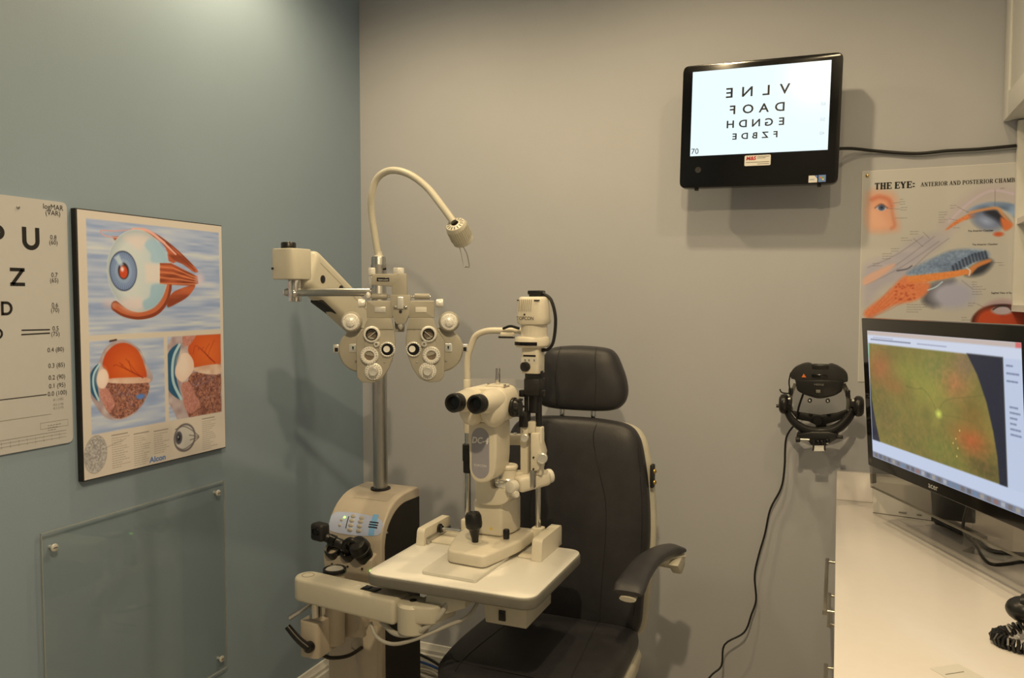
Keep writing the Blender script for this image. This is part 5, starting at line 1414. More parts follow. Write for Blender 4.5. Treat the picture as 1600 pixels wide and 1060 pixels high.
# ------------------------------------------------------------------ exam chair
def exam_chair():
    cx = -0.805
    t = thing('exam_chair', 'dark grey leather exam chair with separate headrest and armrests on cream shell', 'exam chair', (cx, 2.25, 0))
    # backrest: leans back a little
    by, bz0 = 2.430, 0.50
    lean = 0.06
    def fb(a, b, c): return Vector((cx + a, by - c + lean * (b - 0.5), b))
    half = [(0.0, 0.46), (0.190, 0.46), (0.236, 0.50), (0.246, 0.60), (0.258, 0.72), (0.262, 0.82), (0.256, 0.93), (0.238, 1.05), (0.218, 1.115), (0.180, 1.148), (0.10, 1.160), (0.0, 1.163)]
    pts = [(a, b) for a, b in half] + [(-a, b) for a, b in reversed(half[1:-1])]
    out = [(p.x, p.y) for p in catmull([(a, b, 0) for a, b in pts], 4, True)]
    back = MB().pillow(out, fb, 0.062, 0.030, n=3.4, rings=12).build('backrest', 'leather', t, 60)
    cen_b = sum(b for a, b in out) / len(out)
    def back_surf(a, b, lift):
        # distance in the pillow's own measure: ratio of the point to the outline along its ray
        ang = math.atan2(b - cen_b, a)
        best = 1e9
        rr = 0
        for (p, q) in out:
            dlt = abs((math.atan2(q - cen_b, p) - ang + math.pi) % (2 * math.pi) - math.pi)
            if dlt < best:
                best = dlt; rr = math.hypot(p, q - cen_b)
        f = min(0.999, math.hypot(a, b - cen_b) / rr)
        return fb(a, b, 0.062 * (1 - f ** 3.4) ** (1 / 3.4) + lift)
    def seam(pts, parent, w=0.0016, surf=back_surf):
        P = catmull([(a, b, 0) for a, b in pts], 6)
        MB().tube([surf(p.x, p.y, -0.0004) for p in P], w, 6, 1).build('seam', 'leather_seam', parent, 60)
    for s in (-1, 1):
        seam([(s * 0.085, 1.150), (s * 0.080, 1.10), (s * 0.105, 1.00), (s * 0.128, 0.90), (s * 0.130, 0.78), (s * 0.120, 0.62), (s * 0.115, 0.50)], back)
        seam([(s * 0.225, 1.08), (s * 0.238, 0.95), (s * 0.243, 0.82), (s * 0.236, 0.68), (s * 0.222, 0.55)], back)
    # cream shell behind it
    shell = [(a * 1.045, b + 0.004) for a, b in half]
    ps = shell + [(-a, b) for a, b in reversed(shell[1:-1])]
    os_ = [(p.x, p.y) for p in catmull([(a, b, 0) for a, b in ps], 3, True)]
    MB().pillow(os_, lambda a, b, c: Vector((cx + a, by + 0.038 - c + lean * (b - 0.5), b - 0.012)), 0.030, 0.05, n=4, rings=7).build('back_shell', 'cream', t, 60)
    lk = MB().box((cx + 0.262, by + 0.040, 0.985), (0.012, 0.030, 0.075), bev=0.004).build('hinge_plate', 'black_matte', t)
    for dz in (-0.020, 0.016):
        MB().sphere((cx + 0.268, by + 0.036, 0.985 + dz), 0.008).build('hinge_screw', 'brass', lk)
    # headrest
    hh = [(0.0, 1.182), (0.105, 1.186), (0.146, 1.204), (0.162, 1.240), (0.158, 1.285), (0.140, 1.335), (0.118, 1.375), (0.085, 1.392), (0.0, 1.398)]
    ph = hh + [(-a, b) for a, b in reversed(hh[1:-1])]
    oh = [(p.x, p.y) for p in catmull([(a, b, 0) for a, b in ph], 4, True)]
    def fh(a, b, c): return Vector((cx + 0.010 + a, by + 0.020 - c + lean * (b - 0.5), b))
    hr = MB().pillow(oh, fh, 0.058, 0.045, n=3.2, rings=11).build('headrest', 'leather', t, 60)
    ch = sum(b for a, b in oh) / len(oh)
    def head_surf(a, b, lift):
        ang = math.atan2(b - ch, a)
        rr = min(((abs((math.atan2(q - ch, p) - ang + math.pi) % (2 * math.pi) - math.pi), math.hypot(p, q - ch)) for p, q in oh))[1]
        f = min(0.999, math.hypot(a, b - ch) / rr)
        return fh(a, b, 0.058 * (1 - f ** 3.2) ** (1 / 3.2) + lift)
    for s in (-1, 1):
        seam([(s * 0.062, 1.392), (s * 0.066, 1.34), (s * 0.070, 1.28), (s * 0.066, 1.20)], hr, surf=head_surf)
    for s in (-1, 1):
        MB().cyl((cx + s * 0.055, by + 0.065, 1.02), (cx + s * 0.055, by + 0.070, 1.25), 0.009, n=14).build('headrest_post', 'chrome', t)
    # seat
    sz = 0.475
    so = rounded([(-0.240, -0.305), (0.240, -0.305), (0.262, -0.10), (0.250, 0.22), (-0.250, 0.22), (-0.262, -0.10)], [0.10, 0.10, 0.1, 0.05, 0.05, 0.1], 8)
    sy = 2.215
    def fs(a, b, c): return Vector((cx - 0.012 + a, sy + b, sz - 0.010 + c + 0.03 * max(0, 0) - 0.10 * max(0.0, -b - 0.20) ** 1.5))
    seat = MB().pillow(so, fs, 0.058, 0.045, n=3.6, rings=12).build('seat', 'leather', t, 60)
    cs = (0.0, sum(b for a, b in so) / len(so))
    def seat_surf(a, b, lift):
        ang = math.atan2(b - cs[1], a)
        rr = min(((abs((math.atan2(q - cs[1], p) - ang + math.pi) % (2 * math.pi) - math.pi), math.hypot(p, q - cs[1])) for p, q in so))[1]
        f = min(0.999, math.hypot(a, b - cs[1]) / rr)
        return fs(a, b, 0.058 * (1 - f ** 3.6) ** (1 / 3.6) + lift)
    for s in (-1, 1):
        seam([(s * 0.120, 0.19), (s * 0.135, 0.05), (s * 0.150, -0.10), (s * 0.160, -0.22), (s * 0.165, -0.285)], seat, surf=seat_surf)
    seam([(-0.225, -0.20), (-0.18, -0.245), (-0.08, -0.258), (0.08, -0.258), (0.18, -0.245), (0.225, -0.20)], seat, surf=seat_surf)
    MB().pillow([(a * 1.03, b * 1.0 + 0.01) for a, b in so], lambda a, b, c: Vector((cx - 0.012 + a, sy + b, sz - 0.058 + c)), 0.03, 0.07, n=4, rings=7).build('seat_shell', 'cream', t, 60)
    # armrests
    for s in (-1, 1):
        f0 = Vector((cx + s * 0.285, 2.085, 0.745)); 
        path = [Vector((cx + s * 0.282, 2.075, 0.742)), Vector((cx + s * 0.286, 2.16, 0.763)), Vector((cx + s * 0.300, 2.26, 0.780)), Vector((cx + s * 0.330, 2.36, 0.782)), Vector((cx + s * 0.362, 2.425, 0.772))]
        P = catmull(path, 6)
        tb = bmesh.new(); rings = []
        n = len(P)
        for i, p in enumerate(P):
            d = (P[min(i + 1, n - 1)] - P[max(i - 1, 0)]).normalized()
            side = Vector((0, 0, 1)).cross(d).normalized(); up = d.cross(side)
            fr = i / (n - 1)
            w = 0.047 - 0.020 * fr
            e = min(1.0, 0.45 + i * 0.28, 0.5 + (n - 1 - i) * 0.2)
            ring = []
            for k in range(16):
                a = 2 * math.pi * k / 16
                ca, sa = math.cos(a), math.sin(a)
                ring.append(tb.verts.new(p + side * (w * (0.75 + 0.25 * e) * math.copysign(abs(ca) ** 0.7, ca)) + up * (0.016 * e * math.copysign(abs(sa) ** 0.8, sa))))
            rings.append(ring)
        for r0, r1 in zip(rings, rings[1:]):
            for k in range(16):
                tb.faces.new((r0[k], r0[(k + 1) % 16], r1[(k + 1) % 16], r1[k]))
        tb.faces.new(rings[0][::-1]); tb.faces.new(rings[-1])
        bmesh.ops.recalc_face_normals(tb, faces=tb.faces)
        mb = MB(); mb._add(tb)
        pad = mb.build('armrest', 'leather_light', t, 60)
        MB().tube([p - Vector((0, 0, 0.018)) for p in P], 0.024, 10, 1, flat=0.35).build('arm_rail', 'cream', pad, 60)
        e = P[-1]
        MB().prism([(e.x - 0.02, e.y - 0.10, e.z - 0.022), (e.x - 0.02, e.y + 0.015, e.z - 0.008), (e.x - 0.02, e.y + 0.02, e.z - 0.060), (e.x - 0.02, e.y - 0.03, e.z - 0.070)], (0.032, 0, 0), bev=0.006).build('arm_bracket', 'cream', t)
        MB().bar((e.x, e.y + 0.0, e.z - 0.045), (cx + s * 0.20, by + 0.09, 0.70), 0.030, 0.040, bev=0.008).build('arm_strut', 'cream', t)
    # pedestal
    MB().lathe((cx, 2.27, 0.0), (0, 0, 1), [(0, 0), (0.30, 0), (0.30, 0.015), (0.26, 0.03), (0.09, 0.045), (0.08, 0.06), (0.08, 0.37), (0, 0.37)], 36).build('pedestal', 'cream', t)
    MB().box((cx, 2.27, 0.372), (0.32, 0.34, 0.03), bev=0.008).build('seat_carrier', 'black_matte', t)
    MB().bar((cx, 2.38, 0.40), (cx, by + 0.075, 0.58), 0.16, 0.03, bev=0.006).build('back_carrier', 'black_matte', t)
exam_chair()

# ------------------------------------------------------------------ wall-mounted chart screen
def chart_screen():
    Y = 2.690
    tl, tr, br, bl = (-0.509,2.69,2.338), (-0.005,2.69,2.326), (-0.007,2.69,1.92), (-0.499,2.69,1.93)
    x0 = (tl[0] + bl[0]) / 2; x1 = (tr[0] + br[0]) / 2
    z1 = (tl[2] + tr[2]) / 2; z0 = (bl[2] + br[2]) / 2
    ang = math.atan2((br[2] - bl[2]) * 0.5 + (tr[2] - tl[2]) * 0.5, x1 - x0)
    cxx, czz = (x0 + x1) / 2, (z0 + z1) / 2
    W, Hh = x1 - x0, z1 - z0
    t = thing('wall_display', 'black wall-mounted display showing mirrored black test letters on white', 'display', (cxx, Y, z0))
    R = Matrix.Translation((cxx, Y, czz)) @ Matrix.Rotation(-ang, 4, 'Y')
    def loc(a, b, y=0.0): return R @ Vector((a, y, b))
    MB(R).prism([(a, 0.0, b) for a, b in rounded([(-W / 2, -Hh / 2), (W / 2, -Hh / 2), (W / 2, Hh / 2), (-W / 2, Hh / 2)], 0.022, 6)], (0, 0.042, 0), bev=0.0025).build('housing', 'black_gloss', t, 35)
    MB(R).box((0, 0.052, -0.03), (W * 0.7, 0.025, Hh * 0.6), bev=0.01).build('rear_cover', 'black_matte', t)
    # picture area
    sx0, sx1 = (-0.471,2.69,2.177)[0] - cxx, (-0.04,2.69,2.163)[0] - cxx
    sz1 = ((-0.473,2.69,2.314)[2] + (-0.04,2.69,2.305)[2]) / 2 - czz
    sz0 = ((-0.47,2.69,2.035)[2] + (-0.04,2.69,2.026)[2]) / 2 - czz
    scr = MB(R).span((sx0, -0.0012, sz0), (sx1, 0.002, sz1)).build('screen', 'screen_white', t, 0, 'glowing white screen')
    r3 = R.to_3x3()
    rx_, uz_ = r3 @ Vector((1, 0, 0)), r3 @ Vector((0, 0, 1))
    SW, SH = sx1 - sx0, sz1 - sz0
    def put(u, v): return loc(sx0 + SW * u, sz1 - SH * v, -0.0016)
    # rows are the mirror image of ordinary lettering
    rows = [('VLNE', 0.045, [0.685, 0.555, 0.415, 0.285], 0.335), ('DAOF', 0.040, [0.655, 0.540, 0.425, 0.313], 0.530),
            ('EGNDH', 0.034, [0.672, 0.580, 0.487, 0.392, 0.298], 0.690), ('FZBDE', 0.028, [0.632, 0.557, 0.483, 0.408, 0.334], 0.828)]
    for word, sz, us, v in rows:
        for ch, u in zip(word, us):
            text(ch, sz, 'screen_ink', put(u, v), -rx_, uz_, scr, 'letter', bold=0.0006, xs=1.12)
    text('70', 0.026, 'screen_ink', put(0.036, 0.975), rx_, uz_, scr, 'line_number')
    for s_, v in (('70', 0.285), ('60', 0.50), ('50', 0.675), ('40', 0.83)):
        text(s_, 0.015, 'screen_faint', put(0.957, v), -rx_, uz_, scr, 'line_number')
    # stickers on the lower bezel
    st0, st1 = (-0.293,2.688,2.027), (-0.211,2.688,1.987)
    a0, a1 = st0[0] - cxx, st1[0] - cxx
    b1_ = st0[2] - czz - 0.003; b0_ = b1_ - 0.034
    sk = MB(R).prism([(a, -0.0006, b) for a, b in rounded([(a0, b0_), (a1, b0_), (a1, b1_), (a0, b1_)], 0.004, 4)], (0, 0.001, 0)).build('maker_sticker', 'paper_white', t, 0, 'small white sticker')
    text('M&S', 0.0165, 'ink_red', loc(a0 + 0.020, b0_ + 0.019, -0.0009), rx_, uz_, sk, 'brand_lettering', bold=0.0007, shear=0.15)
    mk = MB(R)
    for k, (u0, u1, vv) in enumerate(((0.48, 0.95, 0.86), (0.48, 0.80, 0.72), (0.06, 0.95, 0.34), (0.50, 0.95, 0.16))):
        mk.span((a0 + (a1 - a0) * u0, -0.0010, b0_ + 0.034 * vv - 0.0009), (a0 + (a1 - a0) * u1, -0.0006, b0_ + 0.034 * vv + 0.0009))
    mk.build('fine_print', 'ink_grey', sk, 0)['kind'] = 'stuff'
    p0, p1 = (-0.093,2.688,1.951), (-0.067,2.688,1.929)
    q = MB(R).span((p0[0] - cxx, -0.0008, p1[2] - czz), (p1[0] - cxx, 0.0004, p0[2] - czz)).build('badge_sticker', 'paper_white', t, 0)
    mid = p0[0] * 0.35 + p1[0] * 0.65 - cxx
    MB(R).prism([(mid, -0.0011, p0[2] - czz), (p1[0] - cxx, -0.0011, p0[2] - czz), (p1[0] - cxx, -0.0011, (p0[2] + p1[2]) / 2 - czz)], (0, 0.0002, 0)).build('badge_blue', 'ink_blue', q, 0)
    text('intel', 0.0075, 'ink_blue', loc((p0[0] * 0.62 + p1[0] * 0.38) - cxx, (p0[2] * 0.35 + p1[2] * 0.65) - czz, -0.0012), rx_, uz_, q, 'brand_lettering')
    pc = (-0.053,2.688,1.941)
    q = MB(R).box((pc[0] - cxx, 0, pc[2] - czz), (0.022, 0.0016, 0.022)).build('badge_sticker', 'ink_blue', t, 0)
    for dx, dz, m in ((-0.003, 0.003, 'ink_orange'), (0.003, 0.003, 'led_badge'), (-0.003, -0.003, 'ink_blue2'), (0.003, -0.003, 'ink_yellow')):
        if m == 'led_badge': m = mat('ink_green', (0.12, 0.42, 0.10, 1), 0.5, noise=0.02) and 'ink_green'
        if m == 'ink_blue2': m = mat('ink_sky', (0.12, 0.35, 0.75, 1), 0.5, noise=0.02) and 'ink_sky'
        MB(R).box((pc[0] - cxx + dx, -0.0012, pc[2] - czz + dz), (0.0052, 0.0008, 0.0052)).build('badge_pane', m, q, 0)
    pw = (-0.443,2.688,1.984)
    MB(R).lathe((pw[0] - cxx, -0.0002, pw[2] - czz), (0, -1, 0), [(0.010, 0), (0.010, 0.0012), (0.008, 0.0012), (0.008, 0.0004), (0, 0.0004)], 20).build('power_button', 'black_matte', t)
    for a in (-W / 2 + 0.055, W / 2 - 0.055):
        MB(R).box((a, 0.018, -Hh / 2 - 0.003), (0.012, 0.018, 0.010), bev=0.002).build('foot_tab', 'black_matte', t)
    MB().box((cxx, 2.79, czz - 0.02), (0.10, 0.085, 0.10), bev=0.006).build('mount_block', 'black_matte', t)
    MB().span((cxx - 0.06, BY - 0.012, czz - 0.10), (cxx + 0.06, BY, czz + 0.06), bev=0.003).build('wall_plate', 'black_matte', t)
    # its cable, running along the wall to the cabinet
    MB().tube([(cxx + W / 2 - 0.03, 2.745, (0,2.745,2.037)[2]), (0.027,2.8,2.044), (0.104,2.828,2.035), (0.216,2.828,2.019), (0.306,2.828,2.021), (0.394,2.828,2.02), (0.4925, 2.828, (0.489,2.828,2.023)[2])], 0.0052, 10).solo('display_cable', 'cable_black', 'black cable running along wall from display to the cabinet', 'cable')
chart_screen()

# ------------------------------------------------------------------ printed eye chart poster (right)
SERIF = {  # strokes on a 0..1 box: (x0, y0, x1, y1, weight) weight 1 = thick, 0.45 = thin
    'T': (0.80, [(0.5, 0, 0.5, 1, 1), (0.03, 0.97, 0.97, 0.97, .45), (0.05, 0.80, 0.05, 0.97, .4), (0.95, 0.80, 0.95, 0.97, .4), (0.3, 0.03, 0.7, 0.03, .35)]),
    'H': (0.95, [(0.22, 0, 0.22, 1, 1), (0.78, 0, 0.78, 1, 1), (0.22, 0.5, 0.78, 0.5, .45), (0.02, 0.03, 0.42, 0.03, .35), (0.58, 0.03, 0.98, 0.03, .35), (0.02, 0.97, 0.42, 0.97, .35), (0.58, 0.97, 0.98, 0.97, .35)]),
    'E': (0.82, [(0.24, 0, 0.24, 1, 1), (0.03, 0.97, 0.92, 0.97, .45), (0.03, 0.03, 0.95, 0.03, .45), (0.24, 0.52, 0.70, 0.52, .4), (0.92, 0.78, 0.92, 0.97, .4), (0.95, 0.03, 0.95, 0.24, .4), (0.70, 0.40, 0.70, 0.64, .4)]),
    'Y': (0.92, [(0.5, 0, 0.5, 0.48, 1), (0.16, 0.97, 0.5, 0.45, 1), (0.84, 0.97, 0.5, 0.45, .5), (0.0, 0.97, 0.36, 0.97, .35), (0.66, 0.97, 1.0, 0.97, .35), (0.3, 0.03, 0.7, 0.03, .35)]),
    'A': (0.92, [(0.10, 0.02, 0.5, 0.98, .5), (0.5, 0.98, 0.86, 0.02, 1), (0.25, 0.34, 0.74, 0.34, .4), (0.0, 0.03, 0.26, 0.03, .35), (0.68, 0.03, 1.0, 0.03, .35)]),
    'N': (0.95, [(0.18, 0, 0.18, 1, .5), (0.18, 0.98, 0.82, 0.02, 1), (0.82, 0, 0.82, 1, .5), (0.0, 0.03, 0.36, 0.03, .35), (0.0, 0.97, 0.22, 0.97, .35), (0.64, 0.97, 1.0, 0.97, .35)]),
    'R': (0.90, [(0.22, 0, 0.22, 1, 1), (0.03, 0.97, 0.60, 0.97, .4), (0.22, 0.50, 0.60, 0.50, .4), (0.60, 0.97, 0.78, 0.88, .6), (0.78, 0.88, 0.78, 0.60, 1), (0.78, 0.60, 0.60, 0.50, .6), (0.52, 0.50, 0.88, 0.03, 1), (0.02, 0.03, 0.42, 0.03, .35), (0.80, 0.03, 1.0, 0.03, .35)]),
    'I': (0.45, [(0.5, 0, 0.5, 1, 1), (0.05, 0.03, 0.95, 0.03, .35), (0.05, 0.97, 0.95, 0.97, .35)]),
    'O': (0.95, [(0.10, 0.34, 0.10, 0.66, 1), (0.90, 0.34, 0.90, 0.66, 1), (0.10, 0.66, 0.26, 0.90, .8), (0.26, 0.90, 0.5, 0.98, .45), (0.5, 0.98, 0.74, 0.90, .45), (0.74, 0.90, 0.90, 0.66, .8), (0.10, 0.34, 0.26, 0.10, .8), (0.26, 0.10, 0.5, 0.02, .45), (0.5, 0.02, 0.74, 0.10, .45), (0.74, 0.10, 0.90, 0.34, .8)]),
    'D': (0.95, [(0.22, 0, 0.22, 1, 1), (0.03, 0.97, 0.52, 0.97, .4), (0.03, 0.03, 0.52, 0.03, .4), (0.52, 0.97, 0.78, 0.86, .6), (0.78, 0.86, 0.90, 0.62, .9), (0.90, 0.62, 0.90, 0.38, 1), (0.90, 0.38, 0.78, 0.14, .9), (0.78, 0.14, 0.52, 0.03, .6)]),
    'P': (0.82, [(0.24, 0, 0.24, 1, 1), (0.03, 0.97, 0.62, 0.97, .4), (0.24, 0.45, 0.62, 0.45, .4), (0.62, 0.97, 0.85, 0.84, .6), (0.85, 0.84, 0.85, 0.58, 1), (0.85, 0.58, 0.62, 0.45, .6), (0.02, 0.03, 0.46, 0.03, .35)]),
    'S': (0.72, [(0.85, 0.74, 0.85, 0.96, .4), (0.80, 0.86, 0.5, 0.97, .5), (0.5, 0.97, 0.18, 0.84, .6), (0.18, 0.84, 0.20, 0.64, 1), (0.20, 0.64, 0.78, 0.40, 1), (0.78, 0.40, 0.84, 0.20, 1), (0.84, 0.20, 0.5, 0.03, .6), (0.5, 0.03, 0.16, 0.14, .5), (0.13, 0.04, 0.13, 0.28, .4)]),
    'C': (0.88, [(0.90, 0.70, 0.90, 0.95, .4), (0.88, 0.82, 0.58, 0.98, .45), (0.58, 0.98, 0.26, 0.88, .6), (0.26, 0.88, 0.10, 0.64, .9), (0.10, 0.64, 0.10, 0.36, 1), (0.10, 0.36, 0.26, 0.12, .9), (0.26, 0.12, 0.58, 0.02, .6), (0.58, 0.02, 0.92, 0.20, .45)]),
    'M': (1.15, [(0.14, 0, 0.14, 1, .5), (0.16, 0.98, 0.5, 0.04, 1), (0.5, 0.04, 0.84, 0.98, .5), (0.86, 0, 0.86, 1, 1), (0.0, 0.03, 0.30, 0.03, .35), (0.70, 0.03, 1.0, 0.03, .35), (0.0, 0.97, 0.22, 0.97, .35), (0.78, 0.97, 1.0, 0.97, .35)]),
    'B': (0.88, [(0.22, 0, 0.22, 1, 1), (0.03, 0.97, 0.60, 0.97, .4), (0.22, 0.52, 0.60, 0.52, .4), (0.03, 0.03, 0.64, 0.03, .4), (0.60, 0.97, 0.80, 0.86, .6), (0.80, 0.86, 0.80, 0.64, 1), (0.80, 0.64, 0.60, 0.52, .6), (0.60, 0.52, 0.88, 0.40, .6), (0.88, 0.40, 0.88, 0.16, 1), (0.88, 0.16, 0.64, 0.03, .6)]),
    ':': (0.40, [(0.5, 0.12, 0.5, 0.24, 1.1), (0.5, 0.58, 0.5, 0.70, 1.1)]),
}
def serif_text(body, x, z, h, wt, parent, y, stretch=1.0, gap=0.10, name='title_lettering'):
    for ch in body:
        if ch == ' ':
            x += h * 0.42 * stretch; continue
        w, st = SERIF[ch]
        w = w * h * stretch
        mb = MB()
        for (a, b, c, d, g) in st:
            p, q = Vector((x + a * w, y, z + b * h)), Vector((x + c * w, y, z + d * h))
            dr = (q - p).normalized(); nn = Vector((-dr.z, 0, dr.x)) * (wt * h * g / 2)
            e = dr * (wt * h * 0.12)
            mb.flat([p - e - nn, q + e - nn, q + e + nn, p - e + nn])
        mb.build(name, 'ink_black', parent, 0)
        x += w + gap * h
    return x

def eye_poster():
    x0, x1, z1, z0 = 0.063, 0.573, 1.974, 1.279
    Y = 2.8375
    t = thing('eye_chamber_poster', 'cream paper poster of the eye chambers pinned up behind the monitor', 'poster', ((x0 + x1) / 2, BY, z0))
    MB().span((x0, Y + 0.0004, z0), (x1, BY, z1)).build('sheet', 'paper_white', t, 0)
    for p in ((0.0294,0.023), (0.97, 0.02)):
        MB().lathe((x0 + (x1 - x0) * p[0], Y, z1 - (z1 - z0) * p[1]), (0, -1, 0), [(0.0055, 0), (0.005, 0.002), (0.0025, 0.0032), (0, 0.0035)], 14).build('thumb_tack', 'brass', t)
    W, Hh = x1 - x0, z1 - z0
    cv = Canvas(320, 436, Hh / W, (176, 158, 128))
    ink = (72, 60, 50)
    n = cv.noise(14, 40, 3); n2 = cv.noise(120, 160, 5)
    # face study
    face = [(0.0333,0.105), (0.1549,0.1065), (0.1922,0.1381), (0.1804,0.1899), (0.202,0.236), (0.2078,0.2748), (0.1706,0.282), (0.0941,0.2849), (0.0412,0.2619)]
    cv.poly(face, (208, 128, 82), soft=0.035, alpha=0.85, smooth=4)
    cv.poly([(0.0431,0.1698), (0.1196,0.1957), (0.1588,0.2576), (0.0941,0.2791), (0.0373,0.2475)], (214, 152, 106), soft=0.03, alpha=0.8, smooth=4)
    cv.line([(0.0569,0.1324), (0.1,0.1223), (0.151,0.1367), (0.1706,0.1669)], (176, 82, 48), 0.022, 0.7, 0.014, 4)
    cv.line([(0.1706,0.1741), (0.1824,0.2201), (0.1922,0.259), (0.1745,0.2734)], (186, 96, 58), 0.014, 0.7, 0.012, 4)
    cv.poly([(0.0765,0.1727), (0.1098,0.1612), (0.1451,0.1755), (0.1157,0.1885)], (176, 160, 150), soft=0.006, smooth=4)
    cv.ell((0.1137,0.1727), 0.020, 0.020, (62, 76, 92)); cv.ell((0.1137,0.1727), 0.008, 0.008, (20, 20, 24))
    cv.line([(0.0765,0.1727), (0.1098,0.1568), (0.1471,0.1755)], (96, 54, 40), 0.008, 0.8, 0.005, 4)
    # upper right: section of the front chamber
    cv.line([(0.498,0.2676), (0.5667,0.1957), (0.6529,0.1439), (0.7471,0.1252), (0.8412,0.1468), (0.9098,0.2072)], (168, 142, 126), 0.10, 0.55, 0.03, 5)
    cv.line([(0.498,0.2518), (0.5765,0.1885), (0.6706,0.1338), (0.7471,0.118), (0.8412,0.1367)], (190, 160, 150), 0.012, 0.7, 0.006, 5)
    cv.poly([(0.5941,0.2115), (0.6373,0.1827), (0.7314,0.1683), (0.8431,0.1827), (0.9039,0.2345), (0.8784,0.2633), (0.8176,0.2187), (0.7412,0.1899), (0.6725,0.1986)], mixc((84, 94, 102), (138, 148, 152), n), soft=0.008, smooth=4)
    cv.poly([(0.4824,0.2892), (0.5255,0.2532), (0.6039,0.2187), (0.6549,0.2129), (0.6471,0.2345), (0.5784,0.2475)], mixc((184, 90, 40), (214, 120, 62), n2), soft=0.006, smooth=4)
    cv.ell((0.7078,0.2432), 0.085, 0.062, (70, 74, 84), soft=0.02, rot=0.5)
    cv.ell((0.7,0.2547), 0.060, 0.034, (146, 146, 150), soft=0.03, rot=0.5)
    cv.poly([(0.6902,0.2144), (0.7412,0.2014), (0.7843,0.2245), (0.8294,0.2691), (0.7961,0.282), (0.7608,0.2518)], (30, 30, 36), soft=0.015, smooth=4)
    cv.line([(0.6118,0.2115), (0.698,0.2), (0.7588,0.1986), (0.7843,0.2245), (0.8333,0.2719)], (202, 128, 70), 0.016, 0.9, 0.006, 4)
    cv.poly([(0.7765,0.2388), (0.8373,0.2691), (0.8294,0.2906), (0.7961,0.2964)], (196, 98, 48), soft=0.008, smooth=4)
    cv.ell((0.7686,0.3137), 0.026, 0.014, (186, 80, 40), soft=0.006)
    # large diagonal section
    cv.poly([(0.0216,0.4475), (0.1725,0.4029), (0.3373,0.3151), (0.5,0.3194), (0.3765,0.4129), (0.2706,0.5036), (0.1314,0.5554), (0.0275,0.6403)], mixc((168, 148, 134), (150, 134, 128), n), soft=0.03, alpha=0.75, smooth=4)
    for d in range(4):
        cv.line([(0.0314,0.4777), (0.2196,0.4115), (0.4196,0.3065)], (120, 104, 100), 0.003, 0.0)
    for a, b, c in (((0.0294,0.5209), (0.2118,0.4417), (0.4196,0.3165)), ((0.0294,0.5396), (0.2314,0.4576), (0.4471,0.3396)), ((0.0412,0.4547), (0.1922,0.4029), (0.3569,0.3151)), ((0.3059,0.4576), (0.3941,0.3914), (0.5,0.3266))):
        cv.line([a, b, c], (118, 100, 96), 0.005, 0.55, 0.004, 4)
    cv.poly([(0.0235,0.5007), (0.1549,0.4489), (0.202,0.4417), (0.1569,0.4791), (0.0294,0.5396)], (206, 148, 108), soft=0.01, alpha=0.85, smooth=3)
    cv.poly([(0.2686,0.4806), (0.3784,0.4288), (0.502,0.3856), (0.6255,0.377), (0.7137,0.3899), (0.7157,0.4259), (0.6451,0.4403), (0.5765,0.4763), (0.4333,0.4892), (0.3059,0.4964)], mixc((84, 94, 102), (146, 152, 152), np.clip(n2 * 0.4 + n * 0.6, 0, 1)), soft=0.012, smooth=4)
    for d in range(11):
        u0, v0 = (0.5333,0.4719); u1, v1 = (0.7059,0.4072)
        f = d / 10
        p = (u0 + (u1 - u0) * f, v0 + (v1 - v0) * f + 0.012 * math.sin(f * 3.14) * -1)
        cv.line([(p[0] - 0.006, p[1] - 0.016), (p[0] + 0.004, p[1] + 0.012)], (34, 38, 48), 0.013, 0.8, 0.005)
    cv.poly([(0.5941,0.4906), (0.6471,0.4547), (0.7059,0.4259), (0.7412,0.4417), (0.7,0.4849), (0.6392,0.5007)], (40, 40, 42), soft=0.018, smooth=4)
    cv.poly([(0.5941,0.4835), (0.6471,0.4475), (0.7157,0.4259), (0.7314,0.4374), (0.6647,0.4619), (0.6216,0.4978)], (206, 118, 54), soft=0.006, alpha=0.9, smooth=3)
    cv.poly([(0.3902,0.5496), (0.4706,0.5194), (0.5431,0.5237), (0.4569,0.6388), (0.3647,0.6173)], (52, 48, 46), soft=0.02, alpha=0.9, smooth=3)
    cv.ell((0.5275,0.5871), 0.125, 0.085, (158, 146, 140), soft=0.03)
    cv.poly([(0.2549,0.5036), (0.3608,0.4921), (0.5059,0.4791), (0.6118,0.4691), (0.6216,0.4878), (0.5059,0.5094), (0.3804,0.5266), (0.2706,0.5367)], mixc((206, 112, 48), (216, 126, 60), n2), soft=0.005, smooth=3)
    cv.poly([(0.0275,0.6633), (0.1412,0.5871), (0.2549,0.4964), (0.2882,0.5266), (0.3902,0.5266), (0.4,0.5568), (0.3647,0.5942), (0.302,0.6173), (0.2078,0.6331), (0.1333,0.6633), (0.049,0.695)], mixc((200, 104, 56), (208, 116, 66), n2), soft=0.012, smooth=3)
    for d in range(6):
        f = d / 5
        cv.line([(0.03 + 0.03 * f, 0.71 - 0.01 * f), (0.10 + 0.09 * f, 0.63 + 0.02 * f), (0.18 + 0.10 * f, 0.555 + 0.05 * f)], (170, 70, 36), 0.004, 0.35, 0.004)
    r = random.Random(5)
    for d in range(26):
        p = (0.2627,0.5712)
        cv.ell((p[0] + r.uniform(-.055, .055), p[1] + r.uniform(-.04, .04)), 0.007, 0.006, (168, 66, 34), soft=0.004, alpha=0.7)
    cv.line([(0.3922,0.564), (0.4353,0.5496), (0.4706,0.5266)], (190, 198, 196), 0.008, 0.8, 0.003, 3)
    cv.line([(0.602,0.4619), (0.6216,0.4763), (0.6176,0.4978)], (200, 200, 192), 0.008, 0.8, 0.003, 3)
    cv.line([(0.2137,0.4719), (0.2686,0.4647), (0.2961,0.4504)], (40, 44, 50), 0.008, 0.7, 0.004, 3)
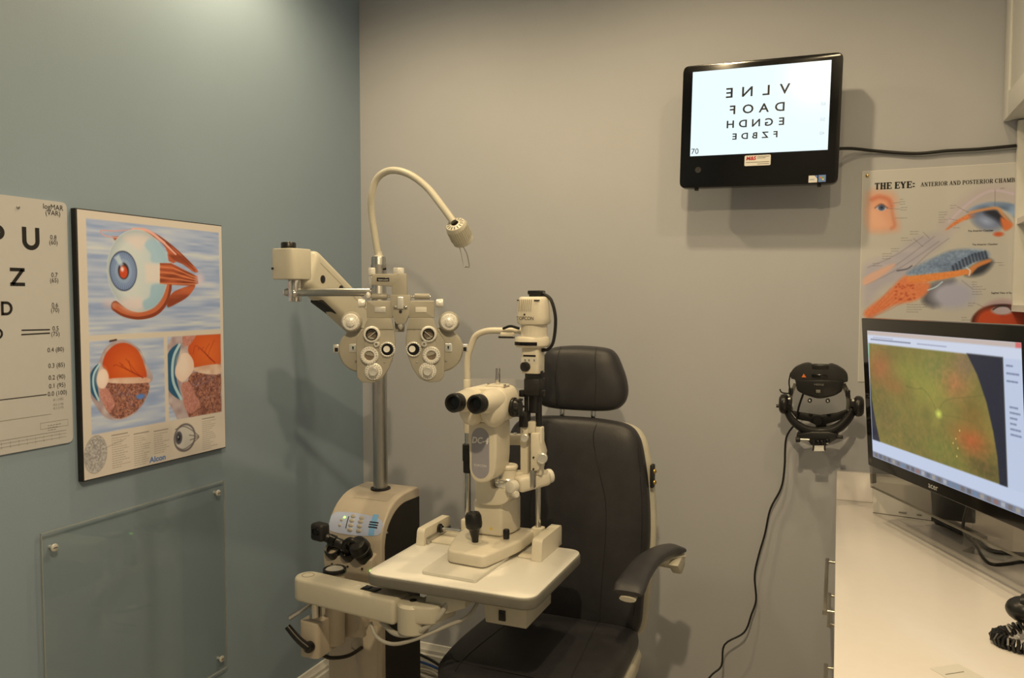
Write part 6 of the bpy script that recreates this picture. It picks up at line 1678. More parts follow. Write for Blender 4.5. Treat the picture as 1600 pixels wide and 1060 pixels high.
    # whole eye, lower right
    cv.line([(0.6627,0.6978), (0.7235,0.6388), (0.8,0.6173), (0.8765,0.6388), (0.9373,0.6964)], (158, 120, 110), 0.03, 0.8, 0.015, 4)
    cv.ell((0.802,0.7122), 0.165, 0.115, (52, 20, 14), soft=0.006)
    cv.ell((0.7373,0.7122), 0.080, 0.090, (176, 62, 26), soft=0.02)
    cv.ell((0.8627,0.7108), 0.080, 0.090, (168, 58, 26), soft=0.02)
    cv.ell((0.8,0.6576), 0.056, 0.026, (166, 142, 126), soft=0.006)
    cv.line([(0.7529,0.6532), (0.7824,0.6388), (0.8255,0.6388), (0.851,0.6561)], (40, 24, 22), 0.008, 0.9, 0.003, 4)
    # captions too small to read, with leader lines
    for i, (u0, v0, u1, rows) in enumerate(((0.2196,0.1381) + ((0.2549,0.1396)[0], 3), (0.2255,0.177) + ((0.2647,0.1784)[0], 2), (0.2294,0.2259) + ((0.3,0.2273)[0], 1), (0.5039,0.177) + ((0.5392,0.1784)[0], 2), (0.4431,0.2058) + ((0.4961,0.2072)[0], 5), (0.2824,0.2906) + ((0.3549,0.2935)[0], 2), (0.2314,0.3194) + ((0.302,0.3209)[0], 2), (0.1765,0.3683) + ((0.2294,0.3698)[0], 2), (0.1255,0.3914) + ((0.1863,0.3914)[0], 3), (0.0706,0.436) + ((0.1216,0.436)[0], 2), (0.7765,0.4417) + ((0.8059,0.4417)[0], 2), (0.6353,0.5281) + ((0.6667,0.5281)[0], 2), (0.6373,0.5496) + ((0.7098,0.5511)[0], 4), (0.2745,0.6317) + ((0.402,0.6317)[0], 4), (0.6176,0.6245) + ((0.6608,0.6245)[0], 2), (0.5843,0.6906) + ((0.6373,0.6906)[0], 2), (0.5255,0.2791) + ((0.5706,0.2806)[0], 1), (0.7725,0.1094) + ((0.798,0.1108)[0], 1))):
        cv.words(u0, v0, u1, rows, 0.0115, ink, 0.6, 0.0026, seed=i)
    for a, b in (((0.1804,0.154), (0.2176,0.1525)), ((0.1471,0.1784), (0.2235,0.1842)), ((0.1961,0.2245), (0.2294,0.2259)), ((0.5412,0.1827), (0.6039,0.2115)), ((0.502,0.2374), (0.5431,0.246)), ((0.3549,0.2935), (0.3922,0.3237)), ((0.302,0.3223), (0.3569,0.3612)), ((0.7333,0.4403), (0.7745,0.4417)), ((0.7431,0.1137), (0.7451,0.1871)), ((0.5784,0.5209), (0.6373,0.5583)), ((0.6647,0.6273), (0.7235,0.6532))):
        cv.line([a, b], ink, 0.0025, 0.55)
    cv.gain = 1.3
    cv.build('print', (x0 + 0.002, Y + 0.0002, z1 - 0.002), (1, 0, 0), (0, 0, 1), W - 0.004, Hh - 0.004, t, rough=0.4)
    yy = Y - 0.0002
    zt = (z1 - (z1 - z0) * (0.4392,0.0719)[1])
    zt = z1 - 0.062
    xa = x0 + W * (0.0745,0.0647)[0]
    xe = x0 + W * (0.3157,0.0748)[0]
    e = serif_text('THE EYE:', xa, zt, 0.0205, 0.27, t, yy, 0.86, 0.10)
    serif_text('ANTERIOR AND POSTERIOR CHAMBERS', x0 + W * (0.3373,0.0676)[0], zt + 0.002, 0.0130, 0.19, t, yy, 0.74, 0.12)
    for (uv, s_, sz) in (((0.6706,0.3007), 'The Anterior Chamber', 0.0082), ((0.6961,0.3626), 'The Anterior Chamber', 0.0082), ((0.7941,0.5813), 'Sagittal View of Eye', 0.0082)):
        text(s_, sz, 'ink_black', (x0 + W * uv[0], yy, z1 - Hh * uv[1]), (1, 0, 0), (0, 0, 1), t, 'caption_lettering', xs=0.9, bold=0.0001)
eye_poster()

# ------------------------------------------------------------------ head-worn ophthalmoscope on the wall
def headset():
    Y = 2.74
    t = thing('ophthalmoscope_headset', 'black head-worn ophthalmoscope with round headband hanging on grey wall', 'headset', (-0.048,2.78,1.049))
    def add(n, mb, m='black_matte', p=t, sm=40): return mb.build(n, m, p, sm)
    # wall hook
    add('wall_hook', MB().span((-0.064,2.8,1.114), ((-0.031,2.8,1.14)[0], BY, (-0.031,2.8,1.14)[2]), bev=0.004), 'black_plastic')
    # top pod
    P = [(-0.142,2.69,1.315), (-0.128,2.69,1.332), (-0.102,2.69,1.344), (-0.084,2.69,1.346), (-0.073,2.69,1.338), (-0.033,2.69,1.339), (-0.021,2.69,1.346), (-0.001,2.69,1.34), (0.021,2.69,1.326), (0.031,2.69,1.311), (0.031,2.69,1.29), (0.019,2.69,1.289), (0.015,2.69,1.26), (-0.006,2.69,1.245), (-0.042,2.69,1.234), (-0.06,2.69,1.233), (-0.097,2.69,1.243), (-0.121,2.69,1.256), (-0.127,2.69,1.293), (-0.14,2.69,1.293)]
    Q = rounded([(p[0], p[2]) for p in P], 0.008, 3)
    pod = add('battery_pod', MB().prism([(a, 2.69, b) for a, b in Q], (0, 0.055, 0), bev=0.006, seg=3), 'black_matte')
    MB().prism([(-0.125,2.686,1.29), (0.018,2.686,1.295), (0.013,2.686,1.262), (-0.01,2.686,1.248), (-0.049,2.686,1.238), (-0.093,2.686,1.247), (-0.118,2.686,1.258)], (0, 0.006, 0), bev=0.002).build('pod_cover', 'black_plastic', pod, 40)
    a, b = (-0.077,2.687,1.312), (-0.03,2.687,1.302)
    MB().span((a[0], 2.686, b[2]), (b[0], 2.692, a[2]), bev=0.003).build('pod_slot', 'black_gloss', pod)
    a, b = (-0.077,2.7,1.344), (-0.026,2.7,1.327)
    MB().span((a[0], 2.688, b[2]), (b[0], 2.72, a[2]), bev=0.004).build('latch', 'black_plastic', pod)
    MB().prism([(-0.107,2.688,1.3), (-0.093,2.688,1.3), (-0.101,2.688,1.312)], (0, 0.002, 0)).build('warning_sign', 'ink_orange', pod, 0)
    text('HEINE', 0.009, 'ink_grey', (-0.054,2.683,1.276), (1, 0, 0), (0, 0, 1), pod, 'brand_lettering', xs=1.2)
    c = (-0.056,2.684,1.257)
    MB().box((c[0], 2.685, c[2]), (0.013, 0.003, 0.010), bev=0.001).build('pod_button', 'edge_grey', pod)
    for q in ((-0.081,2.7,1.225), (-0.027,2.7,1.227)):
        k = MB().cyl((q[0], 2.705, q[2]), (q[0], 2.685, q[2]), 0.0068, n=14, bev=0.001).build('pod_foot', 'black_plastic', pod)
        MB().sphere((q[0], 2.685, q[2]), 0.0045).build('foot_stud', 'chrome', k)
    # round head band: wide front arc and the back loop
    add('front_band', MB().tube([(-0.156,2.73,1.192), (-0.141,2.715,1.162), (-0.117,2.7,1.14), (-0.084,2.69,1.125), (-0.047,2.685,1.124), (-0.011,2.69,1.13), (0.017,2.7,1.148), (0.04,2.715,1.177), (0.05,2.73,1.206)], 0.0085, 10, 5, flat=1.6), 'black_plastic')
    add('inner_band', MB().tube([(-0.154,2.75,1.179), (-0.132,2.755,1.149), (-0.094,2.76,1.126), (-0.049,2.76,1.122), (-0.008,2.76,1.134), (0.028,2.755,1.163), (0.045,2.75,1.192)], 0.006, 10, 5, flat=1.5), 'black_matte')
    add('rear_pad', MB().prism([(-0.148,2.765,1.183), (-0.133,2.765,1.178), (-0.102,2.765,1.174), (-0.05,2.765,1.169), (0.002,2.765,1.18), (0.031,2.765,1.193), (0.036,2.765,1.187), (0.017,2.765,1.16), (-0.012,2.765,1.147), (-0.038,2.765,1.137), (-0.064,2.765,1.136), (-0.087,2.765,1.146), (-0.121,2.765,1.15)], (0, 0.014, 0), bev=0.004), 'black_matte')
    kk = (-0.058,2.755,1.153)
    add('size_knob', MB().lathe((kk[0], 2.766, kk[2]), (0, -1, 0), [(0, 0), (0.015, 0), (0.016, 0.004), (0.016, 0.014), (0.013, 0.017), (0, 0.017)], 22), 'black_plastic')
    add('side_strap', MB().tube([(-0.128,2.72,1.274), (-0.139,2.725,1.241), (-0.143,2.73,1.212), (-0.139,2.74,1.187)], 0.0035, 8, 5, flat=2.2), 'edge_grey')
    add('side_strap', MB().tube([(0.018,2.72,1.28), (0.03,2.725,1.253), (0.035,2.73,1.225), (0.034,2.74,1.197)], 0.0035, 8, 5, flat=2.2), 'edge_grey')
    for q in ((-0.141,2.72,1.25), (0.032,2.72,1.251)):
        add('strap_buckle', MB().box(q, (0.014, 0.016, 0.022), bev=0.003), 'black_plastic')
    # side hinges with knobs
    for (q, s) in (((-0.161,2.725,1.206), -1), ((0.064,2.725,1.21), 1)):
        k = add('hinge_knob', MB().lathe((q[0] - s * 0.014, q[1], q[2]), (s, 0, 0), [(0, 0), (0.024, 0), (0.032, 0.006), (0.034, 0.014), (0.031, 0.024), (0.022, 0.030), (0, 0.031)], 26), 'black_plastic')
        MB().box((q[0] - s * 0.012, q[1] - 0.004, q[2] + 0.010), (0.026, 0.022, 0.024), bev=0.003).build('hinge_clamp', 'black_matte', k)
        MB().cyl((q[0] - s * 0.020, q[1] - 0.012, q[2] + 0.020), (q[0] - s * 0.002, q[1] - 0.012, q[2] + 0.016), 0.004, n=10).build('hinge_screw', 'silver_paint', k)
    q = (-0.18,2.725,1.198)
    add('adjust_stud', MB().cyl((q[0] - 0.006, q[1], q[2]), (q[0] + 0.016, q[1], q[2]), 0.0055, n=12), 'black_plastic')
    add('short_cord', MB().tube([(-0.141,2.7,1.313), (-0.146,2.7,1.283), (-0.144,2.71,1.247), (-0.161,2.71,1.244), (-0.171,2.715,1.247), (-0.175,2.715,1.256)], 0.0024, 6, 5), 'cable_black')
    # optics block
    ob = add('optics_block', MB().prism([(-0.12,2.675,1.116), (-0.072,2.675,1.127), (-0.022,2.675,1.13), (0.007,2.675,1.124), (0.007,2.675,1.111), (-0.011,2.675,1.098), (-0.028,2.675,1.083), (-0.075,2.675,1.082), (-0.083,2.675,1.097), (-0.117,2.675,1.094)], (0, 0.06, 0), bev=0.005), 'black_plastic')
    for (p0, p1) in (((-0.121,2.668,1.099), (-0.107,2.668,1.1)), ((0.003,2.668,1.116), (0.02,2.668,1.117))):
        MB().cyl(p0, p1, 0.009 if p0[0] < -0.1 else 0.006, n=14, bev=0.002).build('side_knob', 'black_matte', ob)
    MB().cyl((-0.11,2.672,1.1), (-0.079,2.672,1.101), 0.003, n=10).build('focus_rod', 'silver_paint', ob)
    for (p0, p1) in (((-0.066,2.666,1.101), (-0.067,2.666,1.067)), ((-0.033,2.666,1.104), (-0.033,2.666,1.07))):
        MB().cyl(p0, p1, 0.0026, n=8).build('mirror_frame', 'black_matte', ob)
    MB().prism([(-0.065,2.668,1.083), (-0.034,2.668,1.086), (-0.033,2.664,1.069), (-0.065,2.664,1.066)], (0, 0.003, 0)).build('mirror', 'silver_paint', ob, 0)
    for p in ((-0.053,2.666,1.096), (-0.041,2.666,1.097), (-0.025,2.668,1.102)):
        MB().sphere(p, 0.0075, (1, 0.8, 1)).build('eyepiece_lens', 'black_gloss', ob)
    MB().box((-0.025,2.672,1.099), (0.006, 0.006, 0.016)).build('optics_link', 'silver_paint', ob)
    # cord to the floor
    MB().tube([(-0.103,2.72,1.241), (-0.115,2.735,1.201), (-0.12,2.745,1.175), (-0.128,2.8,1.134), (-0.158,2.815,1.077), (-0.162,2.818,0.976), (-0.172,2.818,0.902), (-0.206,2.815,0.825), (-0.222,2.815,0.738), (-0.241,2.812,0.662), (-0.254,2.81,0.586), (-0.248,2.81,0.502), (-0.262,2.8,0.449), (-0.285,2.79,0.385), (-0.348,2.77,0.339), (-0.357,2.76,0.265), (-0.396,2.74,0.223), (-0.47, 2.70, 0.10), (-0.52, 2.66, 0.006), (-0.70, 2.66, 0.006)], 0.0034, 8, 5).build('cord', 'cable_black', t)
headset()

# ------------------------------------------------------------------ base cabinets, worktop and splash
CZ = 0.880
def cabinets():
    units = [(2.430, 2.836, 'far base cabinet against the grey wall', 1), (1.560, 2.428, 'long base cabinet with drawers below the monitor', 2), (0.70, 1.558, 'nearest base cabinet beside the photographer', 2)]
    xf, xr = 0.024, 0.800
    for (y0, y1, lab, kind) in units:
        t = thing('base_cabinet', 'white ' + lab, 'cabinet', ((xf + xr) / 2, (y0 + y1) / 2, 0), group='white base cabinets under the worktop')
        MB().span((xf + 0.020, y0, 0.09), (xr, y1, CZ - 0.031)).build('body', 'cabinet_white', t, 0)
        MB().span((xf + 0.07, y0, 0.0), (xr, y1, 0.09)).build('toe_kick', 'cabinet_white', t, 0)
        def handle(z, a, b, parent, xh):
            h = MB()
            h.bar((xh, a, z), (xh, b, z), 0.010, 0.012, bev=0.002)
            hh = h.build('handle', 'nickel', parent, 40)
            for yy in (a + 0.014, b - 0.014):
                MB().cyl((xh, yy, z), (xf, yy, z), 0.0045, n=10).build('handle_post', 'nickel', parent)
            return hh
        if kind == 1:
            d = MB().span((xf, y0 + 0.002, 0.10), (xf + 0.019, y1 - 0.002, CZ - 0.036), bev=0.001).build('door', 'cabinet_white', t, 30)
            handle(0.575, y0 + 0.05, y1 - 0.08, d, -0.010)
        else:
            hy0, hy1 = (1.985, 2.400) if y0 > 1 else (0.95, 1.35)
            for (za, zb, hz, xh) in ((0.66, CZ - 0.036, 0.800, -0.017), (0.40, 0.656, 0.600, -0.013), (0.10, 0.396, 0.30, -0.013)):
                d = MB().span((xf, y0 + 0.002, za), (xf + 0.019, y1 - 0.002, zb), bev=0.001).build('drawer', 'cabinet_white', t, 30)
                handle(hz, hy0 - (0.25 if hz < 0.7 else 0), hy1 - (0.25 if hz < 0.7 else 0), d, xh)
    t = MB().prism([(0.004, 0.62, CZ - 0.030), (RX, 0.62, CZ - 0.030), (RX, BY - 0.002, CZ - 0.030), (0.004, BY - 0.002, CZ - 0.030)], (0, 0, 0.030), bev=0.002).solo('worktop', 'counter_white', 'glossy white worktop running along the right-hand cabinets', 'worktop')
    MB().span((0.004, BY - 0.022, CZ), (RX - 0.02, BY, CZ + 0.096), bev=0.002).solo('splashback', 'counter_white', 'low white splashback strip at the back of the worktop', 'splashback')
    # upper cabinet and open shelves
    ux = 0.456
    z0 = 2.100
    t = thing('wall_cabinet', 'white wall cabinet with framed door at the top right', 'cabinet', (0.65, 1.9, z0))
    MB().span((ux + 0.022, 1.10, z0 + 0.004), (RX, BY - 0.002, 2.90)).build('body', 'cabinet_white', t, 0)
    for (a, b) in ((1.99, 2.836), (1.12, 1.985)):
        d = MB().span((ux + 0.006, a, z0), (ux + 0.020, b, 2.90), bev=0.001).build('door', 'cabinet_white', t, 30)
        w = 0.075
        for (p, q) in (((a, z0), (a + w, 2.90)), ((b - w, z0), (b, 2.90)), ((a + w, z0), (b - w, z0 + w)), ((a + w, 2.90 - w), (b - w, 2.90))):
            MB().span((ux, p[0] + 0.0003, p[1] + 0.0003), (ux + 0.0062, q[0] - 0.0003, q[1] - 0.0003), bev=0.001).build('door_rail', 'cabinet_white', d, 30)
    sx = 0.494
    t = thing('open_shelf_unit', 'white open shelf unit hanging under the wall cabinet', 'shelf', (0.65, 1.9, 1.515))
    zb, zt = 1.515, 2.098
    MB().span((sx, BY - 0.022, zb), (RX, BY - 0.004, zt)).build('side_panel', 'cabinet_white', t, 0)
    MB().span((sx, 1.20, zb), (RX, 1.218, zt)).build('side_panel', 'cabinet_white', t, 0)
    MB().span((RX - 0.012, 1.218, zb), (RX - 0.001, BY - 0.022, zt)).build('back_panel', 'cabinet_white', t, 0)
    MB().span((sx, 1.218, zb), (RX - 0.012, BY - 0.022, zb + 0.020)).build('shelf', 'cabinet_white', t, 0)
    MB().span((sx + 0.004, 1.218, 1.782), (RX - 0.012, BY - 0.022, 1.800)).build('shelf', 'cabinet_white', t, 0)
    c = MB().span((sx + 0.030, 2.735, zb + 0.021), (sx + 0.12, 2.79, zb + 0.075), bev=0.003)
    c.solo('small_shelf_box', 'edge_grey', 'small grey box standing on the lowest open shelf', 'box')
cabinets()

# ------------------------------------------------------------------ computer monitor on the worktop
MON_R = Vector((0.42104, -0.90704, 0)); MON_N = Vector((-0.90704, -0.42104, 0))
MON_O = Vector((0.091,2.542,1.058))
TL = rad(4.0)
MON_U = (Vector((0, 0, 1)) * math.cos(TL) + MON_N * math.sin(TL)).normalized()
def monitor():
    R = Matrix((MON_R, MON_U, MON_R.cross(MON_U))).transposed().to_4x4()
    R.translation = MON_O                       # local: x to the right, y up, z out of the screen
    t = thing('computer_monitor', 'large black computer monitor showing a green and red retina image', 'monitor', (MON_O.x + 0.2, MON_O.y - 0.25, CZ))
    W, Hh = 0.700, 0.440
    MB(R).prism([(a, b, -0.022) for a, b in rounded([(-0.003, 0), (W, 0), (W, Hh), (-0.003, Hh)], 0.004, 3)], (0, 0, 0.022), bev=0.002).build('housing', 'bezel_brown', t, 30)
    MB(R).box((W / 2, Hh / 2, -0.036), (W * 0.8, Hh * 0.75, 0.030), bev=0.012).build('rear_cover', 'black_matte', t)
    lip = MB(R).prism([(a, b, -0.010) for a, b in rounded([(0.002, -0.066), (W - 0.002, -0.066), (W - 0.002, 0.001), (0.002, 0.001)], 0.004, 3)], (0, 0, 0.009), bev=0.001, seg=1).build('clear_lip', 'acrylic_smoke', t, 30, 'smoky clear strip under the screen')
    MB(R).prism([(a, b, -0.012) for a, b in rounded([(0.010, -0.052), (0.018, -0.052), (0.018, -0.022), (0.010, -0.022)], 0.003, 3)], (0, 0, 0.014)).build('lip_slot', 'edge_grey', lip, 30)
    MB(R).box((W / 2, -0.0655, -0.0055), (W - 0.006, 0.0016, 0.0094)).build('lip_edge', 'edge_grey', lip, 0)
    # picture
    sx0, sx1, sy0, sy1 = 0.0300, 0.6830, 0.0320, 0.4045
    SW, SH = sx1 - sx0, sy1 - sy0
    cv = Canvas(300, 190, SH / SW, (186, 198, 222))
    def uv(p): return ((p[0] - sx0) / SW, (sy1 - p[1]) / SH)
    # window chrome
    cv.poly([(0, 0), (1, 0), (1, 0.034), (0, 0.034)], (190, 176, 170))
    cv.poly([(0.972, 0), (1, 0), (1, 0.034), (0.972, 0.034)], (206, 108, 108))
    cv.poly([(0, 0.034), (1, 0.034), (1, 0.098), (0, 0.098)], (200, 208, 226))
    cv.words(0.03, 0.066, 0.40, 1, 0.02, (90, 96, 120), 0.7, 0.006, 3)
    cv.words(0.40, 0.066, 0.62, 1, 0.02, (120, 126, 150), 0.6, 0.005, 8)
    cv.words(0.05, 0.050, 0.30, 1, 0.02, (120, 126, 150), 0.5, 0.004, 5)
    img = [(0.006, 0.098), (0.908, 0.098), (0.908, 0.862), (0.006, 0.862)]
    d_img = cv.sd_poly(img)
    inside = np.clip(0.5 - d_img / (2 * cv.px), 0, 1)
    n = cv.noise(7, 5, 3) * 0.6 + cv.noise(18, 12, 4) * 0.4
    base = mixc((108, 100, 54), (136, 128, 62), n)
    U, V = cv.U, cv.V
    def blob(cx, cy, rx, ry, col, a):
        w = np.exp(-(((U - cx) / rx) ** 2 + ((V - cy) / ry) ** 2)) * a
        return w[..., None], np.asarray(col)
    for (cx, cy, rx, ry, col, a) in ((0.10, 0.28, 0.10, 0.14, (172, 98, 62), 0.7), (0.22, 0.40, 0.08, 0.07, (150, 96, 56), 0.6), (0.50, 0.36, 0.16, 0.14, (156, 150, 70), 0.6), (0.35, 0.28, 0.12, 0.08, (138, 136, 62), 0.6), (0.55, 0.22, 0.12, 0.10, (118, 122, 70), 0.6), (0.64, 0.30, 0.08, 0.10, (176, 112, 72), 0.7), (0.70, 0.16, 0.07, 0.10, (132, 104, 84), 0.7), (0.72, 0.65, 0.10, 0.10, (174, 84, 48), 0.8), (0.74, 0.48, 0.08, 0.09, (128, 96, 48), 0.6), (0.30, 0.68, 0.20, 0.14, (116, 102, 58), 0.6), (0.12, 0.62, 0.10, 0.2, (108, 96, 58), 0.6), (0.55, 0.76, 0.14, 0.09, (118, 120, 58), 0.6), (0.80, 0.80, 0.10, 0.08, (84, 72, 44), 0.7), (0.50, 0.545, 0.05, 0.06, (140, 132, 66), 0.6)):
        w, c = blob(cx, cy, rx, ry, col, a)
        base = base * (1 - w) + c * w
    fib = cv.noise(46, 30, 11) * 0.5 + cv.noise(90, 60, 12) * 0.5 - 0.5
    base = base + fib[..., None] * np.array((34, 14, 10)) * np.clip(0.4 + cv.noise(5, 4, 15), 0, 1.2)[..., None]
    cv.put(inside, base)
    for pts, wd, a in (([(0.52, 0.52), (0.47, 0.42), (0.42, 0.375), (0.38, 0.385), (0.30, 0.38)], 0.005, 0.5), ([(0.52, 0.52), (0.56, 0.44), (0.62, 0.40), (0.72, 0.37), (0.82, 0.33)], 0.004, 0.45), ([(0.53, 0.54), (0.56, 0.62), (0.55, 0.72), (0.58, 0.84)], 0.004, 0.4), ([(0.53, 0.53), (0.62, 0.52), (0.74, 0.52)], 0.003, 0.35), ([(0.50, 0.54), (0.46, 0.62), (0.45, 0.74)], 0.003, 0.3)):
        cv.line(pts, (84, 86, 44), wd * 0.6, a, 0.003, 5)
    cv.ell((0.445, 0.56), 0.030, 0.030, (104, 100, 54), soft=0.02, alpha=0.6)
    cv.ell((0.527, 0.525), 0.016, 0.013, (206, 216, 96), soft=0.010, alpha=0.95)
    for (u, v) in ((0.630, 0.66), (0.612, 0.695), (0.640, 0.72), (0.632, 0.775), (0.655, 0.60)):
        cv.ell((u, v), 0.003, 0.003, (226, 200, 110), soft=0.002)
    # dark corners where the round picture ends
    ar = [(0.715, 0.095), (0.77, 0.22), (0.815, 0.38), (0.845, 0.55), (0.862, 0.70), (0.868, 0.865), (0.908, 0.865), (0.908, 0.095)]
    cv.poly(ar, (34, 38, 54), soft=0.004)
    cv.poly([(0.004, 0.38), (0.014, 0.55), (0.04, 0.72), (0.07, 0.865), (0.004, 0.865)], (40, 42, 58), soft=0.004)
    cv.line([(0.012, 0.11), (0.006, 0.20)], (90, 190, 110), 0.008, 0.8, 0.004)
    cv.words(0.925, 0.14, 0.985, 3, 0.045, (90, 100, 130), 0.7, 0.006, 2)
    cv.words(0.935, 0.38, 0.985, 6, 0.032, (90, 100, 130), 0.7, 0.006, 12)
    # footer and task bar
    cv.poly([(0, 0.862), (1, 0.862), (1, 0.958), (0, 0.958)], (190, 202, 226))
    cv.poly([(0, 0.955), (1, 0.955), (1, 1), (0, 1)], (118, 124, 142))
    rr = random.Random(6)
    cols = [(96, 92, 96), (146, 104, 98), (104, 130, 158), (160, 154, 142), (90, 96, 108), (172, 174, 182), (112, 104, 100)]
    for i in range(26):
        u = 0.02 + i * 0.037
        cv.poly([(u, 0.962), (u + 0.022, 0.962), (u + 0.022, 0.992), (u, 0.992)], cols[rr.randrange(7)], alpha=0.85)
    P = R @ Vector((sx0, sy1, 0.0006))
    scr = cv.build('screen', P, MON_R, MON_U, SW, SH, t, emit=1.0, rough=0.2)
    text('acer', 0.022, 'silver_paint', R @ Vector((0.335, 0.0090, 0.0004)), MON_R, MON_U, t, 'brand_lettering', bold=0.0003, xs=1.1)
    for k in range(3):
        MB(R).box((0.013, 0.012 + k * 0.004, 0.0002), (0.010, 0.001, 0.0008)).build('badge_mark', 'ink_grey', t, 0)
    # stand: leaning leg and foot behind
    top = R @ Vector((0.34, 0.10, -0.05)); foot = Vector((0.324,2.595,0.886))
    MB().bar(top, foot + Vector((0, 0, 0.022)), 0.110, 0.018, bev=0.004).build('stand_leg', 'black_plastic', t)
    MB().box((foot.x, foot.y, CZ + 0.006), (0.05, 0.24, 0.012), rz=24.9, bev=0.004).build('stand_foot', 'black_plastic', t)
    b = R @ Vector((0.40, 0.0, -0.03))
    MB().tube([R @ Vector((0.42, 0.03, -0.05)), (0.323,2.406,0.93), (0.355,2.42,0.884), (0.358,2.294,0.884), (0.372,2.257,0.884), (0.407,2.277,0.884), (0.447,2.31,0.884), (0.503,2.312,0.884)], 0.0042, 8).build('power_cable', 'cable_black', t)
    MB().tube([(0.28,2.622,0.885), (0.321,2.568,0.885), (0.361,2.504,0.885), (0.382,2.39,0.885), (0.416,2.37,0.885), (0.488,2.378,0.885)], 0.0055, 8).build('data_cable', 'cable_black', t)
monitor()

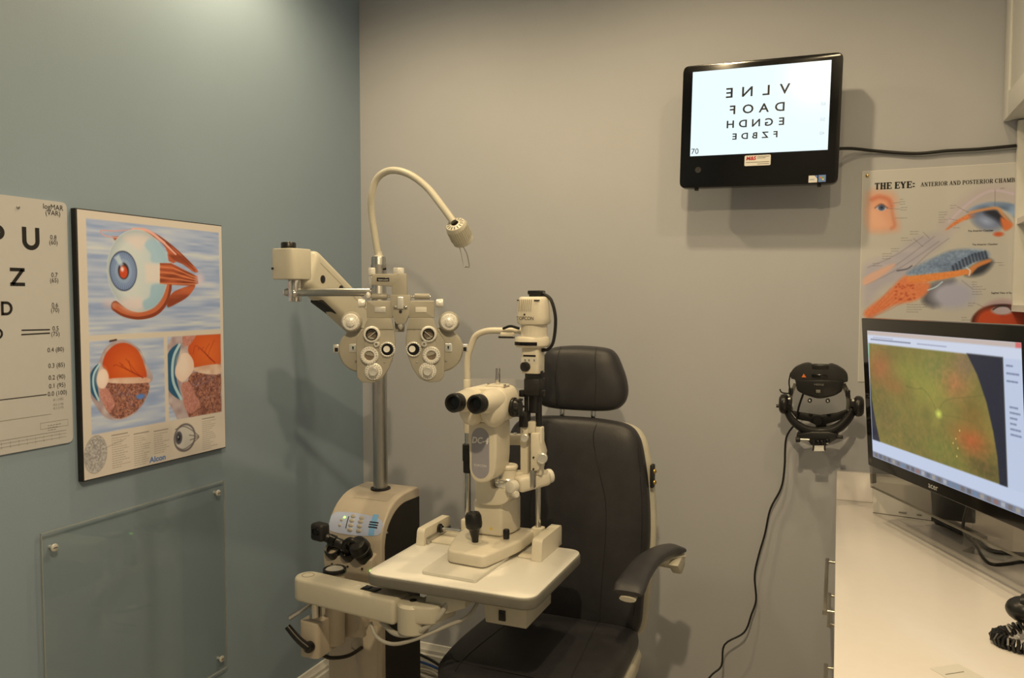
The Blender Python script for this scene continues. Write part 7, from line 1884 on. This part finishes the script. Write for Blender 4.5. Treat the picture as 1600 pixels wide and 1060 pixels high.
# ------------------------------------------------------------------ things on the worktop
def worktop_things():
    # white box behind the monitor
    a, b = Vector((0.11,2.679,0.88)), Vector((0.271,2.646,0.88))
    d = (b - a).normalized(); n = Vector((-d.y, d.x, 0))
    t = thing('white_carton', 'white carton lying on the worktop behind the monitor', 'box', tuple((a + b) / 2))
    c = (a + b) / 2 + n * 0.045
    ang = math.degrees(math.atan2(d.y, d.x))
    MB().box((c.x, c.y, CZ + 0.052), ((b - a).length, 0.088, 0.100), rz=ang, bev=0.002).build('carton_body', 'paper_white', t)
    MB().box((c.x, c.y, CZ + 0.001), ((b - a).length * 0.99, 0.086, 0.002), rz=ang).build('carton_shadow_gap', 'edge_grey', t, 0)  # dark strip put in for the shadow gap under the carton
    for f, L in ((0.52, 0.022), (0.80, 0.014)):
        p = a + (b - a) * f - n * 0.0006
        MB().box((p.x, p.y, CZ + 0.014), (L, 0.0006, 0.004), rz=ang).build('fine_print', 'ink_grey', t, 0)
    # clear acrylic holder
    p0 = Vector((0.317,2.358,0.88)); p1 = Vector((0.402,2.305,0.88))
    d = (p1 - p0).normalized(); n = Vector((-d.y, d.x, 0)); L = (p1 - p0).length
    t = thing('acrylic_holder', 'clear acrylic leaflet holder standing behind the monitor', 'holder', tuple((p0 + p1) / 2))
    ang = math.degrees(math.atan2(d.y, d.x))
    m = (p0 + p1) / 2
    MB().box((m.x, m.y, CZ + 0.030), (L, 0.003, 0.058), rz=ang).build('front_panel', 'acrylic_clear', t, 0)
    q = m + n * 0.05
    MB().box((q.x, q.y, CZ + 0.085), (L, 0.003, 0.168), rz=ang).build('back_panel', 'acrylic_clear', t, 0)
    q = m + n * 0.025
    MB().box((q.x, q.y, CZ + 0.002), (L, 0.05, 0.003), rz=ang).build('base_panel', 'acrylic_clear', t, 0)
    # telephone
    hx, hy = 0.420, 1.800
    t = thing('desk_telephone', 'black desk telephone handset with coiled cord at the worktop edge', 'telephone', (hx + 0.03, hy - 0.02, CZ))
    MB().prism([(a, b, CZ) for a, b in rounded([(0.385, 1.62), (0.60, 1.62), (0.60, 1.86), (0.385, 1.86)], 0.02)], (0, 0, 0.035), bev=0.010, seg=3).build('phone_body', 'black_plastic', t)
    hp = [Vector((0.352, 1.790, CZ + 0.068)), Vector((0.385, 1.770, CZ + 0.082)), Vector((0.43, 1.735, CZ + 0.092)), Vector((0.48, 1.70, CZ + 0.090)), Vector((0.52, 1.67, CZ + 0.075))]
    MB().tube(hp, 0.021, 14, 6).build('handset', 'black_plastic', t)
    MB().sphere((0.356, 1.795, CZ + 0.056), 1.0, (0.038, 0.036, 0.026), 22).build('earpiece', 'black_plastic', t)
    MB().sphere((0.525, 1.668, CZ + 0.058), 1.0, (0.034, 0.032, 0.024), 22).build('mouthpiece', 'black_plastic', t)
    # coiled cord
    path = catmull([(0.372, 1.772, CZ + 0.045), (0.325, 1.772, CZ + 0.020), (0.298, 1.755, CZ + 0.014), (0.300, 1.728, CZ + 0.013), (0.335, 1.706, CZ + 0.013), (0.385, 1.69, CZ + 0.013), (0.43, 1.66, CZ + 0.013), (0.45, 1.60, CZ + 0.013)], 14)
    coil = []
    for i, p in enumerate(path):
        d = (path[min(i + 1, len(path) - 1)] - path[max(i - 1, 0)]).normalized()
        u = d.orthogonal().normalized(); u = Vector((0, 0, 1)).cross(d).normalized(); v = d.cross(u)
        for s in range(2):
            a = (i * 2 + s) * 2 * math.pi / 5.3
            coil.append(p + u * 0.0095 * math.cos(a) + v * 0.0095 * math.sin(a))
    MB().tube(coil, 0.0034, 6, 1).build('coiled_cord', 'black_plastic', t)
    # sheet of paper at the near edge
    a = [(0.176, 1.592), (0.215, 1.625), (0.36, 1.50), (0.30, 1.40), (0.15, 1.47)]
    t = thing('paper_note', 'white sheet of paper lying on the worktop near the telephone', 'paper', (0.24, 1.50, CZ))
    MB().prism([(x, y, CZ + 0.0003) for x, y in [(0.165, 1.575), (0.215, 1.615), (0.36, 1.44), (0.31, 1.39)]], (0, 0, 0.0006)).build('sheet', 'paper_white', t, 0)
    for k in range(5):
        f = 0.12 + k * 0.12
        p = Vector((0.165, 1.575, CZ + 0.0012)) * (1 - f) + Vector((0.31, 1.39, CZ + 0.0012)) * f
        q = p + Vector((0.038, 0.030, 0))
        MB().bar(p + Vector((0.006, 0.005, 0)), q, 0.0016, 0.0004).build('written_line', 'ink_grey', t, 0)
worktop_things()

# ------------------------------------------------------------------ cables on the floor by the back wall
def floor_cables():
    r = random.Random(2)
    specs = [('black_floor_cable', 'cable_black', 'black cable sagging in front of the baseboard behind the chair', 0.006, [(-1.70, 2.800, 0.085), (-1.60, 2.805, 0.068), (-1.50, 2.795, 0.045), (-1.43, 2.775, 0.016), (-1.34, 2.72, 0.008), (-1.20, 2.68, 0.008)]),
             ('blue_floor_cable', 'cable_blue', 'blue cable lying over the pale floor cables', 0.0055, [(-1.70, 2.770, 0.060), (-1.60, 2.778, 0.052), (-1.52, 2.772, 0.046), (-1.44, 2.750, 0.040), (-1.34, 2.70, 0.036), (-1.22, 2.66, 0.030)])]
    for n, m, lab, rr, pts in specs:
        MB().tube(pts, rr, 8, 8).solo(n, m, lab, 'cable')
    for k in range(5):
        y = 2.655 + 0.026 * k
        h = 0.007 + 0.004 * (k % 2)
        pts = [(-1.66, y + 0.03, h), (-1.58, y + 0.02, 0.012 + 0.007 * (k % 3)), (-1.51, y + 0.005 + r.uniform(-.006, .006), 0.016 + 0.006 * (k % 3)), (-1.44, y - 0.015, 0.010 + 0.004 * (k % 2)), (-1.36, y - 0.045, 0.007)]
        MB().tube(pts, 0.0055, 8, 8).solo('grey_floor_cable', 'cable_grey', 'pale grey cable in the bundle on the floor between stand and chair', 'cable', group='pale grey cables bundled on the floor')
floor_cables()
